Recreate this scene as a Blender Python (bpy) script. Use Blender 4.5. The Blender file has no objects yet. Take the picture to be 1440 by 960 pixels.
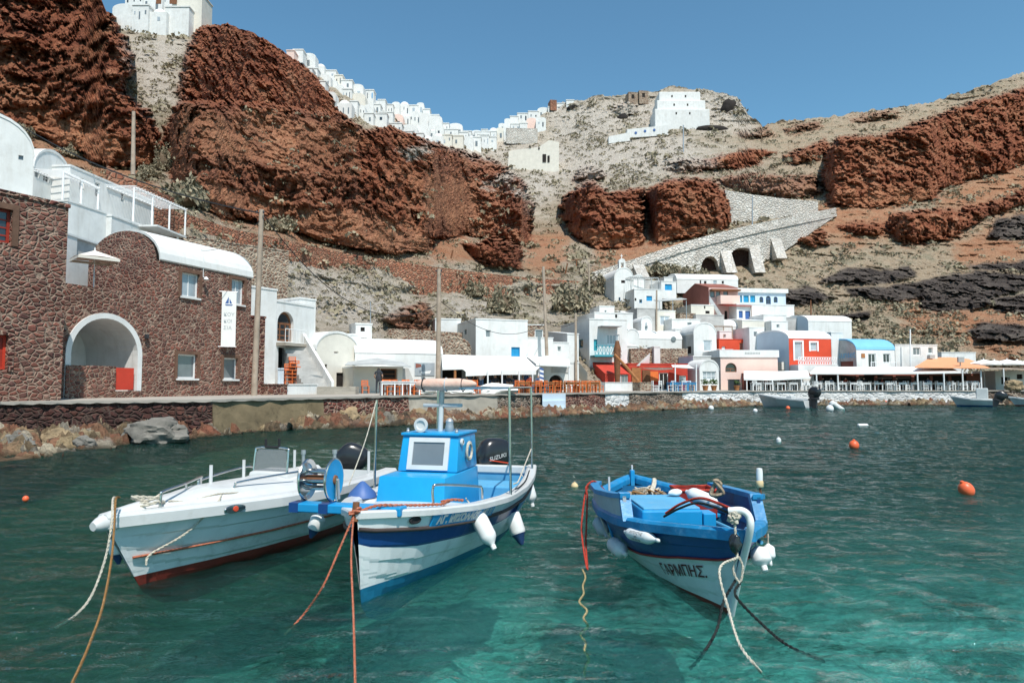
import bpy, bmesh, math, random
import numpy as np
from mathutils import Vector, Matrix, Euler
random.seed(7)
RNG = np.random.default_rng(11)
scene = bpy.context.scene
COL = scene.collection
R = math.radians
CAMZ = 2.0
FPX = 960.0
PITCH = math.atan(60.0 / 960.0)
CP, SP = math.cos(PITCH), math.sin(PITCH)
def ray(px, py):
    a = (px - 720.0) / FPX
    b = (480.0 - py) / FPX
    return Vector((a, CP - b * SP, SP + b * CP))
def P(px, py, Y):
    """world point seen at pixel (px, py) lying at distance Y along +Y"""
    d = ray(px, py)
    t = Y / d.y
    return Vector((d.x * t, Y, CAMZ + d.z * t))
def G(px, py, z=0.0):
    d = ray(px, py)
    t = (z - CAMZ) / d.z
    return Vector((d.x * t, d.y * t, z))
def XY(px, Y, z=1.3):
    """plan point at image column px, distance Y (for a point near height z)"""
    f = Y * CP + (z - CAMZ) * SP
    return Vector(((px - 720.0) / FPX * f, Y, 0))
def ZAT(px, py, Y):
    return P(px, py, Y).z
def _hash(ix, iy, iz, seed):
    n = (ix * 374761393 + iy * 668265263 + iz * 2147483647 + seed * 974711) & 0xFFFFFFFF
    n = ((n ^ (n >> 13)) * 1274126177) & 0xFFFFFFFF
    n = ((n ^ (n >> 15)) * 2246822519) & 0xFFFFFFFF
    n = n ^ (n >> 16)
    return n.astype(np.float64) / 4294967295.0
def vnoise(p, seed=0):
    pi = np.floor(p).astype(np.int64)
    f = p - pi
    f = f * f * f * (f * (f * 6 - 15) + 10)
    x, y, z = pi[:, 0], pi[:, 1], pi[:, 2]
    out = 0
    for dx in (0, 1):
        wx = f[:, 0] if dx else 1 - f[:, 0]
        for dy in (0, 1):
            wy = f[:, 1] if dy else 1 - f[:, 1]
            for dz in (0, 1):
                wz = f[:, 2] if dz else 1 - f[:, 2]
                out = out + wx * wy * wz * _hash(x + dx, y + dy, z + dz, seed)
    return out * 2 - 1
def fbm(p, octaves=4, seed=0, ridged=False, gain=0.5, lac=2.03):
    a, s, tot = 1.0, 0, 0
    q = p.copy()
    for i in range(octaves):
        n = vnoise(q, seed + i * 17)
        if ridged:
            n = 1 - 2 * np.abs(n)
        s = s + a * n
        tot += a
        a *= gain
        q = q * lac + 7.31
    return s / tot
MATS = {}
def nmat(name):
    m = bpy.data.materials.new(name)
    m.use_nodes = True
    nt = m.node_tree
    for n in list(nt.nodes):
        nt.nodes.remove(n)
    out = nt.nodes.new('ShaderNodeOutputMaterial')
    bs = nt.nodes.new('ShaderNodeBsdfPrincipled')
    nt.links.new(bs.outputs[0], out.inputs[0])
    MATS[name] = m
    return m, nt, bs, out
def N(nt, typ, **kw):
    n = nt.nodes.new(typ)
    for k, v in kw.items():
        if k == 'inp':
            for kk, vv in v.items():
                n.inputs[kk].default_value = vv
        else:
            setattr(n, k, v)
    return n
def ramp(nt, fac, stops, interp='LINEAR'):
    r = nt.nodes.new('ShaderNodeValToRGB')
    r.color_ramp.interpolation = interp
    e = r.color_ramp.elements
    while len(e) < len(stops):
        e.new(0.5)
    for i, (p, c) in enumerate(stops):
        e[i].position = p
        e[i].color = (c[0], c[1], c[2], 1) if not isinstance(c, (int, float)) else (c, c, c, 1)
    nt.links.new(fac, r.inputs[0])
    return r.outputs[0]
def mixc(nt, fac, a, b, blend='MIX'):
    n = nt.nodes.new('ShaderNodeMix')
    n.data_type = 'RGBA'
    n.blend_type = blend
    n.clamp_factor = True
    for sock, v in ((n.inputs[0], fac), (n.inputs[6], a), (n.inputs[7], b)):
        if isinstance(v, bpy.types.NodeSocket):
            nt.links.new(v, sock)
        elif isinstance(v, (int, float)):
            sock.default_value = v
        else:
            sock.default_value = (v[0], v[1], v[2], 1)
    return n.outputs[2]
def math_(nt, op, a, b=None, clamp=False):
    n = nt.nodes.new('ShaderNodeMath')
    n.operation = op
    n.use_clamp = clamp
    for i, v in enumerate((a, b)):
        if v is None:
            continue
        if isinstance(v, bpy.types.NodeSocket):
            nt.links.new(v, n.inputs[i])
        else:
            n.inputs[i].default_value = v
    return n.outputs[0]
def noise(nt, vec, scale, detail=4, rough=0.55, dist=0.0):
    n = nt.nodes.new('ShaderNodeTexNoise')
    n.inputs['Scale'].default_value = scale
    n.inputs['Detail'].default_value = detail
    n.inputs['Roughness'].default_value = rough
    n.inputs['Distortion'].default_value = dist
    if vec is not None:
        nt.links.new(vec, n.inputs['Vector'])
    return n.outputs[0]
def mapping(nt, vec, scale=(1, 1, 1), rot=(0, 0, 0), loc=(0, 0, 0)):
    n = nt.nodes.new('ShaderNodeMapping')
    n.inputs['Scale'].default_value = scale
    n.inputs['Rotation'].default_value = rot
    n.inputs['Location'].default_value = loc
    nt.links.new(vec, n.inputs['Vector'])
    return n.outputs[0]
def coords(nt, kind='Object'):
    if kind == 'Position':
        return nt.nodes.new('ShaderNodeNewGeometry').outputs['Position']
    return nt.nodes.new('ShaderNodeTexCoord').outputs[kind]
def bump(nt, bs, height, strength=0.5, dist=0.02):
    b = nt.nodes.new('ShaderNodeBump')
    b.inputs['Strength'].default_value = strength
    b.inputs['Distance'].default_value = dist
    nt.links.new(height, b.inputs['Height'])
    nt.links.new(b.outputs[0], bs.inputs['Normal'])
    return b
def paint(name, col, rough=0.6, var=0.12, scale=2.5, metal=0.0, bmp=0.0, bscale=30, spec=0.5, dirt=None, dirt_amt=0.25, streak=0.0):
    """painted / plastered / metal surface with mild unevenness and optional dirt of a second colour"""
    m, nt, bs, out = nmat(name)
    v = coords(nt)
    n1 = noise(nt, v, scale, 5, 0.6)
    c = mixc(nt, ramp(nt, n1, [(0.3, 0.0), (0.7, 1.0)]), [x * (1 - var) for x in col], [min(1, x * (1 + var * 0.6)) for x in col])
    if dirt is not None:
        n2 = noise(nt, v, scale * 1.7, 8, 0.72, 0.4)
        f = ramp(nt, n2, [(0.52, 0.0), (0.72, dirt_amt)])
        c = mixc(nt, f, c, dirt)
    if streak:
        c = mixc(nt, ramp(nt, noise(nt, mapping(nt, v, (1.6, 1.6, 0.22)), 1.3, 6, 0.65), [(0.5, 0.0), (0.68, streak)]), c, dirt)
    nt.links.new(c, bs.inputs['Base Color'])
    bs.inputs['Roughness'].default_value = rough
    bs.inputs['Metallic'].default_value = metal
    bs.inputs['Specular IOR Level'].default_value = spec
    if bmp:
        bump(nt, bs, noise(nt, v, bscale, 5, 0.6), bmp, 0.02)
    return m
def stone(name, scale, cols, mortar, mw=0.06, zs=1.5, bmp=0.8, rough=0.9, kind='Object', wob=0.12):
    """rubble masonry: 3D voronoi stones in mortar"""
    m, nt, bs, out = nmat(name)
    v = coords(nt, kind)
    wn = nt.nodes.new('ShaderNodeTexNoise')
    wn.inputs['Scale'].default_value = scale * 0.9
    nt.links.new(v, wn.inputs['Vector'])
    add = nt.nodes.new('ShaderNodeVectorMath'); add.operation = 'MULTIPLY_ADD'
    nt.links.new(wn.outputs[1], add.inputs[0])
    add.inputs[1].default_value = (wob * 3 / scale * 1.0,) * 3
    nt.links.new(v, add.inputs[2])
    vv = mapping(nt, add.outputs[0], (1, 1, zs))
    ve = nt.nodes.new('ShaderNodeTexVoronoi'); ve.feature = 'DISTANCE_TO_EDGE'
    ve.inputs['Scale'].default_value = scale
    nt.links.new(vv, ve.inputs['Vector'])
    vc = nt.nodes.new('ShaderNodeTexVoronoi'); vc.feature = 'F1'
    vc.inputs['Scale'].default_value = scale
    nt.links.new(vv, vc.inputs['Vector'])
    sep = nt.nodes.new('ShaderNodeSeparateColor')
    nt.links.new(vc.outputs['Color'], sep.inputs[0])
    k = len(cols)
    c = ramp(nt, sep.outputs[0], [(i / max(1, k - 1), cols[i]) for i in range(k)])
    n2 = noise(nt, v, scale * 5, 5, 0.65)
    c = mixc(nt, 0.55, c, ramp(nt, n2, [(0.25, 0.25), (0.75, 0.9)]), 'MULTIPLY')
    c = mixc(nt, 0.35, c, c, 'ADD')
    nw = noise(nt, v, scale * 0.35, 3, 0.6)
    width = math_(nt, 'MULTIPLY', ramp(nt, nw, [(0.3, 0.3), (0.68, 2.3)]), mw)
    mk = math_(nt, 'SUBTRACT', ve.outputs['Distance'], width)
    mk = ramp(nt, mk, [(0.0, 0.0), (0.035, 1.0)])
    c = mixc(nt, ramp(nt, noise(nt, v, scale * 0.16, 4, 0.6), [(0.35, 0.6), (0.62, 0.0)]), c, [x * 0.45 for x in cols[0]])
    mn = mixc(nt, ramp(nt, noise(nt, v, scale * 2.5, 5), [(0.3, 0.0), (0.7, 1.0)]), [x * 0.72 for x in mortar], mortar)
    c = mixc(nt, mk, mn, c)
    nt.links.new(c, bs.inputs['Base Color'])
    bs.inputs['Roughness'].default_value = rough
    h = math_(nt, 'ADD', ramp(nt, ve.outputs['Distance'], [(0.0, 0.0), (0.22, 1.0)]), math_(nt, 'MULTIPLY', n2, 0.5))
    bump(nt, bs, h, bmp, 0.35 / scale)
    return m
def glass_pane(name, col, rough=0.08, spec=0.9):
    m, nt, bs, out = nmat(name)
    v = coords(nt)
    n1 = noise(nt, v, 1.3, 3)
    nt.links.new(mixc(nt, n1, [x * 0.6 for x in col], [x * 1.5 for x in col]), bs.inputs['Base Color'])
    bs.inputs['Roughness'].default_value = rough
    bs.inputs['Specular IOR Level'].default_value = spec
    return m
class MB:
    def __init__(self):
        self.v, self.f, self.mi = [], [], []
    def add(self, verts, faces, mi=0):
        o = len(self.v)
        self.v.extend([tuple(x) for x in verts])
        for f in faces:
            self.f.append([i + o for i in f])
            self.mi.append(mi)
        return self
    def quad(self, a, b, c, d, mi=0):
        return self.add([a, b, c, d], [(0, 1, 2, 3)], mi)
    def poly(self, pts, mi=0):
        return self.add(pts, [tuple(range(len(pts)))], mi)
    def box(self, c, s, rz=0, mi=0, bev=0.0, M=None):
        """box centred at c, size s; optional chamfer bev"""
        hx, hy, hz = s[0] / 2, s[1] / 2, s[2] / 2
        T = M if M is not None else (Matrix.Translation(Vector(c)) @ Matrix.Rotation(rz, 4, 'Z'))
        if M is not None:
            T = M @ Matrix.Translation(Vector(c))
        if bev <= 0 or bev > 0.45 * min(s):
            vs = [(x, y, z) for x in (-hx, hx) for y in (-hy, hy) for z in (-hz, hz)]
            fs = [(0, 1, 3, 2), (4, 6, 7, 5), (0, 4, 5, 1), (2, 3, 7, 6), (0, 2, 6, 4), (1, 5, 7, 3)]
            return self.add([T @ Vector(v) for v in vs], fs, mi)
        bm = bmesh.new()
        bmesh.ops.create_cube(bm, size=1, matrix=Matrix.Diagonal((s[0], s[1], s[2], 1)))
        bmesh.ops.bevel(bm, geom=bm.edges[:], offset=bev, segments=2, affect='EDGES', profile=0.5)
        bm.verts.index_update()
        vs = [T @ v.co for v in bm.verts]
        fs = [[v.index for v in f.verts] for f in bm.faces]
        bm.free()
        return self.add(vs, fs, mi)
    def tube(self, pts, r, seg=8, mi=0, caps=True):
        """round bar along a polyline; r a number or one per point"""
        pts = [Vector(p) for p in pts]
        n = len(pts)
        rs = r if isinstance(r, (list, tuple)) else [r] * n
        o = len(self.v)
        up = None
        for i in range(n):
            if i == 0:
                t = pts[1] - pts[0]
            elif i == n - 1:
                t = pts[-1] - pts[-2]
            else:
                t = (pts[i + 1] - pts[i]).normalized() + (pts[i] - pts[i - 1]).normalized()
            if t.length < 1e-9:
                t = Vector((0, 0, 1))
            t.normalize()
            if up is None:
                ref = Vector((0, 0, 1)) if abs(t.z) < 0.9 else Vector((1, 0, 0))
                a = t.cross(ref).normalized()
            else:
                a = (up - t * up.dot(t))
                a = a.normalized() if a.length > 1e-6 else t.orthogonal().normalized()
            up = a
            b = t.cross(a)
            for k in range(seg):
                an = 2 * math.pi * k / seg
                self.v.append(tuple(pts[i] + (a * math.cos(an) + b * math.sin(an)) * rs[i]))
        for i in range(n - 1):
            for k in range(seg):
                k2 = (k + 1) % seg
                self.f.append([o + i * seg + k, o + (i + 1) * seg + k, o + (i + 1) * seg + k2, o + i * seg + k2])
                self.mi.append(mi)
        if caps:
            self.f.append([o + k for k in range(seg)]); self.mi.append(mi)
            self.f.append([o + (n - 1) * seg + k for k in reversed(range(seg))]); self.mi.append(mi)
        return self
    def lathe(self, prof, seg=16, T=None, mi=0):
        """profile [(r, z)] turned round z, then matrix T"""
        T = T or Matrix.Identity(4)
        o = len(self.v)
        for (r, z) in prof:
            for k in range(seg):
                an = 2 * math.pi * k / seg
                self.v.append(tuple(T @ Vector((r * math.cos(an), r * math.sin(an), z))))
        for i in range(len(prof) - 1):
            for k in range(seg):
                k2 = (k + 1) % seg
                self.f.append([o + i * seg + k, o + i * seg + k2, o + (i + 1) * seg + k2, o + (i + 1) * seg + k])
                self.mi.append(mi)
        self.f.append([o + k for k in reversed(range(seg))]); self.mi.append(mi)
        e = o + (len(prof) - 1) * seg
        self.f.append([e + k for k in range(seg)]); self.mi.append(mi)
        return self
    def prism(self, poly, vec, mi=0):
        """closed solid: planar polygon swept along vec"""
        n = len(poly)
        vec = Vector(vec)
        vs = [Vector(p) for p in poly] + [Vector(p) + vec for p in poly]
        fs = [tuple(range(n)), tuple(reversed(range(n, 2 * n)))]
        for i in range(n):
            j = (i + 1) % n
            fs.append((i, i + n, j + n, j))
        return self.add(vs, fs, mi)
    def blob(self, c, r, seed=0, rough=0.25, sub=2, freq=1.2, flat=0.0):
        bm = bmesh.new()
        bmesh.ops.create_icosphere(bm, subdivisions=sub, radius=1)
        rr = Vector(r) if not isinstance(r, (int, float)) else Vector((r, r, r))
        pts = np.array([v.co[:] for v in bm.verts])
        nz = fbm(pts * freq + seed * 3.17, 3, seed)
        nz2 = np.floor((nz + 1) * 4) / 4 - 1
        k = 1 + rough * (0.6 * nz + 0.6 * nz2)
        vs = []
        for i, v in enumerate(bm.verts):
            q = v.co * float(k[i])
            q = Vector((q.x * rr.x, q.y * rr.y, q.z * rr.z))
            if q.z < -flat * rr.z and flat:
                q.z = -flat * rr.z
            vs.append(q + Vector(c))
        fs = [[v.index for v in f.verts] for f in bm.faces]
        bm.free()
        return self.add(vs, fs)
    def mesh(self, name, mats, origin=(0, 0, 0), smooth=None):
        me = bpy.data.meshes.new(name)
        o = Vector(origin)
        me.from_pydata([tuple(Vector(v) - o) for v in self.v], [], self.f)
        if not isinstance(mats, (list, tuple)):
            mats = [mats]
        for m in mats:
            me.materials.append(MATS[m] if isinstance(m, str) else m)
        if any(self.mi):
            me.polygons.foreach_set('material_index', self.mi)
        bm = bmesh.new(); bm.from_mesh(me)
        bmesh.ops.recalc_face_normals(bm, faces=bm.faces[:])
        bm.to_mesh(me); bm.free()
        if smooth is not None:
            me.polygons.foreach_set('use_smooth', [True] * len(me.polygons))
            if smooth < 179:
                me.set_sharp_from_angle(angle=R(smooth))
        me.update()
        return me
    def build(self, name, mats, parent=None, smooth=None, origin=None):
        """ONE linked object. Children live in their root's space (roots are only translated)."""
        if parent is not None:
            off = world_loc(parent)
            ob = bpy.data.objects.new(name, self.mesh(name, mats, off, smooth))
            COL.objects.link(ob)
            ob.parent = parent
        else:
            if origin is None:
                a = np.array(self.v)
                origin = ((a[:, 0].min() + a[:, 0].max()) / 2, (a[:, 1].min() + a[:, 1].max()) / 2, a[:, 2].min())
            ob = bpy.data.objects.new(name, self.mesh(name, mats, origin, smooth))
            ob.location = origin
            COL.objects.link(ob)
        return ob
def world_loc(o):
    v = Vector((0, 0, 0))
    while o is not None:
        v += o.location
        o = o.parent
    return v
def tag(o, label=None, cat=None, group=None, kind=None):
    if label: o['label'] = label
    if cat: o['category'] = cat
    if group: o['group'] = group
    if kind: o['kind'] = kind
    return o
def thing(name, label, cat, loc, group=None):
    o = bpy.data.objects.new(name, None)
    o.empty_display_size = 0.2
    o.location = loc
    COL.objects.link(o)
    return tag(o, label, cat, group)
def copy_tree(o, parent=None):
    c = o.copy()
    COL.objects.link(c)
    if parent is not None:
        c.parent = parent
    for ch in list(o.children):
        copy_tree(ch, c)
    return c
def np_mesh(name, verts, faces, mats, attrs=None, smooth=True, kind=None):
    """big mesh from numpy arrays; faces (n,4) or (n,3)"""
    me = bpy.data.meshes.new(name)
    nv, nf, k = len(verts), len(faces), faces.shape[1]
    me.vertices.add(nv)
    me.vertices.foreach_set('co', np.asarray(verts, dtype=np.float32).ravel())
    me.loops.add(nf * k)
    me.loops.foreach_set('vertex_index', np.asarray(faces, dtype=np.int32).ravel())
    me.polygons.add(nf)
    me.polygons.foreach_set('loop_start', np.arange(0, nf * k, k, dtype=np.int32))
    me.polygons.foreach_set('loop_total', np.full(nf, k, dtype=np.int32))
    me.polygons.foreach_set('use_smooth', np.full(nf, smooth))
    for m in (mats if isinstance(mats, list) else [mats]):
        me.materials.append(MATS[m])
    for an, arr in (attrs or {}).items():
        at = me.attributes.new(an, 'FLOAT', 'POINT')
        at.data.foreach_set('value', np.asarray(arr, dtype=np.float32).ravel())
    me.update(calc_edges=True)
    me.validate()
    ob = bpy.data.objects.new(name, me)
    COL.objects.link(ob)
    if kind: ob['kind'] = kind
    return ob
paint('white_plaster', (0.72, 0.72, 0.70), 0.85, 0.10, 0.9, bmp=0.3, bscale=5, spec=0.2, dirt=(0.46, 0.43, 0.38), dirt_amt=0.35, streak=0.3)
paint('white_clean', (0.82, 0.82, 0.81), 0.7, 0.04, 1.5, spec=0.3)
paint('cream_and_shade_plaster', (0.70, 0.66, 0.58), 0.85, 0.1, 0.9, bmp=0.3, bscale=5, spec=0.2, dirt=(0.45, 0.40, 0.33), dirt_amt=0.25)  # cream houses, and the painted shade on two white ones
paint('grey_plaster', (0.48, 0.47, 0.45), 0.9, 0.25, 0.8, bmp=0.4, bscale=5, spec=0.2, dirt=(0.20, 0.19, 0.18), dirt_amt=0.5)  # grey render, and the painted shade on white houses' left walls
paint('blue_and_shade_plaster', (0.55, 0.64, 0.72), 0.85, 0.06, 0.9, bmp=0.2, bscale=6, spec=0.2)  # blue walls, and the painted shade on some end gables
paint('pink_plaster', (0.80, 0.58, 0.50), 0.85, 0.07, 0.9, bmp=0.2, bscale=6, spec=0.2)
paint('rose_plaster', (0.72, 0.46, 0.42), 0.85, 0.07, 0.9, spec=0.2)
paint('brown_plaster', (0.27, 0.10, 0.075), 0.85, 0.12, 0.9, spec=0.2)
paint('red_plaster', (0.62, 0.075, 0.035), 0.8, 0.12, 0.9, bmp=0.2, bscale=6, spec=0.25)
paint('red_shack', (0.50, 0.055, 0.035), 0.8, 0.2, 1.2, bmp=0.2, bscale=6, spec=0.25, dirt=(0.25, 0.08, 0.05), dirt_amt=0.5)
paint('sky_roof', (0.18, 0.45, 0.66), 0.7, 0.1, 0.9, spec=0.3)
paint('blue_paint_wood', (0.02, 0.30, 0.58), 0.5, 0.15, 2.0, spec=0.4)
paint('deep_blue_wood', (0.05, 0.12, 0.32), 0.5, 0.15, 2.0, spec=0.4)
paint('teal_paint', (0.03, 0.30, 0.36), 0.5, 0.15, 2.0, spec=0.4)
paint('window_stone', (0.17, 0.095, 0.065), 0.9, 0.3, 3.0, bmp=0.4, bscale=9, spec=0.2)
paint('red_wood', (0.33, 0.035, 0.02), 0.5, 0.2, 2.0, spec=0.4)
paint('vermilion_gate', (0.56, 0.05, 0.025), 0.5, 0.12, 2.0, spec=0.4)
paint('brown_wood', (0.20, 0.085, 0.04), 0.7, 0.3, 3.0, spec=0.3)
paint('stain_wood', (0.36, 0.15, 0.055), 0.7, 0.25, 3.0, spec=0.3)
paint('pole_wood', (0.40, 0.32, 0.25), 0.85, 0.25, 2.0, bmp=0.4, bscale=12, spec=0.2, dirt=(0.22, 0.10, 0.05), dirt_amt=0.5)
paint('orange_wood', (0.72, 0.17, 0.04), 0.55, 0.15, 3.0, spec=0.4)
paint('canvas', (0.80, 0.79, 0.76), 0.9, 0.06, 1.5, spec=0.15)
paint('canvas_cream', (0.72, 0.68, 0.60), 0.9, 0.08, 1.5, spec=0.15)
paint('canvas_grey', (0.42, 0.43, 0.42), 0.9, 0.15, 1.5, spec=0.15)
paint('orange_canvas', (0.72, 0.33, 0.175), 0.9, 0.1, 0.8, spec=0.15)
paint('dark_inside', (0.035, 0.03, 0.028), 0.9, 0.3, 1.0, spec=0.1)  # near black colour standing in for unlit interiors
paint('dark_metal', (0.03, 0.03, 0.035), 0.4, 0.2, 4.0, spec=0.5)
paint('rubber', (0.02, 0.02, 0.022), 0.7, 0.2, 4.0, spec=0.3)
paint('grey_metal', (0.45, 0.46, 0.47), 0.45, 0.15, 5.0, metal=0.6)
paint('steel', (0.62, 0.61, 0.59), 0.22, 0.15, 6.0, metal=1.0, dirt=(0.30, 0.18, 0.10), dirt_amt=0.4)
paint('concrete', (0.40, 0.36, 0.30), 0.95, 0.18, 0.7, bmp=0.5, bscale=8, spec=0.15, dirt=(0.16, 0.13, 0.10), dirt_amt=0.6)
paint('old_concrete', (0.23, 0.175, 0.105), 0.95, 0.3, 0.9, bmp=0.9, bscale=5, spec=0.15, dirt=(0.05, 0.042, 0.03), dirt_amt=0.85)
paint('pavement', (0.38, 0.345, 0.30), 0.95, 0.12, 0.6, bmp=0.3, bscale=8, spec=0.15, dirt=(0.30, 0.27, 0.24), dirt_amt=0.4)
paint('shore_rock', (0.30, 0.22, 0.13), 0.9, 0.45, 2.2, bmp=1.0, bscale=7, spec=0.25, dirt=(0.05, 0.04, 0.03), dirt_amt=0.8)
paint('shore_rock_red', (0.26, 0.10, 0.06), 0.9, 0.4, 2.2, bmp=1.0, bscale=7, spec=0.25, dirt=(0.06, 0.03, 0.025), dirt_amt=0.7)
paint('shore_rock_grey', (0.20, 0.185, 0.16), 0.85, 0.4, 1.6, bmp=1.0, bscale=6, spec=0.3, dirt=(0.05, 0.045, 0.04), dirt_amt=0.7)
paint('basalt', (0.085, 0.072, 0.066), 0.9, 0.5, 0.8, bmp=1.0, bscale=3, spec=0.2, dirt=(0.22, 0.17, 0.13), dirt_amt=0.6)
paint('skin', (0.42, 0.24, 0.16), 0.6, 0.1, 4.0)
paint('cloth_dark', (0.05, 0.055, 0.065), 0.9, 0.2, 4.0, spec=0.1)
paint('cloth_white', (0.6, 0.6, 0.62), 0.9, 0.1, 4.0, spec=0.1)
paint('cloth_blue', (0.08, 0.14, 0.26), 0.9, 0.2, 4.0, spec=0.1)
paint('cloth_red', (0.35, 0.08, 0.06), 0.9, 0.2, 4.0, spec=0.1)
paint('hair', (0.025, 0.018, 0.014), 0.6, 0.2, 6.0)
paint('leaf_green', (0.06, 0.10, 0.035), 0.8, 0.35, 3.0, spec=0.2)
paint('scrub_leaf', (0.30, 0.26, 0.18), 0.95, 0.45, 0.35, spec=0.1, dirt=(0.38, 0.31, 0.21), dirt_amt=0.9)
paint('twig', (0.13, 0.09, 0.055), 0.9, 0.2, 4.0)
glass_pane('glass_dark', (0.03, 0.035, 0.04))
glass_pane('glass_grey', (0.16, 0.18, 0.19), 0.12)
glass_pane('glass_pale', (0.36, 0.40, 0.43), 0.15)
stone('red_masonry', 4.1, [(0.18, 0.06, 0.042), (0.28, 0.10, 0.066), (0.09, 0.038, 0.032), (0.30, 0.14, 0.10), (0.19, 0.075, 0.056), (0.30, 0.18, 0.135)], (0.42, 0.29, 0.215), 0.042, 1.45, 1.0, kind='Position')
stone('red_masonry_fine', 3.6, [(0.13, 0.035, 0.026), (0.20, 0.06, 0.04), (0.09, 0.03, 0.026), (0.25, 0.09, 0.055)], (0.42, 0.27, 0.20), 0.05, 1.35, 1.0, kind='Position')
stone('tan_masonry', 3.4, [(0.22, 0.11, 0.07), (0.30, 0.18, 0.12), (0.17, 0.085, 0.06), (0.36, 0.24, 0.16)], (0.50, 0.40, 0.30), 0.10, 1.2, 1.0, kind='Position')
stone('dark_masonry', 3.2, [(0.06, 0.022, 0.018), (0.11, 0.036, 0.026), (0.045, 0.02, 0.018), (0.15, 0.055, 0.036)], (0.13, 0.08, 0.06), 0.03, 1.8, 1.2, kind='Position')
stone('terrace_masonry', 2.2, [(0.38, 0.13, 0.07), (0.46, 0.19, 0.105), (0.28, 0.09, 0.052), (0.54, 0.28, 0.17)], (0.48, 0.28, 0.18), 0.03, 1.5, 1.2, kind='Position')
stone('pale_masonry', 1.5, [(0.54, 0.48, 0.41), (0.70, 0.66, 0.60), (0.60, 0.53, 0.46), (0.75, 0.72, 0.67)], (0.70, 0.66, 0.60), 0.05, 1.4, 0.8, kind='Position')
stone('quay_masonry', 2.6, [(0.16, 0.11, 0.085), (0.25, 0.18, 0.13), (0.11, 0.075, 0.06), (0.32, 0.24, 0.18)], (0.36, 0.30, 0.24), 0.06, 1.5, 1.1, kind='Position')
stone('white_masonry', 1.9, [(0.66, 0.65, 0.63), (0.74, 0.74, 0.73), (0.62, 0.60, 0.57), (0.72, 0.71, 0.69)], (0.70, 0.69, 0.67), 0.02, 1.5, 0.45, kind='Position')
def make_terrain_mat():
    m, nt, bs, out = nmat('hillside')
    v = coords(nt, 'Position')
    def attr(n):
        a = nt.nodes.new('ShaderNodeAttribute'); a.attribute_name = n
        return a.outputs['Fac']
    nbig = noise(nt, v, 0.055, 6, 0.62)
    nmid = noise(nt, v, 0.35, 6, 0.65)
    nfin = noise(nt, v, 1.9, 6, 0.7)
    vst = mapping(nt, v, (0.12, 0.12, 0.75), (R(6), R(4), 0))
    nstrat = noise(nt, vst, 1.0, 5, 0.65)
    c = ramp(nt, nbig, [(0.32, (0.33, 0.255, 0.175)), (0.47, (0.43, 0.355, 0.27)), (0.62, (0.54, 0.47, 0.38))])
    c = mixc(nt, attr('tan'), c, mixc(nt, ramp(nt, nmid, [(0.35, 0.0), (0.65, 1.0)]), (0.38, 0.275, 0.18), (0.54, 0.43, 0.31)))
    c = mixc(nt, ramp(nt, nmid, [(0.50, 0.0), (0.62, 0.75)]), c, (0.255, 0.225, 0.15))
    c = mixc(nt, ramp(nt, nfin, [(0.52, 0.0), (0.70, 0.55)]), c, (0.60, 0.53, 0.43))
    c = mixc(nt, ramp(nt, nfin, [(0.30, 0.6), (0.43, 0.0)]), c, (0.15, 0.10, 0.065))
    so = mixc(nt, ramp(nt, nmid, [(0.35, 0.0), (0.68, 1.0)]), (0.43, 0.165, 0.078), (0.52, 0.29, 0.17))
    so = mixc(nt, ramp(nt, nfin, [(0.5, 0.0), (0.7, 0.5)]), so, (0.22, 0.09, 0.05))
    c = mixc(nt, attr('soil'), c, so)
    rd = ramp(nt, math_(nt, 'ADD', math_(nt, 'ADD', math_(nt, 'MULTIPLY', nmid, 0.45), math_(nt, 'MULTIPLY', nstrat, 0.25)), math_(nt, 'MULTIPLY', nbig, 0.30)),
              [(0.37, (0.155, 0.054, 0.034)), (0.45, (0.28, 0.095, 0.053)), (0.52, (0.41, 0.15, 0.08)), (0.61, (0.57, 0.28, 0.165))])
    rd = mixc(nt, ramp(nt, nfin, [(0.36, 0.6), (0.49, 0.0)]), rd, (0.085, 0.032, 0.024))
    rd = mixc(nt, ramp(nt, nfin, [(0.55, 0.0), (0.70, 0.65)]), rd, (0.46, 0.21, 0.115))
    rd = mixc(nt, ramp(nt, noise(nt, v, 0.13, 4, 0.6), [(0.50, 0.0), (0.66, 0.6)]), rd, so)
    rd = mixc(nt, ramp(nt, noise(nt, v, 4.2, 5, 0.7), [(0.35, 0.7), (0.45, 0.0)]), rd, (0.07, 0.027, 0.02))
    dk2 = attr('deep')
    rd = mixc(nt, math_(nt, 'MULTIPLY', dk2, 0.4), rd, (0.17, 0.062, 0.04))
    rd = mixc(nt, math_(nt, 'MULTIPLY', attr('debris'), ramp(nt, nmid, [(0.36, 0.35), (0.6, 0.9)])), rd, mixc(nt, ramp(nt, nfin, [(0.36, 0.0), (0.62, 1.0)]), (0.38, 0.14, 0.07), (0.60, 0.30, 0.17)))
    c = mixc(nt, attr('rock'), c, rd)
    vcell = nt.nodes.new('ShaderNodeTexVoronoi'); vcell.inputs['Scale'].default_value = 0.55
    nt.links.new(mapping(nt, v, (1, 1, 1.6)), vcell.inputs['Vector'])
    sp = nt.nodes.new('ShaderNodeSeparateColor'); nt.links.new(vcell.outputs['Color'], sp.inputs[0])
    dk = ramp(nt, sp.outputs[0], [(0.0, (0.045, 0.037, 0.034)), (0.5, (0.10, 0.08, 0.07)), (1.0, (0.17, 0.14, 0.12))])
    dk = mixc(nt, ramp(nt, nfin, [(0.56, 0.0), (0.72, 0.7)]), dk, (0.30, 0.23, 0.17))
    c = mixc(nt, attr('lava'), c, dk)
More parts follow.
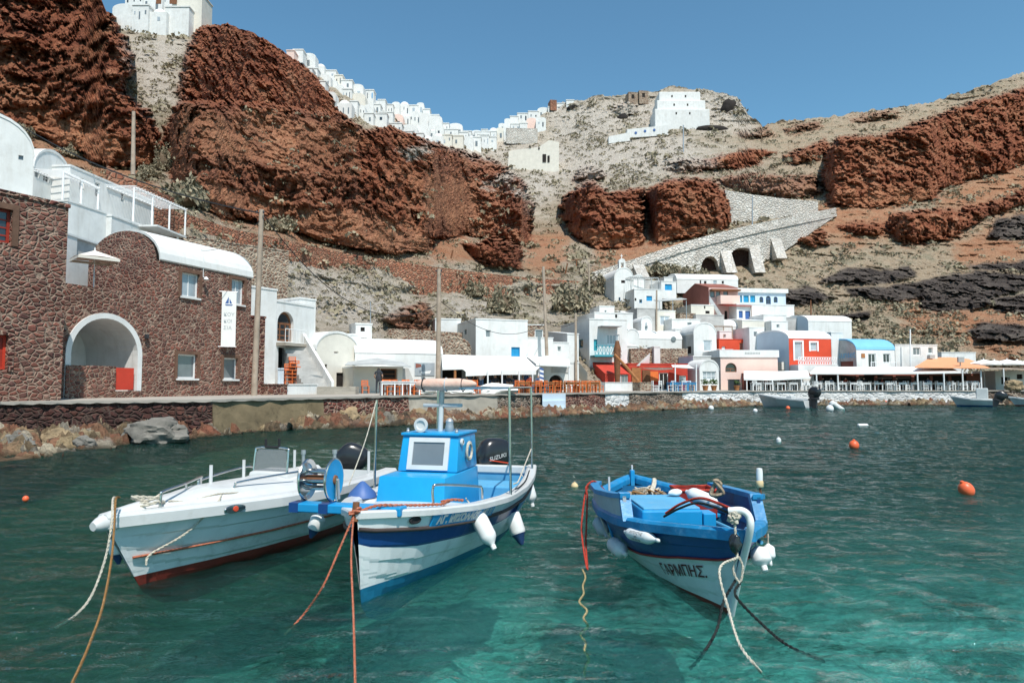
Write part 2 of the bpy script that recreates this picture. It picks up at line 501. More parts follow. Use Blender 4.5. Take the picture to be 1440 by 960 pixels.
    c = mixc(nt, attr('pale'), c, mixc(nt, ramp(nt, nfin, [(0.35, 0.0), (0.6, 1.0)]), (0.42, 0.36, 0.29), (0.64, 0.58, 0.51)))
    nt.links.new(c, bs.inputs['Base Color'])
    bs.inputs['Roughness'].default_value = 0.95
    bs.inputs['Specular IOR Level'].default_value = 0.1
    vb = nt.nodes.new('ShaderNodeTexVoronoi'); vb.inputs['Scale'].default_value = 0.9
    nt.links.new(v, vb.inputs['Vector'])
    h = math_(nt, 'ADD', math_(nt, 'MULTIPLY', nfin, 0.7), math_(nt, 'MULTIPLY', nmid, 1.6))
    nf2 = noise(nt, v, 4.5, 5, 0.7)
    h = math_(nt, 'ADD', h, math_(nt, 'MULTIPLY', nf2, 0.30))
    h = math_(nt, 'ADD', h, math_(nt, 'MULTIPLY', math_(nt, 'MULTIPLY', vb.outputs['Distance'], attr('rock')), 0.35))
    b = bump(nt, bs, h, 1.0, 1.1)
    return m
make_terrain_mat()
def make_shore_mat():
    m, nt, bs, out = nmat('shore_mix')
    v = coords(nt, 'Position')
    n1 = noise(nt, v, 0.9, 5, 0.65); n2 = noise(nt, v, 5.0, 6, 0.7)
    vc = nt.nodes.new('ShaderNodeTexVoronoi'); vc.inputs['Scale'].default_value = 1.9; nt.links.new(v, vc.inputs['Vector'])
    sp = nt.nodes.new('ShaderNodeSeparateColor'); nt.links.new(vc.outputs['Color'], sp.inputs[0])
    c = ramp(nt, sp.outputs[0], [(0.0, (0.06, 0.045, 0.032)), (0.25, (0.17, 0.12, 0.07)), (0.45, (0.20, 0.075, 0.045)), (0.6, (0.30, 0.225, 0.13)), (0.8, (0.16, 0.145, 0.125)), (1.0, (0.42, 0.35, 0.25))])
    sx = nt.nodes.new('ShaderNodeSeparateXYZ'); nt.links.new(v, sx.inputs[0])
    c = mixc(nt, ramp(nt, noise(nt, v, 0.35, 3), [(0.52, 0.0), (0.6, 0.55)]), c, (0.17, 0.07, 0.045))
    c = mixc(nt, ramp(nt, n2, [(0.3, 0.7), (0.5, 0.0)]), c, (0.035, 0.028, 0.02))
    c = mixc(nt, ramp(nt, math_(nt, 'ADD', sx.outputs[2], math_(nt, 'MULTIPLY', n1, .12)), [(0.06, 0.85), (0.2, 0.0)]), c, (0.04, 0.033, 0.018))
    nt.links.new(c, bs.inputs['Base Color'])
    bs.inputs['Roughness'].default_value = 0.85
    bs.inputs['Specular IOR Level'].default_value = 0.25
    bump(nt, bs, n2, 0.9, 0.12)
make_shore_mat()
COLS = {
    -260: [(560, 22), (500, 38), (330, 52), (200, 70), (0, 105), (-150, 130), (-260, 150)],
    0: [(562, 29.5), (500, 43), (300, 56), (200, 72), (100, 92), (0, 118), (-110, 140), (-200, 160)],
    150: [(558, 37), (500, 46), (330, 58), (260, 70), (200, 85), (100, 120), (40, 155), (-40, 172)],
    260: [(556, 44), (480, 49), (330, 57), (300, 59), (280, 68), (220, 85), (120, 120), (45, 160), (-20, 172)],
    380: [(554, 48), (480, 54), (400, 62), (360, 66.5), (333, 68), (310, 80), (200, 128), (100, 180), (60, 195)],
    480: [(552, 50), (480, 56), (430, 66), (375, 75), (354, 76), (330, 88), (250, 128), (170, 190), (110, 215)],
    600: [(550, 52), (480, 61), (430, 76), (412, 84), (374, 85), (350, 92), (300, 126), (220, 190), (190, 225), (160, 250)],
    700: [(549, 55), (480, 67), (440, 82), (419, 90.5), (386, 91.5), (370, 97), (330, 140), (260, 190), (205, 250), (180, 280)],
    780: [(548, 60), (480, 72), (440, 88), (414, 95.5), (393, 97), (370, 106), (320, 150), (260, 200), (200, 250), (150, 275)],
    860: [(548, 64), (480, 77), (430, 91), (405, 99), (395, 101), (360, 125), (300, 165), (240, 200), (180, 240), (140, 265)],
    960: [(548, 70), (480, 83), (430, 96), (390, 108), (340, 130), (280, 165), (220, 200), (170, 240), (125, 265)],
    1080: [(548, 76), (500, 83), (440, 96), (390, 110), (330, 130), (280, 160), (220, 195), (175, 235)],
    1200: [(548, 78), (500, 84), (450, 95), (390, 112), (320, 135), (280, 155), (200, 200), (160, 230)],
    1320: [(548, 78), (500, 84), (450, 95), (400, 110), (340, 130), (280, 150), (200, 195), (140, 230)],
    1440: [(548, 77), (500, 83), (450, 92), (400, 108), (340, 128), (280, 148), (200, 185), (103, 230)],
    1720: [(548, 74), (500, 78), (450, 86), (400, 98), (340, 118), (280, 135), (200, 165), (60, 220)],
}
_ck = sorted(COLS)
RIDGE = [(-260, -150), (60, -130), (118, -70), (135, -20), (150, 18), (200, 38), (262, 44), (284, 36), (320, 33), (360, 47), (400, 74), (450, 108), (480, 132), (520, 150), (560, 168),
         (610, 188), (650, 194), (700, 197), (740, 178), (765, 160), (790, 146), (830, 137), (885, 132), (915, 130), (945, 122), (1000, 126),
         (1036, 138), (1050, 158), (1072, 176), (1100, 170), (1160, 165), (1230, 155), (1300, 146), (1350, 131), (1400, 116), (1440, 103), (1720, 30)]
def base_depth(px, py):
    """distance Y of the ground seen at photo pixel (arrays)"""
    px = np.asarray(px, float); py = np.asarray(py, float)
    ys = []
    for k in _ck:
        a = sorted(COLS[k])
        ys.append(np.interp(py, [q[0] for q in a], [q[1] for q in a]))
    ys = np.array(ys)
    i = np.clip(np.searchsorted(_ck, px) - 1, 0, len(_ck) - 2)
    k0 = np.array(_ck)[i]; k1 = np.array(_ck)[i + 1]
    t = np.clip((px - k0) / (k1 - k0), 0, 1)
    t = t * t * (3 - 2 * t) * 0.5 + t * 0.5
    idx = np.arange(len(px))
    return ys[i, idx] * (1 - t) + ys[i + 1, idx] * t
def gy(px, py):
    return float(base_depth([px], [py])[0])
def poly_sd(px, py, poly):
    """signed pixel distance to a polygon, > 0 inside"""
    poly = np.array(poly, float)
    n = len(poly)
    best = np.full(px.shape, 1e9)
    inside = np.zeros(px.shape, bool)
    for i in range(n):
        ax, ay = poly[i]; bx, by = poly[(i + 1) % n]
        ex, ey = bx - ax, by - ay
        t = np.clip(((px - ax) * ex + (py - ay) * ey) / (ex * ex + ey * ey + 1e-9), 0, 1)
        d = np.hypot(px - ax - t * ex, py - ay - t * ey)
        best = np.minimum(best, d)
        cond = ((ay > py) != (by > py)) & (px < (bx - ax) * (py - ay) / (by - ay + 1e-12) + ax)
        inside ^= cond
    return np.where(inside, best, -best)
def sstep(a, b, x):
    t = np.clip((x - a) / (b - a), 0, 1)
    return t * t * (3 - 2 * t)
CLIFFS = [
    ([(-262, -262), (128, -262), (140, -60), (148, 0), (165, 40), (185, 75), (190, 108), (172, 125), (198, 150), (226, 182), (232, 208), (205, 236), (150, 240), (100, 214), (60, 192), (0, 182), (-262, 160)], (-150, 112), (230, 66), 1.0),
    ([(248, 140), (257, 95), (268, 60), (283, 37), (320, 30), (362, 43), (402, 70), (432, 95), (466, 130), (479, 166), (440, 156), (400, 160), (350, 156), (300, 152)], (33, 152), (165, 122), 1.0),
    ([(232, 190), (248, 140), (300, 142), (400, 150), (484, 162), (512, 186), (546, 177), (600, 198), (650, 213), (702, 230), (737, 255), (749, 290), (747, 348), (722, 346), (655, 330), (604, 343), (611, 358), (520, 362), (430, 334), (400, 318), (330, 312), (262, 282), (236, 246)], (165, 126), (350, 90), 0.92),
    ([(500, 196), (546, 176), (600, 197), (640, 212), (600, 225), (596, 330), (540, 318), (505, 260)], (180, 122), (330, 92), 1.0),
    ([(654, 344), (690, 334), (736, 350), (733, 377), (690, 377), (660, 361)], (335, 102), (377, 96), 1.0),
    ([(793, 278), (808, 262), (830, 254), (860, 270), (903, 263), (906, 344), (880, 348), (840, 352), (806, 338), (788, 306)], (255, 146), (350, 122), 1.0),
    ([(908, 266), (930, 254), (960, 249), (1000, 254), (1025, 273), (1033, 310), (1018, 326), (960, 339), (912, 344)], (250, 146), (344, 124), 1.0),
    ([(806, 256), (812, 238), (830, 233), (848, 240), (850, 254)], (235, 165), (255, 158), 1.0),
    ([(1156, 250), (1158, 214), (1180, 194), (1240, 190), (1300, 170), (1350, 150), (1440, 124), (1722, 70), (1722, 210), (1440, 230), (1400, 246), (1322, 266), (1314, 282), (1230, 293), (1162, 290)], (150, 176), (290, 140), 1.0),
    ([(933, 234), (960, 225), (1020, 219), (1060, 209), (1092, 214), (1062, 232), (1000, 241), (950, 243)], (210, 186), (242, 176), 1.0),
    ([(1100, 222), (1160, 196), (1168, 210), (1150, 226), (1110, 232)], (200, 190), (230, 182), 0.9),
    ([(1000, 250), (1060, 243), (1110, 248), (1150, 246), (1156, 274), (1100, 281), (1040, 270)], (240, 166), (280, 156), 0.7),
    ([(1254, 302), (1300, 292), (1350, 295), (1400, 285), (1450, 262), (1722, 240), (1722, 262), (1450, 284), (1380, 312), (1332, 340), (1272, 344), (1250, 322)], (275, 148), (344, 126), 1.0),
    ([(1178, 318), (1210, 310), (1250, 314), (1248, 332), (1210, 336)], (310, 140), (336, 132), 0.95),
    ([(1114, 340), (1130, 328), (1160, 325), (1170, 340), (1150, 348)], (325, 135), (348, 127), 0.9),
    ([(1240, 190), (1330, 172), (1440, 160), (1440, 180), (1300, 205)], (150, 186), (205, 178), 0.6),
    ([(856, 152), (890, 144), (902, 156), (880, 168)], (0, 0), (0, 0), 0.5),
    ([(1036, 186), (1080, 180), (1092, 190), (1050, 197)], (0, 0), (0, 0), 0.5),
    ([(1100, 181), (1150, 172), (1156, 180), (1110, 189)], (0, 0), (0, 0), 0.6),
    ([(1196, 164), (1260, 156), (1262, 166), (1200, 174)], (0, 0), (0, 0), 0.5),
    ([(535, 455), (560, 430), (590, 424), (608, 440), (606, 468), (560, 470)], (424, 74), (470, 65), 0.8),
]
LAVA = [
    [(1150, 400), (1180, 380), (1215, 374), (1235, 378), (1282, 374), (1290, 388), (1240, 398), (1190, 402)],
    [(1185, 404), (1240, 400), (1292, 396), (1310, 418), (1255, 424), (1200, 418)],
    [(1290, 396), (1330, 384), (1372, 380), (1440, 384), (1720, 370), (1720, 405), (1440, 408), (1400, 418), (1382, 432), (1330, 442), (1296, 436)],
    [(1380, 420), (1440, 412), (1720, 410), (1720, 440), (1440, 442), (1395, 438)],
    [(1098, 425), (1104, 405), (1140, 402), (1172, 418), (1150, 430), (1110, 432)],
    [(1368, 480), (1362, 462), (1400, 452), (1445, 456), (1560, 450), (1560, 474), (1440, 484), (1390, 487)],
    [(1352, 374), (1400, 368), (1440, 366), (1720, 350), (1720, 366), (1440, 380), (1380, 381)],
    [(1388, 334), (1404, 306), (1440, 302), (1600, 295), (1600, 330), (1440, 340)],
    [(1160, 448), (1190, 440), (1228, 438), (1222, 448), (1180, 454)],
]
SOIL = [
    ([(250, 270), (330, 300), (430, 335), (520, 365), (600, 376), (560, 380), (480, 362), (400, 345), (300, 305)], 16),
    ([(745, 330), (790, 330), (800, 360), (780, 385), (740, 375)], 16),
    ([(840, 350), (960, 338), (1030, 325), (1000, 345), (900, 370), (840, 378)], 14),
    ([(1316, 280), (1440, 230), (1500, 230), (1500, 280), (1400, 300), (1320, 292)], 16),
    ([(1160, 292), (1260, 290), (1260, 330), (1200, 345), (1130, 320)], 16),
    ([(1340, 345), (1440, 300), (1440, 370), (1350, 372)], 16),
    ([(1320, 440), (1440, 430), (1440, 520), (1380, 500), (1340, 470)], 18),
    ([(1240, 405), (1300, 430), (1330, 470), (1300, 480), (1250, 430)], 12),
    ([(600, 330), (660, 330), (650, 365), (610, 370)], 14),
    ([(30, 180), (110, 215), (200, 245), (240, 290), (140, 260), (40, 215)], 16),
]
DEBRIS = [([(290, 165), (380, 160), (478, 172), (520, 192), (470, 235), (350, 232), (280, 210)], 16), ([(390, 296), (500, 292), (604, 330), (600, 362), (520, 362), (430, 335)], 14), ([(262, 262), (400, 276), (410, 316), (300, 300)], 14), ([(560, 236), (640, 250), (690, 300), (640, 330), (600, 300)], 14),
          ([(20, 150), (140, 170), (210, 225), (150, 240), (60, 190)], 14), ([(800, 322), (880, 330), (1025, 312), (1000, 340), (820, 348)], 8), ([(1200, 268), (1310, 262), (1300, 290), (1200, 292)], 10)]
PALE = [
    ([(745, 200), (800, 205), (860, 190), (960, 190), (1000, 230), (900, 245), (800, 250), (750, 290), (740, 250)], 22),
    ([(400, 365), (520, 390), (560, 430), (520, 470), (440, 430), (405, 400)], 20),
    ([(180, 60), (260, 60), (240, 140), (210, 150)], 20),
    ([(770, 150), (1040, 130), (1060, 180), (900, 180), (780, 200)], 20),
    ([(630, 420), (700, 425), (700, 450), (640, 450)], 14),
    ([(600, 195), (745, 205), (740, 235), (660, 215)], 12),
    ([(560, 212), (600, 205), (606, 214), (575, 224)], 5),
    ([(680, 262), (720, 240), (736, 245), (700, 265)], 5),
    ([(700, 255), (742, 275), (746, 283), (712, 266)], 4),
]
TANP = [([(1060, 300), (1440, 280), (1720, 250), (1720, 560), (1100, 560), (1050, 420)], 40), ([(880, 350), (1080, 360), (1080, 480), (900, 430)], 30), ([(1040, 180), (1440, 120), (1440, 290), (1100, 240)], 40), ([(1440, 100), (1720, 40), (1720, 300), (1440, 290)], 40)]
DX, DROW = 2.0, 300
tpx = np.arange(-258, 1718, DX)
ridge = np.interp(tpx, [r[0] for r in RIDGE], [r[1] for r in RIDGE])
ridge = ridge + 2.2 * vnoise(np.stack([tpx * 0.11, tpx * 0, tpx * 0], 1), 5) + 1.2 * vnoise(np.stack([tpx * 0.4, tpx * 0, tpx * 0], 1), 6)
nc = len(tpx)
s = np.linspace(0, 1, DROW)
PYg = 566 + (ridge[None, :] - 566) * s[:, None]
PXg = np.repeat(tpx[None, :], DROW, 0)
px_, py_ = PXg.ravel(), PYg.ravel()
Yb = base_depth(px_, py_)
def pts_of(px, py, Y):
    a = (px - 720) / FPX; b = (480 - py) / FPX
    dy = CP - b * SP; dz = SP + b * CP
    t = Y / dy
    return np.stack([a * t, Y, CAMZ + dz * t], 1)
W0 = pts_of(px_, py_, Yb)
nz1 = fbm(W0 * 0.16, 4, 3)
nz2 = fbm(W0 * 0.5, 3, 9)
nz3 = fbm(W0 * 1.3, 2, 14)
jx = 5 * nz3 + 13 * nz1 * np.clip(90 / Yb, 0.35, 1.2) + 4 * nz2
jy = 4 * fbm(W0 * 1.3 + 5, 2, 15) + 10 * fbm(W0 * 0.16 + 40, 4, 4) * np.clip(90 / Yb, 0.35, 1.2) + 3 * fbm(W0 * 0.5 + 11, 2, 8)
Y = Yb.copy()
rock = np.zeros_like(Y); lava = np.zeros_like(Y)
lean = 0.30
for poly, (yt, Yt), (yb, Ybt), st in CLIFFS:
    x0 = min(p[0] for p in poly) - 30; x1 = max(p[0] for p in poly) + 30
    y0 = min(p[1] for p in poly) - 30; y1 = max(p[1] for p in poly) + 30
    sel = np.where((px_ > x0) & (px_ < x1) & (py_ > y0) & (py_ < y1))[0]
    sd = poly_sd(px_[sel] + jx[sel], py_[sel] + jy[sel], poly)
    w = sstep(-2.0, 3.5, sd)
    pa = np.array(poly + [poly[0]], float); cols_u = np.arange(x0, x1 + 3, 3.0); foot = np.full(cols_u.shape, -1e9)
    for k in range(len(poly)):
        (ax, ay), (bx, by) = pa[k], pa[k + 1]
        tt = (cols_u - ax) / (bx - ax if abs(bx - ax) > 1e-6 else 1e-6)
        foot = np.where((tt >= 0) & (tt <= 1), np.maximum(foot, ay + (by - ay) * tt), foot)
    ok = foot > -1e8
    foot = np.interp(cols_u, cols_u[ok], foot[ok])
    ker = np.ones(9) / 9
    foot = np.convolve(np.pad(foot, 4, mode='edge'), ker, 'valid')
    Yf = base_depth(cols_u, foot)
    ft = np.interp(px_[sel], cols_u, foot); Yft = np.interp(px_[sel], cols_u, Yf)
    hgt_m = np.clip(ft - py_[sel], 0, None) / FPX * Yft
    Yc = Yft - 1.2 + lean * hgt_m
    Yc = np.minimum(Yc, Yb[sel] - 0.4)
    bulge = 0.9 * sstep(0, 20, sd)
    Y[sel] = np.minimum(Y[sel], Yb[sel] * (1 - w) + (Yc - bulge) * w) * w + Y[sel] * (1 - w)
    rock[sel] = np.maximum(rock[sel], sstep(-4, 2.5, sd) * st)
for poly in LAVA:
    sd = poly_sd(px_ + 0.8 * jx, py_ + 0.6 * jy, poly)
    w = sstep(-2, 3, sd)
    lava = np.maximum(lava, w)
    Y -= w * (1.6 + 1.2 * sstep(0, 12, sd))
soil = np.zeros_like(Y); pale = np.zeros_like(Y); tanw = np.zeros_like(Y)
for dst, lst in ((soil, SOIL), (pale, PALE), (tanw, TANP)):
    for poly, soft in lst:
        sd = poly_sd(px_ + 1.6 * jx, py_ + 1.4 * jy, poly)
        dst[:] = np.maximum(dst, sstep(-soft, soft * 0.6, sd) * (0.8 if dst is soil else 0.9))
deb = np.zeros_like(Y)
for poly, soft in DEBRIS:
    sd = poly_sd(px_ + 2.0 * jx, py_ + 1.8 * jy, poly)
    deb = np.maximum(deb, sstep(-soft, soft, sd))
W1 = pts_of(px_, py_, Y)
st_ = W1 * np.array([0.10, 0.10, 0.42])
rel = fbm(W1 * 3.2, 2, 47) * 0.3 + fbm(W1 * np.array([.10, .10, .06]), 4, 21, ridged=True) * 2.2 + fbm(W1 * .22, 4, 23) * 1.2 + fbm(st_, 3, 31, ridged=True) * 0.6 + fbm(W1 * 0.7, 4, 41) * 0.9 + fbm(W1 * 1.8, 3, 45) * 0.6
rel_s = fbm(W1 * 0.09, 4, 51) * 1.8 + fbm(W1 * 0.4, 4, 61, ridged=True) * 0.9 + fbm(W1 * 1.4, 3, 63, ridged=True) * 0.4
warp = 0.8 * np.stack([fbm(W1 * .5, 2, 81), fbm(W1 * .5 + 9, 2, 82), fbm(W1 * .5 + 17, 2, 83)], 1)
blk = vnoise(np.floor((W1 + warp) * np.array([.55, .4, .8])), 85) * .6 + vnoise(np.floor((W1 + warp) * np.array([1.3, .9, 1.7])), 86) * .5
rel = (rel + blk) * (1 - .6 * deb)
cell = vnoise(np.floor(W1 * np.array([0.45, 0.3, 0.7]) + 0.6 * fbm(W1 * 0.4, 2, 71)[:, None]), 73) + 0.5 * vnoise(np.floor(W1 * np.array([0.9, 0.6, 1.3])), 77)
near = np.clip((Yb - 40) / 30, 0.25, 1)
Y = Y - near * (rock * rel * (1 - lava) + (1 - np.maximum(rock, lava)) * rel_s * 0.8 + lava * (cell * 1.1 + rel * 0.35))
step = np.abs(((W1[:, 2] + 2.0 * nz1) / 3.2) % 1.0 - 0.5) * 2
Y = Y - (1 - np.maximum(rock, lava)) * near * 0.7 * sstep(0.55, 0.95, step)
Y = np.maximum(Y, 20)
deep = sstep(-0.1, -0.6, fbm(W1 * 0.07, 3, 91)) * rock
V = pts_of(px_, py_, Y)
TERR_Y = Y.reshape(DROW, nc)
top = V.reshape(DROW, nc, 3)[-1]
bot = V.reshape(DROW, nc, 3)[0]
def back(k, dz):
    q = top.copy(); q[:, :2] *= k; q[:, 2] = q[:, 2] + dz; return q
b1, b2, b3 = back(1.12, -4.0), back(1.5, -35.0), back(2.6, -60.0); b3[:, 2] = -2.0
f0 = bot * np.array([1, 1, 0]) + np.array([0, 0, -1.5])
Vall = np.concatenate([f0, V, b1, b2, b3])
nr = DROW + 4
ii = np.arange(nr - 1)[:, None] * nc + np.arange(nc - 1)[None, :]
F = np.stack([ii, ii + 1, ii + nc + 1, ii + nc], -1).reshape(-1, 4)
pad = lambda a, v=0: np.concatenate([np.full(nc, v), a, np.full(3 * nc, v)])
terrain = np_mesh('hillside', Vall, F, 'hillside', dict(rock=pad(rock), lava=pad(lava), soil=pad(soil), pale=pad(pale), tan=pad(tanw), deep=pad(deep), debris=pad(deb)), smooth=False, kind='structure')
def ty(px, py):
    """actual terrain distance at a photo pixel"""
    c = int(np.clip(round((px - tpx[0]) / DX), 0, nc - 1))
    r = (py - 566) / (ridge[c] - 566)
    r = int(np.clip(round(r * (DROW - 1)), 0, DROW - 1))
    return float(TERR_Y[r, c])
def make_water_mat():
    m, nt, bs, out = nmat('sea_water')
    nt.nodes.remove(bs)
    v = coords(nt, 'Position')
    w1 = noise(nt, mapping(nt, v, (1.1, 1.6, 1), (0, 0, R(12))), 1.5, 3, 0.55, 0.3)
    w2 = noise(nt, mapping(nt, v, (1.1, 1.6, 1), (0, 0, R(-9))), 4.2, 4, 0.6, 0.5)
    w3 = noise(nt, mapping(nt, v, (1, 1.4, 1)), 12.0, 4, 0.65, 0.4)
    rdg = lambda w: math_(nt, 'SUBTRACT', 1.0, math_(nt, 'ABSOLUTE', math_(nt, 'MULTIPLY', math_(nt, 'SUBTRACT', w, 0.5), 3.0)))
    h = math_(nt, 'ADD', math_(nt, 'MULTIPLY', w1, 0.7), math_(nt, 'MULTIPLY', rdg(w2), 0.20))
    h = math_(nt, 'ADD', h, math_(nt, 'MULTIPLY', w3, 0.16))
    b = nt.nodes.new('ShaderNodeBump'); b.inputs['Strength'].default_value = 1.0; b.inputs['Distance'].default_value = 0.29
    nt.links.new(h, b.inputs['Height'])
    def sh(t, col, **k):
        n = nt.nodes.new(t)
        n.inputs['Color'].default_value = (*col, 1)
        for kk, vv in k.items(): n.inputs[kk].default_value = vv
        if 'Normal' in n.inputs: nt.links.new(b.outputs[0], n.inputs['Normal'])
        return n
    def mx(f, x, y):
        n = nt.nodes.new('ShaderNodeMixShader')
        if isinstance(f, float): n.inputs[0].default_value = f
        else: nt.links.new(f, n.inputs[0])
        nt.links.new(x.outputs[0], n.inputs[1]); nt.links.new(y.outputs[0], n.inputs[2]); return n
    TW = (0.42, 1.0, 0.97)
    see = mx(0.42, sh('ShaderNodeBsdfTransparent', TW), sh('ShaderNodeBsdfRefraction', TW, IOR=1.33, Roughness=0.0))
    body = mx(0.07, see, sh('ShaderNodeBsdfDiffuse', (0.02, 0.15, 0.13)))
    fr = nt.nodes.new('ShaderNodeFresnel'); fr.inputs['IOR'].default_value = 1.33; nt.links.new(b.outputs[0], fr.inputs['Normal'])
    fin = mx(fr.outputs[0], body, sh('ShaderNodeBsdfGlossy', (1, 1, 1), Roughness=0.05))
    nt.links.new(fin.outputs[0], out.inputs[0])
def make_seabed_mat():
    m, nt, bs, out = nmat('seabed_rock')
    v = coords(nt, 'Position')
    sx = nt.nodes.new('ShaderNodeSeparateXYZ'); nt.links.new(v, sx.inputs[0])
    n1 = noise(nt, mapping(nt, v, (1, 1, 1), (0, 0, 0), (3.1, 1.2, 0)), 0.5, 5, 0.62, 0.3); n2 = noise(nt, v, 2.4, 5, 0.65, 0.3); n3 = noise(nt, v, 9, 4, 0.6)
    vc = nt.nodes.new('ShaderNodeTexVoronoi'); vc.inputs['Scale'].default_value = 3.2; nt.links.new(v, vc.inputs['Vector'])
    f = math_(nt, 'ADD', math_(nt, 'MULTIPLY', n1, 0.66), math_(nt, 'MULTIPLY', n2, 0.34))
    c = ramp(nt, f, [(0.395, (0.025, 0.04, 0.034)), (0.44, (0.13, 0.17, 0.13)), (0.475, (0.60, 0.68, 0.60)), (0.52, (0.95, 0.97, 0.88))])
    c = mixc(nt, ramp(nt, vc.outputs['Distance'], [(0.1, 0.0), (0.4, 0.2)]), c, (0.05, 0.06, 0.045))
    c = mixc(nt, ramp(nt, n3, [(0.3, 0.3), (0.45, 0.0)]), c, (0.04, 0.05, 0.04))
    dp = ramp(nt, math_(nt, 'DIVIDE', sx.outputs[1], 30.0), [(0.32, 0.0), (0.44, 0.6), (0.60, 0.98)])  # farther bed coloured darker, in place of light absorbed by deeper water
    c = mixc(nt, dp, c, mixc(nt, n2, (0.025, 0.045, 0.04), (0.09, 0.13, 0.11)))
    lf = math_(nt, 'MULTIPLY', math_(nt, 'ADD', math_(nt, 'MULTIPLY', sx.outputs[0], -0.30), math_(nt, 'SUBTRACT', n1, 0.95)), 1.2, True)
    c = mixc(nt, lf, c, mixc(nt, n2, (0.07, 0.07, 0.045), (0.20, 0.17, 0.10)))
    nt.links.new(c, bs.inputs['Base Color'])
    bs.inputs['Roughness'].default_value = 1.0
    bs.inputs['Specular IOR Level'].default_value = 0.0
    bump(nt, bs, math_(nt, 'ADD', n2, vc.outputs['Distance']), 0.8, 0.25)
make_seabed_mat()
make_water_mat()
wrow = np.concatenate([np.arange(551, 575, 0.5), np.arange(575, 700, 0.9), np.arange(700, 1010, 1.4), [1060, 1200, 1500]])
wcol = np.arange(-420, 1860, 3.2)
WPX, WPY = np.meshgrid(wcol, wrow)
b_ = (480 - WPY) / FPX
dz_ = SP + b_ * CP
t_ = -CAMZ / dz_
WX = (WPX - 720) / FPX * t_
WY = (CP - b_ * SP) * t_
q = np.stack([WX.ravel() * 0.6, WY.ravel() * 1.0, WX.ravel() * 0], 1)
hz = fbm(q * 0.8 + 3, 2, 101) * 0.06 + fbm(q * 2.4, 2, 103, ridged=True) * 0.03
fade = np.clip(60 / np.maximum(WY.ravel(), 1), 0.2, 1)
WZ = hz * np.minimum(fade, 1)
WV = np.stack([WX.ravel(), WY.ravel(), WZ], 1)
nwr, nwc = WPX.shape
last = WV.reshape(nwr, nwc, 3)[-1]
ext = last * np.array([1, 0, 0]) * 30 + np.array([0, -60, 0])
first = WV.reshape(nwr, nwc, 3)[0] * np.array([1.5, 1.5, 0])
WVall = np.concatenate([first, WV, ext])
jj = np.arange(nwr + 1)[:, None] * nwc + np.arange(nwc - 1)[None, :]
WF = np.stack([jj, jj + nwc, jj + nwc + 1, jj + 1], -1).reshape(-1, 4)
water = np_mesh('water', WVall, WF, 'sea_water', None, smooth=True, kind='structure')
SUN_AZ = Vector((0.37, -0.93)).normalized()
SUN_EL = R(58)
world = bpy.data.worlds.new('World')
scene.world = world
world.use_nodes = True
wn = world.node_tree
for n in list(wn.nodes):
    wn.nodes.remove(n)
wo = wn.nodes.new('ShaderNodeOutputWorld')
bg = wn.nodes.new('ShaderNodeBackground')
sky = wn.nodes.new('ShaderNodeTexSky')
sky.sky_type = 'NISHITA'
sky.sun_disc = False
sky.sun_elevation = SUN_EL
sky.sun_rotation = math.atan2(SUN_AZ.x, SUN_AZ.y)
sky.altitude = 0
sky.air_density = 1.0
sky.dust_density = 0.6
sky.ozone_density = 1.0
bg.inputs[1].default_value = 0.105
tint = wn.nodes.new('ShaderNodeMix'); tint.data_type = 'RGBA'; tint.blend_type = 'MULTIPLY'; tint.inputs[0].default_value = 1.0
tint.inputs[7].default_value = (0.66, 1.0, 1.02, 1)
wn.links.new(sky.outputs[0], tint.inputs[6]); wn.links.new(tint.outputs[2], bg.inputs[0])
wn.links.new(bg.outputs[0], wo.inputs[0])
sd_ = bpy.data.lights.new('sun', 'SUN')
sd_.energy = 3.6
sd_.angle = R(0.53)
sd_.color = (1.0, 0.95, 0.88)
so_ = bpy.data.objects.new('sun', sd_)
COL.objects.link(so_)
sv = Vector((SUN_AZ.x * math.cos(SUN_EL), SUN_AZ.y * math.cos(SUN_EL), math.sin(SUN_EL)))
so_.rotation_euler = sv.to_track_quat('Z', 'Y').to_euler()
so_.location = (20, -20, 60)
cd = bpy.data.cameras.new('camera')
cam = bpy.data.objects.new('camera', cd)
COL.objects.link(cam)
cam.location = (0, 0, CAMZ)
cam.rotation_euler = (R(90) + PITCH, 0, 0)
cd.sensor_width = 36
cd.lens = 24.0
cd.clip_start = 0.05
cd.clip_end = 3000
scene.camera = cam
vs_ = scene.view_settings
vs_.view_transform = 'Standard'
vs_.look = 'None'
vs_.exposure = 0.55
vs_.gamma = 1.0
vs_.use_curve_mapping = False
scene.cycles.max_bounces = 8
scene.cycles.transparent_max_bounces = 10
scene.cycles.caustics_reflective = False
scene.cycles.caustics_refractive = False
ZQ = 1.4          # level of the quay
class Face:
    """a vertical wall plane: origin O (bottom left seen from outside), u along it, width W"""
    def __init__(self, O, u, W, zb):
        self.O = Vector((O[0], O[1], zb)); self.u = Vector((u[0], u[1], 0)).normalized(); self.W = W
        self.n = Vector((self.u.y, -self.u.x, 0))          # outward
    def pt(self, u, z, out=0.0):
        p = self.O + self.u * u + self.n * out
        return Vector((p.x, p.y, self.O.z + z))
    def hit(self, px, py):
        d = ray(px, py)
        c = Vector((0, 0, CAMZ))
        t = (self.O - c).dot(self.n) / d.dot(self.n)
        p = c + d * t
        return (p - self.O).dot(self.u), p.z - self.O.z
    def rect(self, x0, y0, x1, y1):
        a = self.hit(x0, y0); b = self.hit(x1, y1); c = self.hit(x0, y1); d = self.hit(x1, y0)
        u0, u1 = (a[0] + c[0]) / 2, (b[0] + d[0]) / 2
        v0, v1 = (b[1] + c[1]) / 2, (a[1] + d[1]) / 2
        return min(u0, u1), min(v0, v1), max(u0, u1), max(v0, v1)
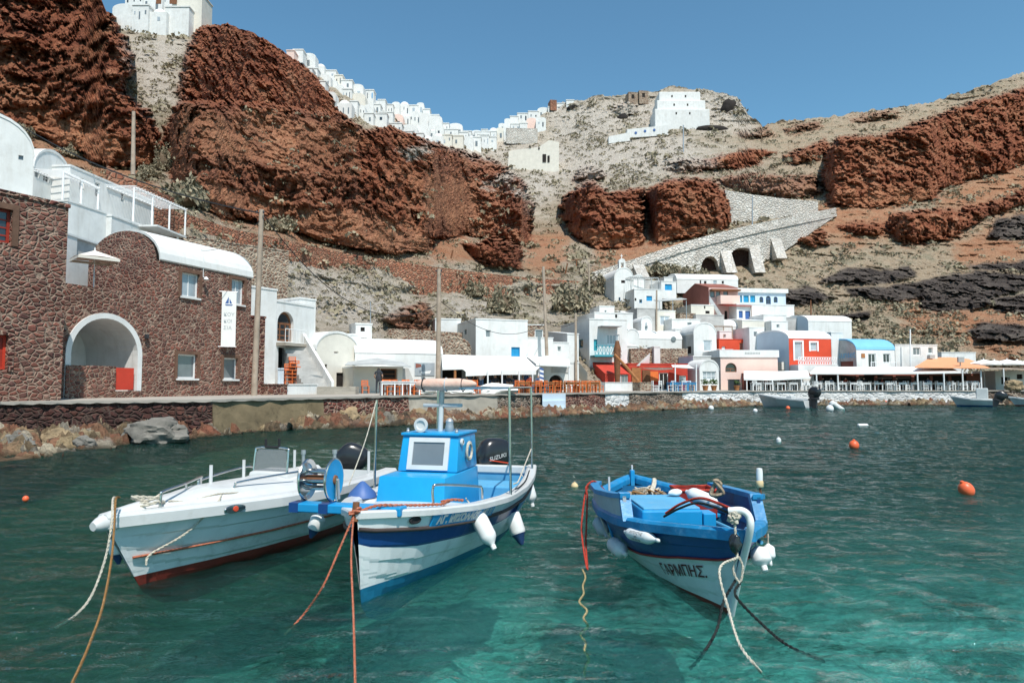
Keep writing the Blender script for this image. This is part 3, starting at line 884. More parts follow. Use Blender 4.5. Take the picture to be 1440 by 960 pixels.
def arch_pts(u0, u1, v0, v1, n=10, flat=1.0):
    """opening outline, springing so that the top of the arch is v1"""
    r = (u1 - u0) / 2
    h = min(r * flat, (v1 - v0) * 0.85)
    pts = []
    for i in range(n + 1):
        a = math.pi * (1 - i / n)
        pts.append(((u0 + u1) / 2 + r * math.cos(a), v1 - h + h * math.sin(a)))
    return pts, v1 - h
def wall_face(mb, F, H, ops, rd=0.14, mi=0, mi_rev=None):
    """wall rectangle W x H with openings [(u0,v0,u1,v1,arch)], with reveals rd deep"""
    mi_rev = mi if mi_rev is None else mi_rev
    us = sorted(set([0, F.W] + [x for o in ops for x in (o[0], o[2])]))
    vs = sorted(set([0, H] + [x for o in ops for x in (o[1], o[3])]))
    for i in range(len(us) - 1):
        for j in range(len(vs) - 1):
            cu, cv = (us[i] + us[i + 1]) / 2, (vs[j] + vs[j + 1]) / 2
            if any(o[0] < cu < o[2] and o[1] < cv < o[3] for o in ops):
                continue
            mb.quad(F.pt(us[i], vs[j]), F.pt(us[i + 1], vs[j]), F.pt(us[i + 1], vs[j + 1]), F.pt(us[i], vs[j + 1]), mi)
    for (u0, v0, u1, v1, arch) in ops:
        if arch:
            pts, vsp = arch_pts(u0, u1, v0, v1)
            half = len(pts) // 2
            mb.poly([F.pt(*p) for p in pts[:half + 1]] + [F.pt(u0, v1)], mi)
            mb.poly([F.pt(*p) for p in pts[half:]] + [F.pt(u1, v1)], mi)
            outline = [(u0, v0)] + pts + [(u1, v0)]
        else:
            outline = [(u0, v0), (u0, v1), (u1, v1), (u1, v0)]
        n = len(outline)
        for k in range(n):
            a, b = outline[k], outline[(k + 1) % n]
            mb.quad(F.pt(*a), F.pt(*b), F.pt(*b, -rd), F.pt(*a, -rd), mi_rev)
def obar(mb, F, u0, v0, u1, v1, out0, out1, mi=0):
    """box on a face between (u0,v0)-(u1,v1), from out0 to out1 outward"""
    p = [F.pt(u0, v0, out0), F.pt(u1, v0, out0), F.pt(u1, v1, out0), F.pt(u0, v1, out0)]
    mb.prism(p, F.n * (out1 - out0), mi)
def make_window(root, F, o, frame='white_clean', pane='glass_dark', bars=(1, 0), rd=0.14, fw=None, name='window', surround=None, sill=None, label=None):
    u0, v0, u1, v1, arch = o
    w, h = u1 - u0, v1 - v0
    fw = fw or max(0.04, 0.09 * min(w, h))
    back = -rd + 0.01
    if frame is None:
        m = MB()
        if arch:
            pts, _ = arch_pts(u0, u1, v0, v1)
            m.prism([F.pt(*p, back) for p in [(u0, v0)] + pts + [(u1, v0)]], F.n * 0.02)
        else:
            obar(m, F, u0, v0, u1, v1, back, back + 0.02)
        wo = m.build(name, pane, root)
        if label: wo['label'] = label
        return wo
    m = MB()
    ft = 0.05
    if arch:
        pts, vsp = arch_pts(u0, u1, v0, v1)
        r = (u1 - u0) / 2
        k = 1 - fw / r
        cu = (u0 + u1) / 2
        for i in range(len(pts) - 1):
            a, b = pts[i], pts[i + 1]
            ai = (cu + (a[0] - cu) * k, vsp + (a[1] - vsp) * k); bi = (cu + (b[0] - cu) * k, vsp + (b[1] - vsp) * k)
            m.prism([F.pt(*a, back), F.pt(*b, back), F.pt(*bi, back), F.pt(*ai, back)], F.n * ft)
        top = vsp
        obar(m, F, u0 + fw, vsp - fw / 2, u1 - fw, vsp + fw / 2, back, back + ft * 0.8)
    else:
        top = v1 - fw
        obar(m, F, u0, v1 - fw, u1, v1, back, back + ft)
    obar(m, F, u0, v0, u0 + fw, top, back, back + ft)
    obar(m, F, u1 - fw, v0, u1, top, back, back + ft)
    obar(m, F, u0 + fw, v0, u1 - fw, v0 + fw, back, back + ft)
    nx, nz = bars
    bw = fw * 0.6
    for i in range(nx):
        c = u0 + w * (i + 1) / (nx + 1)
        obar(m, F, c - bw / 2, v0 + fw, c + bw / 2, top, back + 0.005, back + ft * 0.9)
    for i in range(nz):
        c = v0 + (top - v0) * (i + 1) / (nz + 1)
        obar(m, F, u0 + fw, c - bw / 2, u1 - fw, c + bw / 2, back + 0.003, back + ft * 0.8)
    wo = m.build(name, frame, root)
    if label: wo['label'] = label
    p = MB()
    if arch:
        pts, _ = arch_pts(u0 + fw * .5, u1 - fw * .5, v0 + fw * .5, v1 - fw * .5)
        p.prism([F.pt(*q, back + 0.004) for q in [(u0 + fw * .5, v0 + fw * .5)] + pts + [(u1 - fw * .5, v0 + fw * .5)]], F.n * 0.012)
    else:
        obar(p, F, u0 + fw * .5, v0 + fw * .5, u1 - fw * .5, v1 - fw * .5, back + 0.004, back + 0.016)
    p.build('pane', pane, wo)
    if surround:
        s = MB(); sw = fw * 2.2
        obar(s, F, u0 - sw, v0 - sw * 0.4, u0, v1 + sw, 0.0, 0.045)
        obar(s, F, u1, v0 - sw * 0.4, u1 + sw, v1 + sw, 0.0, 0.045)
        obar(s, F, u0, v1, u1, v1 + sw, 0.0, 0.045)
        s.build('surround', surround, wo)
    if sill:
        s = MB()
        obar(s, F, u0 - fw, v0 - fw * 1.2, u1 + fw, v0, 0.0, 0.10)
        s.build('sill', sill, wo)
    return wo
class House:
    pass
def house(name, label, L, Rr, top, bot=None, d=6, wall='white_plaster', roofm='white_plaster', roof='flat', rise=None,
          wins=(), side=None, group=None, cat='house', zb=None, zt=None, rd=0.14, cap=0.12, over=0.04, vn_arch=True):
    """front wall from image column L=(px, Y) to R=(px, Y); top / bot are image rows of eave and foot at the left corner"""
    H = House()
    zt = zt if zt is not None else ZAT(L[0], top, L[1])
    zb = zb if zb is not None else ZAT(L[0], bot, L[1])
    A = XY(L[0], L[1], (zb + zt) / 2); B = XY(Rr[0], Rr[1], (zb + zt) / 2)
    u = (B - A); W = u.length; u.normalize()
    nin = Vector((-u.y, u.x, 0))
    ctr = (A + B) / 2 + nin * (d / 2)
    root = thing(name, label, cat, (ctr.x, ctr.y, zb), group)
    Hh = zt - zb
    F = Face(A, u, W, zb); Rf = Face(B, nin, d, zb); Bf = Face(B + nin * d, -u, W, zb); Lf = Face(A + nin * d, -nin, d, zb)
    faces = dict(F=F, R=Rf, B=Bf, L=Lf)
    H.root, H.F, H.R, H.L, H.B, H.zb, H.zt, H.W, H.d, H.H = root, F, Rf, Lf, Bf, zb, zt, W, d, Hh
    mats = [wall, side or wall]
    mb = MB()
    ops = {k: [] for k in faces}
    todo = []
    for w in wins:
        w = dict(w)
        f = faces[w.pop('face', 'F')]
        key = [k for k in faces if faces[k] is f][0]
        u0, v0, u1, v1 = f.rect(*w.pop('px'))
        u0, u1 = max(0.05, u0), min(f.W - 0.05, u1)
        v0, v1 = max(0.0, v0), min(Hh - 0.03, v1)
        if u1 - u0 < 0.12 or v1 - v0 < 0.12:
            continue
        o = (u0, v0, u1, v1, w.pop('arch', False))
        ops[key].append(o)
        todo.append((f, o, w))
    for k, f in faces.items():
        wall_face(mb, f, Hh, ops[k], rd, 0 if k == 'F' else 1)
    rb = MB()
    if roof == 'flat':
        c = [F.pt(-over, Hh, over), F.pt(W + over, Hh, over), Bf.pt(-over, Hh, over), Bf.pt(W + over, Hh, over)]
        rb.prism(c, (0, 0, cap))
    elif roof == 'shed':          # slopes up to the back by rise
        r = rise or 0.8
        f0, f1 = F.pt(0, Hh), F.pt(W, Hh); b0, b1 = Bf.pt(W, Hh + r), Bf.pt(0, Hh + r)
        mb.poly([F.pt(0, Hh), Bf.pt(W, Hh), b0], 1); mb.poly([F.pt(W, Hh), Bf.pt(0, Hh), b1], 1)
        mb.quad(Bf.pt(0, Hh), Bf.pt(W, Hh), b0, b1, 1)
        rb.prism([F.pt(-over, Hh + .004, over), F.pt(W + over, Hh + .004, over), Bf.pt(-over, Hh + r, over), Bf.pt(W + over, Hh + r, over)], (0, 0, cap))
    elif roof in ('vault_u', 'vault_n', 'gable_u'):
        along_u = roof != 'vault_n'
        span = d if along_u else W
        r = rise or span * 0.28
        nseg = 2 if roof == 'gable_u' else 14
        prof = []
        for i in range(nseg + 1):
            a = math.pi * i / nseg
            if roof == 'gable_u':
                prof.append((span * i / nseg, r if i == 1 else 0))
            else:
                prof.append((span / 2 - span / 2 * math.cos(a), r * math.sin(a)))
        k = 1 + 2 * over / span
        outer = [((t - span / 2) * k + span / 2, h * (1 + over / max(r, .1)) + cap * (0.5 + 0.5 * h / max(r, .1))) for t, h in prof]
        if along_u:
            fr = lambda t, h, o: Rf.pt(t, Hh + h, o)      # profile seen on the right end, t runs inwards
            ends = (Rf, Lf)
            mb.poly([Rf.pt(t, Hh + h) for t, h in prof], 1)
            mb.poly([Lf.pt(d - t, Hh + h) for t, h in prof], 1)
            length = W
            pol = [Rf.pt(t, Hh + h + 0.003, over) for t, h in prof] + [Rf.pt(t, Hh + h + 0.003, over) for t, h in reversed(outer)]
            rb_dir = -u * (length + 2 * over)
        else:
            mb.poly([F.pt(t, Hh + h) for t, h in prof], 0)
            mb.poly([Bf.pt(W - t, Hh + h) for t, h in prof], 1)
            length = d
            pol = [F.pt(t, Hh + h + 0.003, over) for t, h in prof] + [F.pt(t, Hh + h + 0.003, over) for t, h in reversed(outer)]
            rb_dir = nin * (length + 2 * over)
        n = len(prof)
        a0 = pol[:n]; a1 = list(reversed(pol[n:]))
        for i in range(n - 1):
            q = [a0[i], a0[i + 1], a1[i + 1], a1[i]]
            e = [p + rb_dir for p in q]
            rb.quad(q[0], q[1], q[2], q[3]); rb.quad(e[0], e[1], e[2], e[3])
            rb.quad(a1[i], a1[i + 1], a1[i + 1] + rb_dir, a1[i] + rb_dir)
            rb.quad(a0[i], a0[i + 1], a0[i + 1] + rb_dir, a0[i] + rb_dir)
        rb.quad(a0[0], a1[0], a1[0] + rb_dir, a0[0] + rb_dir); rb.quad(a0[-1], a1[-1], a1[-1] + rb_dir, a0[-1] + rb_dir)
        H.rise = r
    mb.build('wall', mats, root)
    if rb.v:
        H.roof = rb.build('roof', roofm, root, smooth=35)
    for f, o, w in todo:
        make_window(root, f, o, rd=rd, **w)
    return H
def slab_part(root, name, F, u0, u1, v0, v1, out0, out1, m, **k):
    mb = MB(); obar(mb, F, u0, v0, u1, v1, out0, out1)
    return mb.build(name, m, root, **k)
def railing(root, F, u0, u1, v0, v1, out, m, n=10, r=0.025, diag=False, name='railing'):
    mb = MB()
    mb.tube([F.pt(u0, v1, out), F.pt(u1, v1, out)], r, 6)
    mb.tube([F.pt(u0, v0, out), F.pt(u1, v0, out)], r, 6)
    for i in range(n + 1):
        t = u0 + (u1 - u0) * i / n
        mb.tube([F.pt(t, v0, out), F.pt(t, v1, out)], r * 0.8, 6)
        if diag and i < n:
            t2 = u0 + (u1 - u0) * (i + 1) / n
            mb.tube([F.pt(t, v0, out), F.pt(t2, v1, out)], r * 0.6, 5)
            mb.tube([F.pt(t, v1, out), F.pt(t2, v0, out)], r * 0.6, 5)
    return mb.build(name, m, root)
def text_mesh(body, size, fn, thick=0.004, spacing=1.0, bold=0.0):
    """letters laid on a surface: fn(u, v, out) -> world point"""
    cu = bpy.data.curves.new('lettering', 'FONT')
    cu.body = body; cu.size = size; cu.space_character = spacing; cu.offset = bold
    cu.resolution_u = 3
    ob = bpy.data.objects.new('lettering', cu)
    COL.objects.link(ob)
    bpy.context.view_layer.update()
    dg = bpy.context.evaluated_depsgraph_get()
    me = bpy.data.meshes.new_from_object(ob.evaluated_get(dg))
    mb = MB()
    mb.add([fn(v.co.x, v.co.y, thick) for v in me.vertices], [tuple(p.vertices) for p in me.polygons])
    width = max((v.co.x for v in me.vertices), default=0)
    bpy.data.objects.remove(ob); bpy.data.curves.remove(cu); bpy.data.meshes.remove(me)
    return mb, width
def text_width(body, size, spacing=1.0):
    return text_mesh(body, size, lambda u, v, o: Vector((u, v, o)), spacing=spacing)[1]
W_ = lambda x0, y0, x1, y1, **k: dict(px=(x0, y0, x1, y1), **k)
shade_pane = dict(frame=None, pane='dark_inside')  # closed dark sheet in the opening, painting the shade behind it
QF = [(-260, 17.5), (-100, 21), (0, 23.5), (150, 25.6), (300, 27.2), (455, 32.5), (575, 37.5), (700, 42.5), (790, 47), (850, 50.5), (905, 54), (960, 58.5), (1060, 64.5), (1200, 66.2), (1376, 67.6), (1500, 67.8), (1720, 66)]
def qy(px):
    return float(np.interp(px, [a for a, b in QF], [b for a, b in QF]))
def qpt(px, off=0.0, z=ZQ):
    """plan point on the quay edge at column px, moved off metres away from the sea (radially)"""
    p = XY(px, qy(px), z)
    r = Vector((p.x, p.y, 0)).normalized()
    q = XY(px + 4, qy(px + 4), z) - XY(px - 4, qy(px - 4), z)
    n = Vector((-q.y, q.x, 0)).normalized()
    p = p + n * off
    p.z = z
    return p
sb_y = np.concatenate([np.arange(-12, 12, .3), np.arange(12, 75, 1.2)])
sb_v = []
for y in sb_y:
    for k in range(121):
        x = (k / 120 - .5) * 2 * max(10, abs(y) * 1.05 + 6)
        px = 720 + FPX * x / max(y, 3.0)
        dq = qy(min(max(px, -260), 1720)) - y
        sb_v.append((x, y, -min(max(.5, .45 + dq * .10), 0.75 + .09 * max(y, 0), 4.0)))
sb_v = np.array(sb_v); sb_v[:, 2] += .25 * fbm(sb_v * .6, 4, 401, ridged=True) - .1
kk = np.arange(len(sb_y) - 1)[:, None] * 121 + np.arange(120)[None, :]
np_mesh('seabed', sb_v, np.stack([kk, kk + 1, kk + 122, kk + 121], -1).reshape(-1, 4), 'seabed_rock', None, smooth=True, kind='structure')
mb = MB()
pxs = list(range(-260, 1721, 9))
fr = [qpt(x, -0.05 + .045 * math.sin(x * .9) * math.sin(x * .37), ZQ) for x in pxs]
bk = []
for x in pxs:
    p = qpt(x, 0, ZQ); r = Vector((p.x, p.y, 0)).normalized()
    q = p + r * (16 if x > 100 else 22); q.z = ZQ; bk.append(q)
for i in range(len(pxs) - 1):
    mb.quad(fr[i], fr[i + 1], bk[i + 1], bk[i])
    lo0, lo1 = fr[i] - Vector((0, 0, .105 + .025 * math.sin(i * 2.1))), fr[i + 1] - Vector((0, 0, .105 + .025 * math.sin(i * 2.1 + 2.1)))
    mb.quad(lo0, lo1, fr[i + 1], fr[i])
    in0 = qpt(pxs[i], 0.02, ZQ - .13); in1 = qpt(pxs[i + 1], 0.02, ZQ - .13)
    mb.quad(in0, in1, lo1, lo0)
mb.build('pavement', 'pavement', origin=(0, 0, 0))['kind'] = 'structure'
SEAWALLS = [
    (-260, 300, 'dark_masonry', 'dark red rubble retaining wall below the stone tower house'),
    (300, 456, 'old_concrete', 'stained yellow brown concrete quay block below the wooden pole'),
    (456, 575, 'red_masonry_fine', 'low red stone quay wall below the white cave house'),
    (575, 700, 'concrete', 'weathered grey layered quay wall below the white tarpaulins'),
    (700, 790, 'quay_masonry', 'brown rubble quay wall below the orange chairs'),
    (790, 852, 'red_masonry_fine', 'reddish rubble quay wall beside the blue grey steps'),
    (852, 885, 'white_masonry', 'short whitewashed quay wall left of the red shack'),
    (885, 960, 'quay_masonry', 'brown rubble quay wall below the red shack'),
    (960, 1060, 'white_masonry', 'pale quay wall beside the white domed kiosk'),
    (1060, 1376, 'white_masonry', 'long whitewashed sea wall below the taverna canopies'),
    (1376, 1720, 'quay_masonry', 'rough brown quay wall at the right end of the harbour'),
]
for x0, x1, m_, lab in SEAWALLS:
    mb = MB()
    n = max(2, int((x1 - x0) / 12))
    pr = None
    for i in range(n + 1):
        x = x0 + (x1 - x0) * i / n
        x = min(max(x, x0 + 0.15), x1 - 0.15)
        cols_ = []
        for j in range(6):
            z = ZQ - 0.14 - (ZQ + 0.9 - 0.14) * j / 5
            jit = 0.0 if j == 0 else (0.02 if 'concrete' in m_ else .04 if m_ == 'white_masonry' else .1) * math.sin(i * 2.3 + j * 1.7)
            cols_.append(qpt(x, 0.05 - 0.03 * j + jit, z))
        b = [qpt(x, 1.2, ZQ - 0.14), qpt(x, 1.2, -0.9)]
        cur = cols_ + [b[1], b[0]]
        if pr:
            for j in range(len(cur)):
                k = (j + 1) % len(cur)
                mb.quad(pr[j], cur[j], cur[k], pr[k])
        else:
            mb.poly(cur)
        pr = cur
    mb.poly(pr)
    tag(mb.build('sea_wall', m_), lab, 'wall')
SHW = [(-260, 5.5), (0, 5.2), (150, 4.0), (270, 2.6), (305, 0.7), (420, 0.8), (460, 2.2), (560, 3.2), (640, 3.0), (760, 2.6), (860, 1.8), (960, 2.2), (1060, 1.8), (1240, 1.6), (1376, 2.0), (1440, 3.5), (1720, 4)]
sx_ = np.concatenate([np.arange(-260, 480, 2.0), np.arange(480, 1720, 2.5)])
nv_ = 56
vv_, ff_ = [], []
for i, x in enumerate(sx_):
    w = float(np.interp(x, [a for a, b in SHW], [b for a, b in SHW]))
    for j in range(nv_):
        t = j / (nv_ - 1)
        p = qpt(x, 0.25 - (w + 0.4) * t)
        p.z = 0.34 - 0.62 * t ** 1.1
        vv_.append((p.x, p.y, p.z))
vv_ = np.array(vv_)
c1 = vnoise(np.floor(vv_ * np.array([1.5, 1.5, 0]) + 0.8 * fbm(vv_ * 1.2, 2, 201)[:, None]), 203)
c2 = vnoise(np.floor(vv_ * np.array([3.1, 3.1, 0]) + 0.8 * fbm(vv_ * 2.2, 2, 205)[:, None]), 207)
def cobbles(p, cell, seed):
    q = p[:, :2] / cell; g = np.floor(q).astype(np.int64); best = np.zeros(len(p))
    for dx in (-1, 0, 1):
        for dy in (-1, 0, 1):
            gx, gy2 = g[:, 0] + dx, g[:, 1] + dy; z0 = gx * 0
            cx_ = gx + _hash(gx, gy2, z0, seed); cy_ = gy2 + _hash(gx, gy2, z0 + 1, seed); rr_ = .45 + .5 * _hash(gx, gy2, z0 + 2, seed)
            d2 = ((q[:, 0] - cx_) ** 2 + (q[:, 1] - cy_) ** 2) / rr_ ** 2
            best = np.maximum(best, np.sqrt(np.clip(1 - d2, 0, 1)) * rr_)
    return best * cell
wp_ = vv_ + 0.12 * np.stack([fbm(vv_ * 3, 2, 215), fbm(vv_ * 3 + 9, 2, 216), vv_[:, 2] * 0], 1)
vv_[:, 2] += 0.60 * cobbles(wp_, .95, 211) + 0.75 * cobbles(wp_, .38, 213) + 0.10 * c2 + 0.16 * vnoise(np.floor(wp_ * np.array([4.2, 4.2, 0]) + .5 * c1[:, None]), 219) + 0.14 * fbm(vv_ * 4.1, 4, 209, ridged=True) - .42
ns_ = len(sx_)
kk = np.arange(ns_ - 1)[:, None] * nv_ + np.arange(nv_ - 1)[None, :]
ff_ = np.stack([kk, kk + 1, kk + nv_ + 1, kk + nv_], -1).reshape(-1, 4)
np_mesh('shore', vv_, ff_, 'shore_mix', None, smooth=False, kind='structure')
ROCKS = [  # px, py of the foot, width px, height px, material, words
    (205, 624, 84, 34, 'shore_rock_grey', 'broad smooth grey boulder lying half in the water'),
    (60, 596, 44, 22, 'shore_rock', 'pale tan rock against the foot of the rubble wall'),
    (20, 604, 40, 26, 'shore_rock', 'ochre rock at the foot of the rubble wall, nearest the left edge'),
    (108, 606, 36, 24, 'shore_rock', 'tan angular rock beside the broad grey boulder'),
    (150, 600, 38, 20, 'shore_rock', 'flat pale rock behind the broad grey boulder'),
    (232, 598, 24, 22, 'shore_rock_red', 'rust red rock right of the broad grey boulder'),
    (258, 602, 30, 26, 'shore_rock_red', 'dull red rock close to the concrete block'),
    (282, 606, 26, 24, 'shore_rock_red', 'dark red rock against the corner of the concrete block'),
    (12, 634, 46, 22, 'shore_rock_grey', 'wet dark rock at the waterline on the left edge'),
    (70, 626, 44, 20, 'shore_rock', 'brown rock at the waterline left of the grey boulder'),
    (112, 630, 30, 16, 'shore_rock_grey', 'small wet rock touching the grey boulder'),
    (180, 592, 30, 14, 'shore_rock', 'small cream rock under the wall behind the grey boulder'),
    (472, 598, 52, 26, 'shore_rock', 'rounded yellow rock right of the concrete block'),
    (530, 590, 74, 22, 'shore_rock_grey', 'long pale slab rock below the red stone quay wall'),
    (585, 592, 44, 16, 'shore_rock', 'low yellow rock below the layered quay wall'),
    (668, 584, 60, 18, 'shore_rock_grey', 'flat grey ledge rock beyond the blue cabin boat'),
    (905, 572, 26, 9, 'shore_rock', 'low brown rock at the foot of the red shack quay'),
    (1220, 561, 20, 12, 'basalt', 'dark block of rock at the foot of the white sea wall'),
    (1392, 560, 26, 14, 'shore_rock', 'brown rock under the right end of the terrace'),
    (1422, 558, 26, 16, 'shore_rock_grey', 'grey brown rock behind the small red boat'),
    (1432, 548, 24, 14, 'shore_rock', 'tan rock above the small red boat'),
]
for i, (x, y, w, h, m_, lab) in enumerate(ROCKS):
    z0 = 0.0 if y > 584 or x > 400 else 0.25
    p = G(x, y, z0 - 0.0) if y > 556 else P(x, y, 66)
    k = p.y / FPX
    mb = MB().blob((p.x, p.y + w * k * 0.35, p.z + h * k * 0.38), (w * k / 2, w * k * 0.36, h * k * 0.66), seed=i + 3, rough=0.42, sub=4, freq=1.7)
    tag(mb.build('rock', m_, smooth=28), lab, 'rock', 'rocks along the shore')
def hill_wall(name, label, pts, m_, thick=0.7, down=6.0, cat='wall', zc=None, cap=None):
    """wall following pts (px, py_top, Y), its foot sunk in the slope"""
    mb = MB(); capb = MB()
    pr = None
    for (x, y, Yd) in pts:
        t = P(x, y, Yd)
        r = Vector((0, 1, 0))
        cur = [t, Vector((t.x, t.y - 0.25, t.z - down)), Vector((t.x, t.y + thick, t.z - down)), t + r * thick]
        if pr:
            for j in range(4):
                k = (j + 1) % 4
                mb.quad(pr[j], cur[j], cur[k], pr[k])
        else:
            mb.poly(cur)
        pr = cur
    mb.poly(pr)
    o = mb.build(name, m_)
    return tag(o, label, cat)
hill_wall('terrace_wall', 'long red dry stone wall carrying the hillside path above the white houses',
          [(196, 282, 53.5), (240, 295, 56), (290, 310, 59.5), (330, 323, 62.5), (372, 331, 66), (410, 339, 68), (465, 352, 74), (520, 362, 77.5), (560, 368, 81), (600, 374, 83), (650, 380, 87), (700, 386, 90), (740, 390, 93.5), (780, 393, 95.5), (820, 396, 98), (866, 400, 100)], 'terrace_masonry', 0.8, 5.6)
hill_wall('terrace_wall', 'low red dry stone wall stepping up behind the white hotel',
          [(150, 232, 50), (205, 262, 52), (240, 276, 55)], 'terrace_masonry', 0.6, 4.0)
tag(bpy.data.objects['terrace_wall.001'], None, 'wall')
hill_wall('terrace_wall', 'rough tan stone wall behind the white cave house roof',
          [(545, 462, 60), (580, 463, 60), (620, 466, 61), (655, 468, 62)], 'tan_masonry', 0.6, 5.0)
hill_wall('terrace_wall', 'pale stone wall along the upper turn of the ramp',
          [(1020, 267, 140), (1060, 274, 142), (1110, 280, 144), (1150, 283, 146)], 'pale_masonry', 1.0, 9.0)
RT = [(832, 383, 108), (870, 371, 111), (910, 358, 115), (960, 341, 120), (1000, 330, 124), (1040, 320, 127), (1080, 311, 131), (1120, 303, 135), (1176, 292, 140)]
root = thing('stone_ramp', 'long pale stone ramp climbing the hill on two arches', 'ramp', P(1000, 372, 122))
mb = MB(); par = MB()
def rt(x):
    return np.interp(x, [r[0] for r in RT], [r[1] for r in RT]), np.interp(x, [r[0] for r in RT], [r[2] for r in RT])
ARCH = [(987, 1010, 360), (1027, 1062, 348)]
xs_ = [832 + i * 4 for i in range(87)]
LOW = ([832, 900, 960, 1000, 1060, 1100, 1150, 1176], [394, 384, 380, 378, 372, 352, 318, 300])
def ramp_y(x):
    return gy(x, float(np.interp(x, *LOW)) + 3) - 1.6
pr = None
for x in xs_:
    y, Yd = rt(x)
    lowpy = float(np.interp(x, *LOW))
    Yf = gy(x, lowpy + 3) - 1.6
    t = P(x, y + 11, Yf); lo = P(x, lowpy + 3, Yf - .4)
    for (a0, a1, ac) in ARCH:
        if a0 < x < a1:
            tt = (x - (a0 + a1) / 2) / ((a1 - a0) / 2)
            lo = P(x, ac + 13 - 13 * math.sqrt(max(0, 1 - tt * tt)), Yf - .3)
    lob = Vector((lo.x, lo.y + 5, lo.z));
    cur = [t, lo, lob, Vector((t.x, t.y + 3.2, t.z))]
    if pr:
        for j in range(4):
            k = (j + 1) % 4
            mb.quad(pr[j], cur[j], cur[k], pr[k])
    pr = cur
mb.build('causeway', 'pale_masonry', root)
for x0, x1, dn in ((832, 1176, 0),):
    pr = None
    for x in xs_:
        y, Yd = rt(x)
        t = P(x, y, ramp_y(x) + 3.4); b = Vector((t.x, t.y - 0.1, t.z - 3.0))
        cur = [t, b, b + Vector((0, .5, 0)), t + Vector((0, .5, 0))]
        if pr:
            for j in range(4):
                par.quad(pr[j], cur[j], cur[(j + 1) % 4], pr[(j + 1) % 4])
        pr = cur
par.build('parapet', 'pale_masonry', root)
pr = None; par = MB()
for x in xs_:
    y, Yd = rt(x)
    t = P(x, y + 8.5, ramp_y(x)); b = Vector((t.x, t.y - 0.05, t.z - 0.6))
    cur = [t + Vector((0, -.2, 0)), b + Vector((0, -.2, 0)), b + Vector((0, .4, 0)), t + Vector((0, .4, 0))]
    if pr:
        for j in range(4):
            par.quad(pr[j], cur[j], cur[(j + 1) % 4], pr[(j + 1) % 4])
    pr = cur
par.build('parapet', 'pale_masonry', root)
for (x, y0, y1) in ((890, 372, 384), (1013, 352, 374), (1053, 345, 374), (1084, 335, 354)):
    _, Yd = rt(x)
    a = P(x, y0, ramp_y(x) - .1); b = P(x + 9, y1 + 9, ramp_y(x) - 3.8); c = Vector((a.x, a.y + .4, b.z))
    w = Vector((1.7, 0, 0))
    MB().prism([a, b, c], w).build('buttress', 'pale_masonry', root)
for (a0, a1, ac) in ARCH:
    _, Yd = rt((a0 + a1) / 2)
    Yr = ramp_y((a0 + a1) / 2) + 1.8
    F_ = Face(P(a0 - 3, ac + 14, Yr), (1, 0), (a1 - a0 + 8) / FPX * Yr, ZAT(a0, ac + 20, Yr))
    m_ = MB(); obar(m_, F_, 0, -2, F_.W, 3.0, 0, .2)
    m_.build('arch_back', 'dark_masonry', root)
T = house('stone_tower_house', 'tall red rubble stone house at the left edge with red framed windows', (-60, 22.6), (91, 25.6), 260, d=8, zb=ZQ, wall='red_masonry', roofm='red_masonry_fine', cat='house', rd=0.22, cap=0.14, over=0.05,
          wins=[W_(-30, 291, 17, 339, frame='red_wood', pane='glass_dark', bars=(1, 3), surround='window_stone'), W_(-30, 470, 11, 519, frame='vermilion_gate', pane='red_wood', bars=(1, 0), surround='red_masonry_fine')])
LA, LB = (84, 28.4), (352, 38.6)
zt_ter, zt_eave = 6.25, 8.0
A_ = XY(LA[0], LA[1], 4.5); B_ = XY(LB[0], LB[1], 4.5)
u_ = (B_ - A_); WA = u_.length; u_.normalize(); n_in = Vector((-u_.y, u_.x, 0))
root = thing('stone_house', 'red rubble stone house with a white arched loggia and a barrel roof', 'house', ((A_ + B_) / 2 + n_in * 3).to_tuple()[:2] + (ZQ,))
FA = Face(A_, u_, WA, ZQ)
us = FA.hit(219, 400)[0]         # the vaulted upper floor starts here
arch_o = FA.rect(91, 440, 199, 553)
arch = (arch_o[0], 0.0, arch_o[2], arch_o[3], True)
wl1 = FA.rect(249, 498, 277, 532) + (False,)
wl2 = FA.rect(314, 503, 334, 533) + (False,)
wu1 = FA.rect(255, 384, 280, 418) + (False,)
wu2 = FA.rect(325, 393, 343, 428) + (False,)
mb = MB()
HT = zt_ter - ZQ; HE = zt_eave - ZQ
Fa = Face(A_, u_, us, ZQ)
wall_face(mb, Fa, HT, [arch], 0.02)
Fb = Face(A_ + u_ * us, u_, WA - us, ZQ)
sh = lambda o: (o[0] - us, o[1], o[2] - us, o[3], o[4])
wall_face(mb, Fb, HE, [sh(wl1), sh(wl2), sh(wu1), sh(wu2)], 0.22)
dA = 4.7
Re = Face(B_, n_in, dA, ZQ)
Le = Face(A_ + u_ * us + n_in * dA, -n_in, dA, ZQ)
prof = [(dA / 2 - dA / 2 * math.cos(math.pi * i / 16), 1.6 * math.sin(math.pi * i / 16)) for i in range(17)]
wall_face(mb, Re, HE, [])
mb.poly([Re.pt(t, HE + h) for t, h in prof])
mb.poly([Le.pt(dA - t, HE + h) for t, h in prof] )
mb.quad(Le.pt(0, HT - .5), Le.pt(dA, HT - .5), Le.pt(dA, HE), Le.pt(0, HE))
T0 = A_ + n_in * 0.0
mb.quad(Fa.pt(0, HT - .35, -.25), Fa.pt(us, HT - .35, -.25), Fa.pt(us, HT - .35, -6), Fa.pt(0, HT - .35, -6))
mb.quad(Fa.pt(0, HT, 0), Fa.pt(us, HT, 0), Fa.pt(us, HT, -.25), Fa.pt(0, HT, -.25))
mb.quad(Fa.pt(0, HT, -.25), Fa.pt(us, HT, -.25), Fa.pt(us, HT - .35, -.25), Fa.pt(0, HT - .35, -.25))
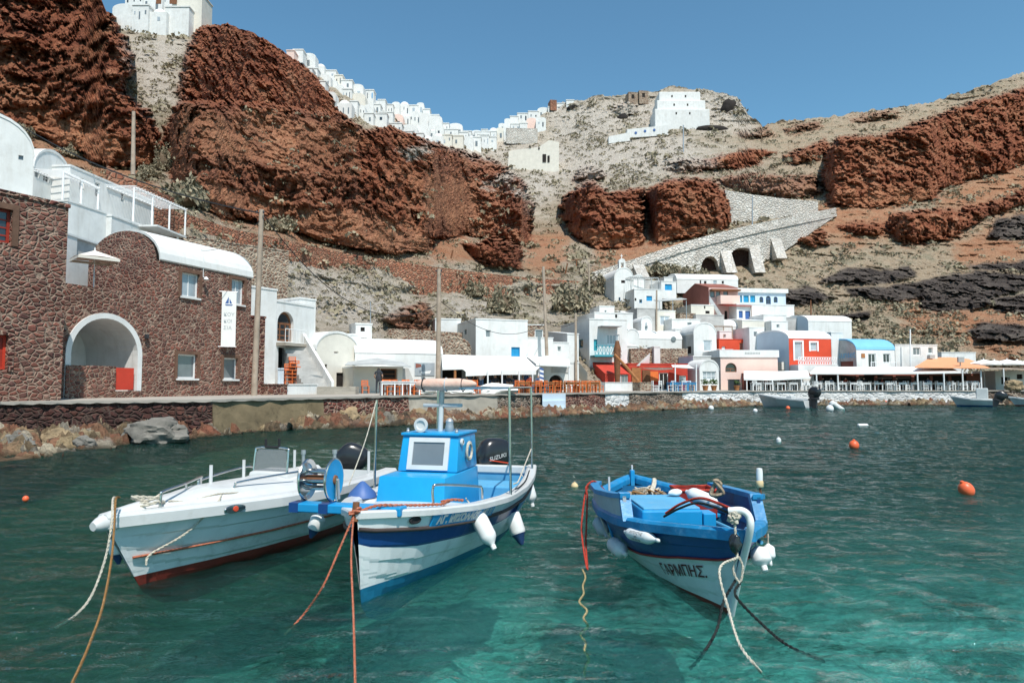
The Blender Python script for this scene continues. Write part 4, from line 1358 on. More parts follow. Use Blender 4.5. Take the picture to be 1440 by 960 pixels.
mb.quad(Fa.pt(0, HT - .35, -6), Fa.pt(us, HT - .35, -6), Fa.pt(us, HT + .7, -6), Fa.pt(0, HT + .7, -6))
mb.build('wall', 'red_masonry', root)
rb = MB()
k = 1.03
for i in range(16):
    (t0, h0), (t1, h1) = prof[i], prof[i + 1]
    q = [(t0, h0), (t1, h1)]
    o0 = ((t0 - dA / 2) * k + dA / 2, h0 * 1.04 + .06); o1 = ((t1 - dA / 2) * k + dA / 2, h1 * 1.04 + .06)
    a = [Re.pt(t0, HE + h0 + .003, .06), Re.pt(t1, HE + h1 + .003, .06), Re.pt(o1[0], HE + o1[1], .06), Re.pt(o0[0], HE + o0[1], .06)]
    rb.prism(a, -u_ * (WA - us - .10))
rb.build('roof', 'white_plaster', root, smooth=35)
for o, kw in ((sh(wl1), dict(bars=(0, 0), pane='glass_grey')), (sh(wl2), dict(bars=(0, 0), pane='glass_grey')), (sh(wu1), dict(bars=(1, 0), pane='glass_pale')), (sh(wu2), dict(bars=(1, 0), pane='glass_pale'))):
    make_window(root, Fb, o, frame='white_clean', rd=0.2, fw=0.075, surround='window_stone', sill='white_plaster', **kw)
pts, vsp = arch_pts(arch[0], arch[2], arch[1], arch[3], 20)
ring = MB(); bw = 0.24
cu = (arch[0] + arch[2]) / 2; ra = (arch[2] - arch[0]) / 2; kk_ = (ra - bw) / ra
full = [(arch[0], 0)] + pts + [(arch[2], 0)]
inner = [(arch[0] + bw, 0)] + [(cu + (p[0] - cu) * kk_, vsp + (p[1] - vsp) * kk_) for p in pts] + [(arch[2] - bw, 0)]
for i in range(len(full) - 1):
    a, b, c, d = full[i], full[i + 1], inner[i + 1], inner[i]
    ring.prism([FA.pt(*a, -.30), FA.pt(*b, -.30), FA.pt(*c, -.30), FA.pt(*d, -.30)], FA.n * .36)
ring.build('arch_band', 'white_plaster', root)
rec = MB(); dp = 3.4
for i in range(len(inner) - 1):
    a, b = inner[i], inner[i + 1]
    rec.quad(FA.pt(*a, -.28), FA.pt(*b, -.28), FA.pt(*b, -dp), FA.pt(*a, -dp))
rec.poly([FA.pt(*p, -dp) for p in inner])
rec.quad(FA.pt(arch[0], .02, -.2), FA.pt(arch[2], .02, -.2), FA.pt(arch[2], .02, -dp), FA.pt(arch[0], .02, -dp))
rec.build('loggia', 'white_plaster', root, smooth=35)
m_ = MB(); obar(m_, FA, arch[0] + .30, 1.0, arch[0] + .42, 2.9, -1.6, -.35); m_.build('shutter', 'vermilion_gate', root)
lw = FA.rect(88, 514, 160, 552); m_ = MB(); obar(m_, FA, lw[0] + .06, 0, lw[2], lw[3], -.1, .12); m_.build('low_wall', 'red_masonry', root)
gt = FA.rect(159, 517, 188, 548); m_ = MB(); obar(m_, FA, gt[0] + .02, gt[1], gt[2], gt[3], -.06, 0.0)
m_.build('gate', 'vermilion_gate', root)
m_ = MB(); obar(m_, FA, gt[0] - .1, 0, gt[2] + .3, max(.15, gt[1] - .05), .07, .35); m_.build('step', 'red_masonry', root)
lp = FA.hit(285, 392); m_ = MB()
m_.tube([FA.pt(lp[0], lp[1] + 1.3, .02), FA.pt(lp[0], lp[1] + .1, .03), FA.pt(lp[0], lp[1] + .05, .2)], .018, 6)
m_.lathe([(0.02, .1), (.07, .06), (.13, -.04), (.10, -.07), (.01, -.08)], 12, Matrix.Translation(FA.pt(lp[0], lp[1], .24)))
m_.build('wall_lamp', 'white_clean', root, smooth=40)
lp = FA.hit(204, 473); m_ = MB(); m_.box((0, 0, 0), (.16, .2, .22), M=Matrix.Translation(FA.pt(lp[0], lp[1], .12)), bev=.03); m_.build('wall_lamp', 'dark_metal', root)
bn = FA.rect(307, 411, 320, 487)
bt = thing('banner', 'tall white hanging banner with a blue sailing boat and stacked letters', 'banner', FA.pt((bn[0] + bn[2]) / 2, bn[1], .55))
BO = FA.pt(bn[0] + .1, bn[1], .12); bu = (FA.n * 0.75 + u_ * 0.66).normalized()
bwid = 0.72
Fban = Face(BO, bu, bwid, BO.z); hb = bn[3] - bn[1]
m_ = MB(); obar(m_, Fban, 0, 0, bwid, hb, -.015, .015); m_.build('cloth', 'canvas', bt)
m_ = MB(); m_.tube([Fban.pt(-.14, hb + .02), Fban.pt(bwid + .05, hb + .02)], .022, 8); m_.build('rod', 'grey_metal', bt); m_ = MB(); m_.tube([Fban.pt(-.14, -.02), Fban.pt(bwid + .05, -.02)], .022, 8); m_.build('rod', 'grey_metal', bt)
m_ = MB(); c = bwid / 2
for o in (.018,):
    m_.poly([Fban.pt(c - .02, hb - .62, o), Fban.pt(c - .20, hb - .62, o), Fban.pt(c - .02, hb - .25, o)])
    m_.poly([Fban.pt(c + .02, hb - .62, o), Fban.pt(c + .15, hb - .62, o), Fban.pt(c + .02, hb - .34, o)])
    m_.poly([Fban.pt(c - .22, hb - .67, o), Fban.pt(c + .2, hb - .67, o), Fban.pt(c + .13, hb - .74, o), Fban.pt(c - .15, hb - .74, o)])
m_.build('emblem', 'deep_blue_wood', bt)
letters = MB()
for r_, s_ in enumerate(('ΚΟΥ', 'ΚΟΙ', 'ΣΙΑ')):
    tm, tw = text_mesh(s_, .26, lambda a, b, o, r_=r_, s_=s_: Fban.pt(.10 + a, hb - 1.30 - r_ * .36 + b, .019))
    letters.add(tm.v, tm.f)
letters.build('lettering', 'grey_metal', bt)
def market_umbrella(label, base, radius, h, m_, sides=8, group=None, drop=.35, name='umbrella', valance=.12):
    r_ = thing(name, label, 'umbrella', base, group)
    b = Vector(base)
    MB().tube([b, b + Vector((0, 0, h + .12))], .028, 8).build('pole', 'white_clean', r_)
    m = MB()
    top = b + Vector((0, 0, h))
    ringp = []
    for i in range(sides):
        a0 = 2 * math.pi * i / sides
        ringp.append(b + Vector((radius * math.cos(a0), radius * math.sin(a0), h - drop)))
    for i in range(sides):
        p, q = ringp[i], ringp[(i + 1) % sides]
        mid = (p + q) / 2 + Vector((0, 0, drop * .10))
        m.add([top, p, mid, q], [(0, 1, 2), (0, 2, 3)])
        dn = Vector((0, 0, -valance))
        m.quad(p, q, q + dn, p + dn)
    m.build('canopy', m_, r_)
    return r_
ub = XY(131, 31.2, 6); ub.z = ZQ + HT - .35
market_umbrella('cream parasol on the terrace over the white arch', ub, 1.18, ZAT(130, 352, ub.y) - ub.z, 'canvas_cream', 4, drop=.42)
pb = FA.pt(FA.hit(119, 370)[0], HT - .35, -3.2)
m_ = MB(); ph = ZAT(119, 314, pb.y) - pb.z
m_.box((pb.x, pb.y, pb.z + ph / 2), (.16, .16, ph), bev=.015); m_.box((pb.x, pb.y, pb.z + ph - .1), (.75, .14, .16), bev=.015)
tag(m_.build('post', 'pole_wood'), 'weathered wooden post with a crossbar behind the cream parasol', 'post')
house('stone_outbuilding', 'plain tan rubble building behind the white barrel roof', (232, 47), (405, 53.5), 329, 430, d=4, wall='tan_masonry', roofm='tan_masonry', cap=.1)
m_ = MB()
house('stone_pier', 'thin red stone wall standing out beside the wooden pole', (350, 39.2), (372, 39.9), 446, d=.55, zb=ZQ, wall='red_masonry_fine', roofm='red_masonry_fine', cat='wall')
house('narrow_white_house', 'narrow plain white house behind the wooden pole', (352, 41.4), (388, 43.0), 404, d=5, zb=ZQ, wall='white_plaster', side='white_plaster')
house('low_stone_wall', 'low red stone wall at the foot of the narrow white house', (376, 38.0), (404, 39.3), 541, d=.5, zb=ZQ, wall='red_masonry_fine', roofm='red_masonry_fine', cat='wall', cap=.06)
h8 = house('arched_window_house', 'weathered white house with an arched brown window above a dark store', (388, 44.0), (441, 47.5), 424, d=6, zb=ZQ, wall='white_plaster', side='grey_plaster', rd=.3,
           wins=[W_(390, 438, 413, 480, frame='brown_wood', pane='glass_dark', bars=(2, 2), arch=True, name='window'), W_(391, 489, 417, 538, name='doorway_shade', **shade_pane)])
bl = h8.F.rect(388, 480, 420, 489)
slab_part(h8.root, 'balcony', h8.F, 0.02, bl[2], bl[1] + .1, bl[1] + .3, .0, .75, 'concrete')
railing(h8.root, h8.F, .05, bl[2] - .05, bl[1] + .3, bl[3] + .75, .7, 'white_clean', 6)
h8b = house('white_side_house', 'small grey and white house with a dark slit window behind the stairs', (420, 47.4), (443, 48.6), 420, d=4, zb=ZQ, wall='white_plaster', side='white_plaster', wins=[W_(436, 450, 440, 468, **shade_pane)])
st = thing('staircase', 'white stone stairs climbing beside the arched window house', 'stairs', XY(446, 43, 2).to_tuple()[:2] + (ZQ,))
m_ = MB(); s0 = XY(466, 42.2, 2); s1 = XY(424, 46.2, 2)
n_ = 14; dv = (s1 - s0) / n_; zst = (ZAT(424, 484, 46.2) - ZQ) / n_
wv = Vector((dv.y, -dv.x, 0)).normalized() * -1.5
for i in range(n_):
    p = s0 + dv * i
    q = [Vector((p.x, p.y, ZQ)), Vector((p.x, p.y, ZQ)) + dv, Vector((p.x, p.y, ZQ)) + dv + wv, Vector((p.x, p.y, ZQ)) + wv]
    m_.prism(q, (0, 0, zst * (i + 1)))
m_.build('flight', 'grey_plaster', st)
m_ = MB()
a = Vector((s0.x, s0.y, ZQ)); b = Vector((s1.x, s1.y, ZQ))
sdv = (dv.normalized().cross(Vector((0, 0, 1)))) * .18
m_.prism([a, b, b + Vector((0, 0, zst * n_ + .75)), a + Vector((0, 0, .75))], sdv)
m_.build('parapet', 'white_plaster', st)
house('vaulted_hotel_house', 'white barrel vaulted hotel house above the tower with one tiny window', (-90, 34.0), (44, 36.5), 198, d=6.5, zb=8, wall='white_plaster', roof='vault_n', rise=1.9, wins=[W_(26, 215, 33, 225, frame=None, pane='glass_grey')])
hh = house('domed_hotel_house', 'white barrel roofed hotel house between the vaulted one and the flat one', (44, 40.5), (97, 44), 236, d=6, zb=8, wall='white_plaster', roof='vault_n', rise=1.5, wins=[W_(61, 242, 70, 256, frame='white_clean', pane='glass_dark', bars=(1, 1)), W_(49, 238, 56, 250, frame='white_clean', pane='glass_grey', bars=(0, 0))])
h3 = house('terraced_hotel_house', 'white flat roofed hotel house with a long pergola and small windows', (96, 42), (215, 50.5), 234, d=6, zb=9, wall='white_plaster',
           wins=[W_(134, 257, 140, 277, frame='white_clean', pane='glass_dark', bars=(1, 2)), W_(170, 271, 175, 284, frame='white_clean', pane='glass_dark', bars=(1, 2)), W_(112, 250, 118, 268, frame='white_clean', pane='glass_grey', bars=(0, 0))])
def pergola(label, Fc, u0, u1, v, out, foot, posts, m_='white_clean', slats=18, name='pergola', curtain=None):
    pr_ = thing(name, label, 'pergola', Fc.pt((u0 + u1) / 2, foot, out / 2))
    m = MB()
    m.tube([Fc.pt(u0, v, out), Fc.pt(u1, v, out)], .06, 6); m.tube([Fc.pt(u0, v + .12, .06), Fc.pt(u1, v + .12, .06)], .05, 6)
    m.build('beam', m_, pr_)
    m = MB()
    for i in range(slats + 1):
        t = u0 + (u1 - u0) * i / slats
        m.tube([Fc.pt(t, v + .10, out + .15), Fc.pt(t, v + .22, .02)], .028, 5)
    m.build('slats', m_, pr_)
    for i in range(posts):
        t = u0 + (u1 - u0) * i / max(1, posts - 1)
        MB().tube([Fc.pt(t, foot, out), Fc.pt(t, v, out)], .065, 6).build('post', m_, pr_)
    return pr_
u0, v0 = h3.F.hit(150, 250); u1, _ = h3.F.hit(212, 268)
pergola('white slatted pergola along the flat roofed hotel house', h3.F, u0, h3.W + .8, h3.H - .45, 2.0, h3.H - 3.0, 4)
pergola('white slatted pergola in front of the domed hotel house', hh.F, 0, hh.W, hh.H - .3, 1.8, hh.H - 2.8, 3, slats=14)
t1 = house('hotel_terrace', 'white stepped hotel terrace block below the long pergola', (92, 38.5), (205, 45.2), 283, d=2.5, zb=6, wall='white_plaster', cap=.1, cat='terrace')
t2 = house('hotel_terrace', 'white hotel terrace block with a shaded recess just right of the tower', (92, 34), (168, 38.5), 330, d=3, zb=6, wall='white_plaster', cap=.1, cat='terrace', wins=[W_(108, 338, 138, 372, frame=None, pane='grey_plaster')])  # grey pane puts the recess's shade into colour
t3 = house('hotel_terrace', 'white flat hotel block with an open porch above the barrel roof', (155, 41.5), (232, 47.5), 304, d=4, zb=7, wall='white_plaster', cap=.1, cat='terrace', wins=[W_(200, 312, 231, 340, frame=None, pane='grey_plaster')])  # porch shade painted as a grey pane
MB().tube([t3.F.pt(t3.W - .15, t3.H - 2.6, .9), t3.F.pt(t3.W - .15, t3.H, .9)], .07, 8).build('post', 'white_clean', t3.root)
slab_part(t3.root, 'porch_roof', t3.F, t3.W * .45, t3.W + .3, t3.H - .02, t3.H + .1, .05, 1.3, 'white_plaster')
for i, (x, y) in enumerate(((100, 372), (108, 350))):
    u, v = FA.hit(x, y); p = FA.pt(u, HT - .35, -2.0 - i)
    m = MB(); m.box((p.x, p.y, p.z + .35), (1.5, .6, .08), rz=.8, bev=.02); m.box((p.x - .6, p.y - .55, p.z + .6), (.5, .6, .06), rz=.8, bev=.02)
    for s1_ in (-.5, .5):
        for s2_ in (-.22, .22):
            m.box((p.x + s1_ * .7 - s2_ * .7, p.y + s1_ * .7 + s2_ * .7, p.z + .16), (.05, .05, .3))
    tag(m.build('sun_lounger', 'white_clean'), ['white sun lounger under the cream parasol', 'white sun lounger behind the cream parasol'][i], 'lounger')
c1 = house('cave_house', 'cave house with a cream shaded front, round gable and two tiny windows', (444, 46.5), (503, 49.5), 492, d=9, zb=ZQ, wall='cream_and_shade_plaster', side='white_plaster', roof='vault_n', rise=1.25,  # cream on the front paints its shade, the house being white
           wins=[W_(470, 485, 476, 497, frame='white_clean', pane='stain_wood', bars=(0, 0)), W_(479, 486, 484, 495, frame='white_clean', pane='glass_grey', bars=(0, 0)), W_(457, 512, 460, 521, **shade_pane), W_(473, 524, 496, 546, name='doorway_shade', **shade_pane)])
c2 = house('long_white_house', 'long white cave house with a sloping roof behind the person on the quay', (499, 49.0), (622, 51.5), 497, d=7, zb=ZQ, wall='white_plaster', roof='vault_u', rise=1.15)
pc = c2.F.rect(583, 510, 611, 528)
pt_ = thing('poster', 'pale blue framed photograph of boats hung on the long white wall', 'poster', c2.F.pt((pc[0] + pc[2]) / 2, pc[1], .05))
slab_part(pt_, 'board', c2.F, pc[0], pc[2], pc[1], pc[3], .01, .05, 'glass_pale')
m_ = MB(); cu_, cv_ = (pc[0] + pc[2]) / 2, (pc[1] + pc[3]) / 2
m_.poly([c2.F.pt(pc[0] + .06, pc[1] + .55, .053), c2.F.pt(cu_ - .25, pc[1] + .65, .053), c2.F.pt(cu_ - .3, pc[3] - .1, .053), c2.F.pt(pc[0] + .06, pc[3] - .05, .053)])
m_.build('print', 'brown_plaster', pt_)
m_ = MB(); m_.poly([c2.F.pt(cu_ - .35, cv_ - .2, .056), c2.F.pt(cu_ + .5, cv_ - .1, .056), c2.F.pt(cu_ + .4, cv_ - .32, .056), c2.F.pt(cu_ - .2, cv_ - .36, .056)])
m_.build('print', 'white_clean', pt_)
house('roof_cabin', 'small white cabin with a dark window rising behind the cave house roof', (500, 54), (523, 54.5), 456, 486, d=3, wall='white_plaster', roof='shed', rise=.1, wins=[W_(507, 460, 513, 466, **shade_pane), W_(507, 475, 516, 478, **shade_pane)])
house('back_wall_house', 'low white flat house edge left of the cave house roof', (446, 52), (503, 53), 470, 500, d=3)
bo = house('quay_booth', 'cream booth with a half open shutter under a sagging awning', (497, 45.5), (566, 47.0), 517, d=3.2, zb=ZQ, wall='cream_and_shade_plaster', side='cream_and_shade_plaster', rd=.4,
           wins=[W_(535, 516, 559, 537, frame='brown_wood', pane='dark_inside', bars=(0, 2))])
m_ = MB()
a = [bo.F.pt(-.9, bo.H + .1, 1.4), bo.F.pt(bo.W * .45, bo.H + .2, 1.6), bo.F.pt(bo.W + .2, bo.H + .05, 1.3)]
b = [bo.F.pt(-.3, bo.H + .35, -.4), bo.F.pt(bo.W * .5, bo.H + .65, -.4), bo.F.pt(bo.W + .1, bo.H + .4, -.4)]
for i in range(2):
    m_.prism([a[i], a[i + 1], b[i + 1], b[i]], (0, 0, .05))
m_.build('awning', 'canvas_grey', bo.root)
m_ = MB(); m_.prism([bo.F.pt(bo.W, 0, 0), bo.F.pt(bo.W + 1.1, 0, .2), bo.F.pt(bo.W + .4, bo.H, .1), bo.F.pt(bo.W, bo.H, 0)], bo.F.n * -.12); m_.build('side_screen', 'grey_plaster', bo.root)
m_ = MB()
for i, (o, h) in enumerate(((0, .45), (1.0, .3), (2.0, .15))):
    p0, p1 = XY(446, 41.5 - o, 2), XY(500, 43.0 - o, 2)
    m_.prism([Vector((p0.x, p0.y, ZQ)), Vector((p1.x, p1.y, ZQ)), Vector((p1.x, p1.y + 1.0, ZQ)), Vector((p0.x, p0.y + 1.0, ZQ))], (0, 0, h))
tag(m_.build('quay_steps', 'concrete'), 'low grey concrete steps in front of the cave house', 'steps')
house('low_white_wall', 'low white wall in front of the dark store below the arched window', (404, 39.5), (446, 41.6), 541, d=.6, zb=ZQ, wall='white_plaster', cat='wall', cap=.06)
b1 = house('box_house', 'plain white box house with a blue shuttered window on the middle quay', (669, 58), (742, 59.6), 449, d=6, zb=ZQ, wall='white_plaster', side='cream_and_shade_plaster', cap=.1,  # side walls toned cream to paint the shaded left face
           wins=[W_(683, 464, 690, 474, frame='white_clean', pane='glass_grey', bars=(0, 0)), W_(719, 488, 731, 506, frame='blue_paint_wood', pane='blue_paint_wood', bars=(1, 0), name='window'), W_(653, 463, 656, 470, face='L', **shade_pane)])
house('annex_house', 'small white annex with a grey window right of the box house', (742, 61), (778, 61.5), 475, d=5, zb=ZQ, wall='white_plaster', cap=.08)
house('roof_room', 'tiny brown stone and white room above the white annex', (742, 63.5), (766, 63.8), 457, 480, d=3, wall='tan_masonry', roofm='white_plaster', cap=.08, wins=[W_(752, 463, 764, 476, frame='white_clean', pane='glass_grey', bars=(0, 0))])
house('rear_white_house', 'low white house roof behind the tall grey wooden pole', (612, 63), (648, 63.5), 449, 470, d=4, wall='white_plaster')
house('stone_vault_house', 'small tan stone vaulted house behind the taverna awning', (616, 54), (662, 55.0), 492, d=4, zb=ZQ, wall='tan_masonry', roofm='tan_masonry', roof='vault_n', rise=.95)
bh = house('boathouse', 'white boathouse with a low pointed arch doorway', (742, 57), (814, 58.2), 510, d=6, zb=ZQ, wall='white_plaster', rd=.5, cap=.12, wins=[W_(772, 527, 792, 549, arch=True, name='doorway_shade', **shade_pane)])
slab_part(bh.root, 'sign_board', bh.F, *(lambda r: (r[0], r[2], r[1], r[3]))(bh.F.rect(776, 516, 800, 524)), .01, .06, 'grey_plaster')
def canopy(label, pts_front, pts_back, m_, posts=(), foot=ZQ, val=.25, pm='white_clean', group=None, pr=.05, name='canopy', cat='canopy'):
    """sloping canvas roof between a front and a back line (world points) on posts"""
    base = (pts_front[0] + pts_front[-1]) / 2
    r = thing(name, label, cat, (base.x, base.y, foot), group)
    m = MB()
    for i in range(len(pts_front) - 1):
        a, b, c, d = pts_front[i], pts_front[i + 1], pts_back[i + 1], pts_back[i]
        m.prism([a, b, c, d], (0, 0, .04))
        m.prism([a + Vector((0, -.02, -val)), b + Vector((0, -.02, -val)), b + Vector((0, -.02, .03)), a + Vector((0, -.02, .03))], (0, .018, 0))
    m.build('awning', m_, r)
    for p in posts:
        MB().tube([Vector((p.x, p.y, foot)), p], pr, 8).build('post', pm, r)
    return r
def L_(px, py, Y): return P(px, py, Y)
canopy('white taverna canopy over the shaded diners on the middle quay',
       [L_(655, 523, 45.5), L_(700, 521, 46), L_(754, 521, 48)], [L_(625, 499, 53), L_(690, 501, 55), L_(775, 503, 57.5)], 'canvas',
       [L_(686, 521, 45.7), L_(706, 521, 46.1), L_(730, 521, 47.0), L_(749, 521, 47.8)], val=.28)
canopy('white canvas roof over the orange chairs', [L_(754, 512, 50), L_(802, 514, 52)], [L_(740, 501, 56), L_(800, 505, 58)], 'canvas', [L_(757, 513, 50.3), L_(800, 514, 52)], val=.1)
canopy('blue edged white awning at the left end of the taverna', [L_(622, 517, 46.5), L_(660, 516, 46.5)], [L_(622, 499, 52), L_(668, 503, 53)], 'canvas', [L_(640, 517, 46.6)], pm='stain_wood', val=.15, pr=.09)
house('taverna_room', 'dark open taverna room behind the diners on the middle quay', (620, 53.2), (742, 56.6), 514, d=1.5, zb=ZQ, wall='grey_plaster', side='grey_plaster', cap=.05, wins=[W_(622, 518, 650, 548, name='doorway_shade', **shade_pane), W_(655, 519, 690, 548, name='doorway_shade', **shade_pane), W_(697, 520, 712, 549, name='doorway_shade', **shade_pane)])
for i, (x0, x1, y0, y1, lab) in enumerate(((618, 668, 548, 558, 'crumpled white tarpaulin heap beyond the blue cabin'), (668, 724, 540, 556, 'larger crumpled white tarpaulin heap left of the orange chairs'), (570, 620, 548, 557, 'low white tarpaulin roll behind the rolled awning'))):
    Yd = qy((x0 + x1) / 2) + 1.2
    k = Yd / FPX
    c = XY((x0 + x1) / 2, Yd, ZQ)
    m_ = MB().blob((c.x, c.y, ZQ + .22), ((x1 - x0) * k / 2, .6, (y1 - y0) * k * .6), seed=40 + i, rough=.55, sub=3, freq=1.9)
    tag(m_.build('tarpaulin', 'canvas', smooth=50), lab, 'tarpaulin')
m_ = MB()
for i in range(3):
    p0, p1 = XY(762, 46.0 - .35 * i, 1.2), XY(794, 47.8 - .35 * i, 1.2)
    m_.prism([Vector((p0.x, p0.y - .9, -.4)), Vector((p1.x, p1.y - .9, -.4)), Vector((p1.x, p1.y, -.4)), Vector((p0.x, p0.y, -.4))], (0, 0, 1.75 - .45 * i))
tag(m_.build('quay_steps', 'blue_and_shade_plaster'), 'blue grey painted steps going down to the water', 'steps')
fp = P(757, 511, 47.6); fl = thing('flag', 'small blue and white striped flag hanging from the taverna canopy', 'flag', fp)
MB().tube([P(759, 549, 47.6), P(759, 509, 47.6)], .02, 6).build('pole', 'grey_metal', fl)
a = P(757.2, 516, 47.6); m_ = MB()
for i in range(9):
    z0 = -i * .155
    m_.prism([a + Vector((0.05, 0, z0)), a + Vector((.36, .05, z0 - .10)), a + Vector((.36, .05, z0 - .255)), a + Vector((0.05, 0, z0 - .155))], (0, .01, 0), i % 2)
m_.build('cloth', ['deep_blue_wood', 'white_clean'], fl)
hd = house('balcony_house', 'white house with a turquoise railed balcony at the centre of the harbour', (829, 68), (882, 69), 449, d=9, zb=ZQ, wall='white_plaster', side='white_plaster', cap=.12,
           wins=[W_(814, 477, 820, 489, face='L', frame='teal_paint', pane='glass_dark', bars=(0, 0)), W_(835, 477, 840, 493, frame='teal_paint', pane='teal_paint', bars=(0, 0), name='door'),
                 W_(853, 470, 871, 484, frame='white_clean', pane='glass_pale', bars=(3, 0)), W_(843, 513, 849, 522, arch=True, **shade_pane), W_(832, 524, 838, 533, frame=None, pane='grey_plaster')])
r_ = hd.F.rect(829, 488, 861, 500)
slab_part(hd.root, 'balcony', hd.F, .05, r_[2], r_[1] - .15, r_[1], 0, 1.3, 'teal_paint')
railing(hd.root, hd.F, .1, r_[2] - .05, r_[1] + .05, r_[1] + .95, 1.25, 'teal_paint', 6, .035, diag=True)
hd2 = house('stepped_house', 'white stepped house on the roof terrace behind the turquoise balcony', (836, 75), (890, 76), 440, 462, d=6, wall='white_plaster', cap=.12, wins=[W_(874, 452, 880, 460, frame='white_clean', pane='glass_grey', bars=(0, 0)), W_(865, 442, 868, 447, **shade_pane)])
slab_part(hd.root, 'awning', hd.F, .9, hd.W * .75, hd.H - .75, hd.H - .68, 0.02, 1.2, 'canvas_grey')
house('side_house', 'small white house with a sloping outside stair left of the balcony house', (798, 66), (814, 66.3), 470, d=6, zb=ZQ, wall='white_plaster', cap=.1, roof='shed', rise=.6)
m_ = MB(); a = P(812, 506, 65); b = P(826, 524, 63); m_.prism([a, b, b + Vector((0, 0, -1.2)), a + Vector((0, 0, -2.6))], (0, .4, 0)); tag(m_.build('stair_wall', 'cream_and_shade_plaster'), 'slanting cream stair wall below the small sloping roofed house', 'wall')
ch = house('chapel', 'white blue doored chapel with an arched gable and a little bell tower', (864, 92), (891, 92.6), 392, 434, d=8, wall='white_plaster', roof='vault_n', rise=1.5,
           wins=[W_(882.5, 416, 887, 432, frame='blue_paint_wood', pane='blue_paint_wood', bars=(0, 0), name='door'), W_(870, 418, 872.5, 427, frame='blue_paint_wood', pane='glass_dark', bars=(0, 0)), W_(875, 383, 878, 390, arch=True, **shade_pane), W_(873.5, 394, 879, 398, **shade_pane)])
bt_ = MB(); Fc = ch.F; u0, v0 = Fc.hit(871, 378); u1, v1 = Fc.hit(880, 366)
w3 = (u1 - u0)
obar(bt_, Fc, u0, v0 - .3, u0 + w3 * .28, v1 - .35, -.6, -.1); obar(bt_, Fc, u1 - w3 * .28, v0 - .3, u1, v1 - .35, -.6, -.1)
pts_, _ = arch_pts(u0, u1, v1 - .34, v1 + .25, 8)
bt_.prism([Fc.pt(*p, -.6) for p in [(u0, v1 - .34)] + pts_ + [(u1, v1 - .34)]], Fc.n * .5)
bt_.build('bell_tower', 'white_plaster', ch.root)
bb = MB(); bb.lathe([(.02, .3), (.12, .25), (.15, .1), (.2, 0), (.02, 0)], 10, Matrix.Translation(Fc.pt((u0 + u1) / 2, v0 + .15, -.35))); bb.build('bell', 'brown_wood', ch.root, smooth=40)
cr = MB(); cc = Fc.pt((u0 + u1) / 2, v1 + .2, -.35); cr.box((cc.x, cc.y, cc.z + .35), (.07, .07, .7)); cr.box((cc.x, cc.y, cc.z + .45), (.34, .06, .07)); cr.build('cross', 'white_clean', ch.root)
house('chapel_annex', 'low white vaulted annex attached to the right of the chapel', (891, 93), (906, 93.5), 395, 412, d=6, wall='white_plaster', roof='vault_n', rise=.8)
b0 = house('blue_window_house', 'white hillside house with one bright blue window beside a grey pergola', (930, 90), (951, 90.4), 396, 420, d=6, wall='white_plaster', cap=.1, wins=[W_(935, 399.5, 945, 408, frame='blue_paint_wood', pane='blue_paint_wood', bars=(1, 0))])
b2 = house('terrace_house', 'low white house with a pergola terrace right of the chapel', (892, 89), (931, 89.6), 407, 434, d=4, wall='white_plaster', cap=.1,
           wins=[W_(909, 416, 917, 423, frame='blue_paint_wood', pane='blue_paint_wood', bars=(1, 0)), W_(899, 421, 903, 426, frame='blue_paint_wood', pane='glass_dark', bars=(0, 0)), W_(890, 419, 895, 423, **shade_pane)])
pergola('grey slatted pergola on the low white house right of the chapel', Face(b2.F.pt(0, 0, -3.4), b2.F.u, b2.W, b2.zb), 0, b2.W, ZAT(900, 393, 92) - b2.zb, 2.2, b2.H + .1, 5, 'canvas_grey', 14)
house('upper_terrace_room', 'shaded grey room under the grey pergola', (895, 93.4), (930, 94), 395, 410, d=3, wall='grey_plaster', cap=.08, wins=[W_(899, 399, 904, 407, **shade_pane), W_(920, 399, 925, 407, **shade_pane)])
g1 = house('grey_ruin', 'weathered grey rendered ruin with a ragged top', (896, 82), (921, 82.4), 434, 468, d=5, wall='grey_plaster', roofm='grey_plaster', cap=.1)
g2 = house('shuttered_house', 'cream house with a big pale grey shutter behind a wooden pole', (922, 83), (950, 83.5), 437, 470, d=5, wall='cream_and_shade_plaster', cap=.1, wins=[W_(928, 444, 942, 457, frame='white_clean', pane='glass_pale', bars=(1, 0)), W_(933, 433, 936, 437, **shade_pane)])
m_ = MB(); a, b = P(926, 424, 84), P(966, 421, 84.5); m_.prism([a, b, b + Vector((0, 3, .5)), a + Vector((0, 3, .5))], (0, 0, .08)); r_ = thing('metal_roof', 'flat grey corrugated shade roof on thin posts', 'shade roof', Vector((a.x, a.y, a.z - 3)))
m_.build('sheet', 'canvas_grey', r_)
for x in (927, 946, 965):
    p = P(x, 423, 84.1); MB().tube([p, p - Vector((0, 0, 2.6))], .05, 6).build('post', 'grey_metal', r_)
g3 = house('little_white_house', 'small white house with a grey window under the flat metal shade roof', (945, 81), (985, 81.6), 449, 478, d=5, wall='white_plaster', cap=.1, wins=[W_(966.5, 453, 973, 459, frame='white_clean', pane='glass_grey', bars=(0, 0))])
house('stone_patch_wall', 'rough tan stone wall patch behind the small white house', (956, 84), (978, 84.4), 441, 460, d=2, wall='tan_masonry', roofm='tan_masonry', cap=.08, cat='wall')
g4 = house('cream_house', 'cream flat house with one small dark window below the brown gable', (972, 86), (1004, 86.4), 429, 460, d=5, wall='cream_and_shade_plaster', cap=.1, wins=[W_(992, 437, 998, 441, **shade_pane), W_(990, 430, 992, 434, **shade_pane)])
g5 = house('grey_terrace_wall', 'wide plain grey rendered terrace wall at mid height', (979, 83.5), (1018, 84), 443, 466, d=4, wall='grey_plaster', roofm='grey_plaster', cap=.08, cat='wall')
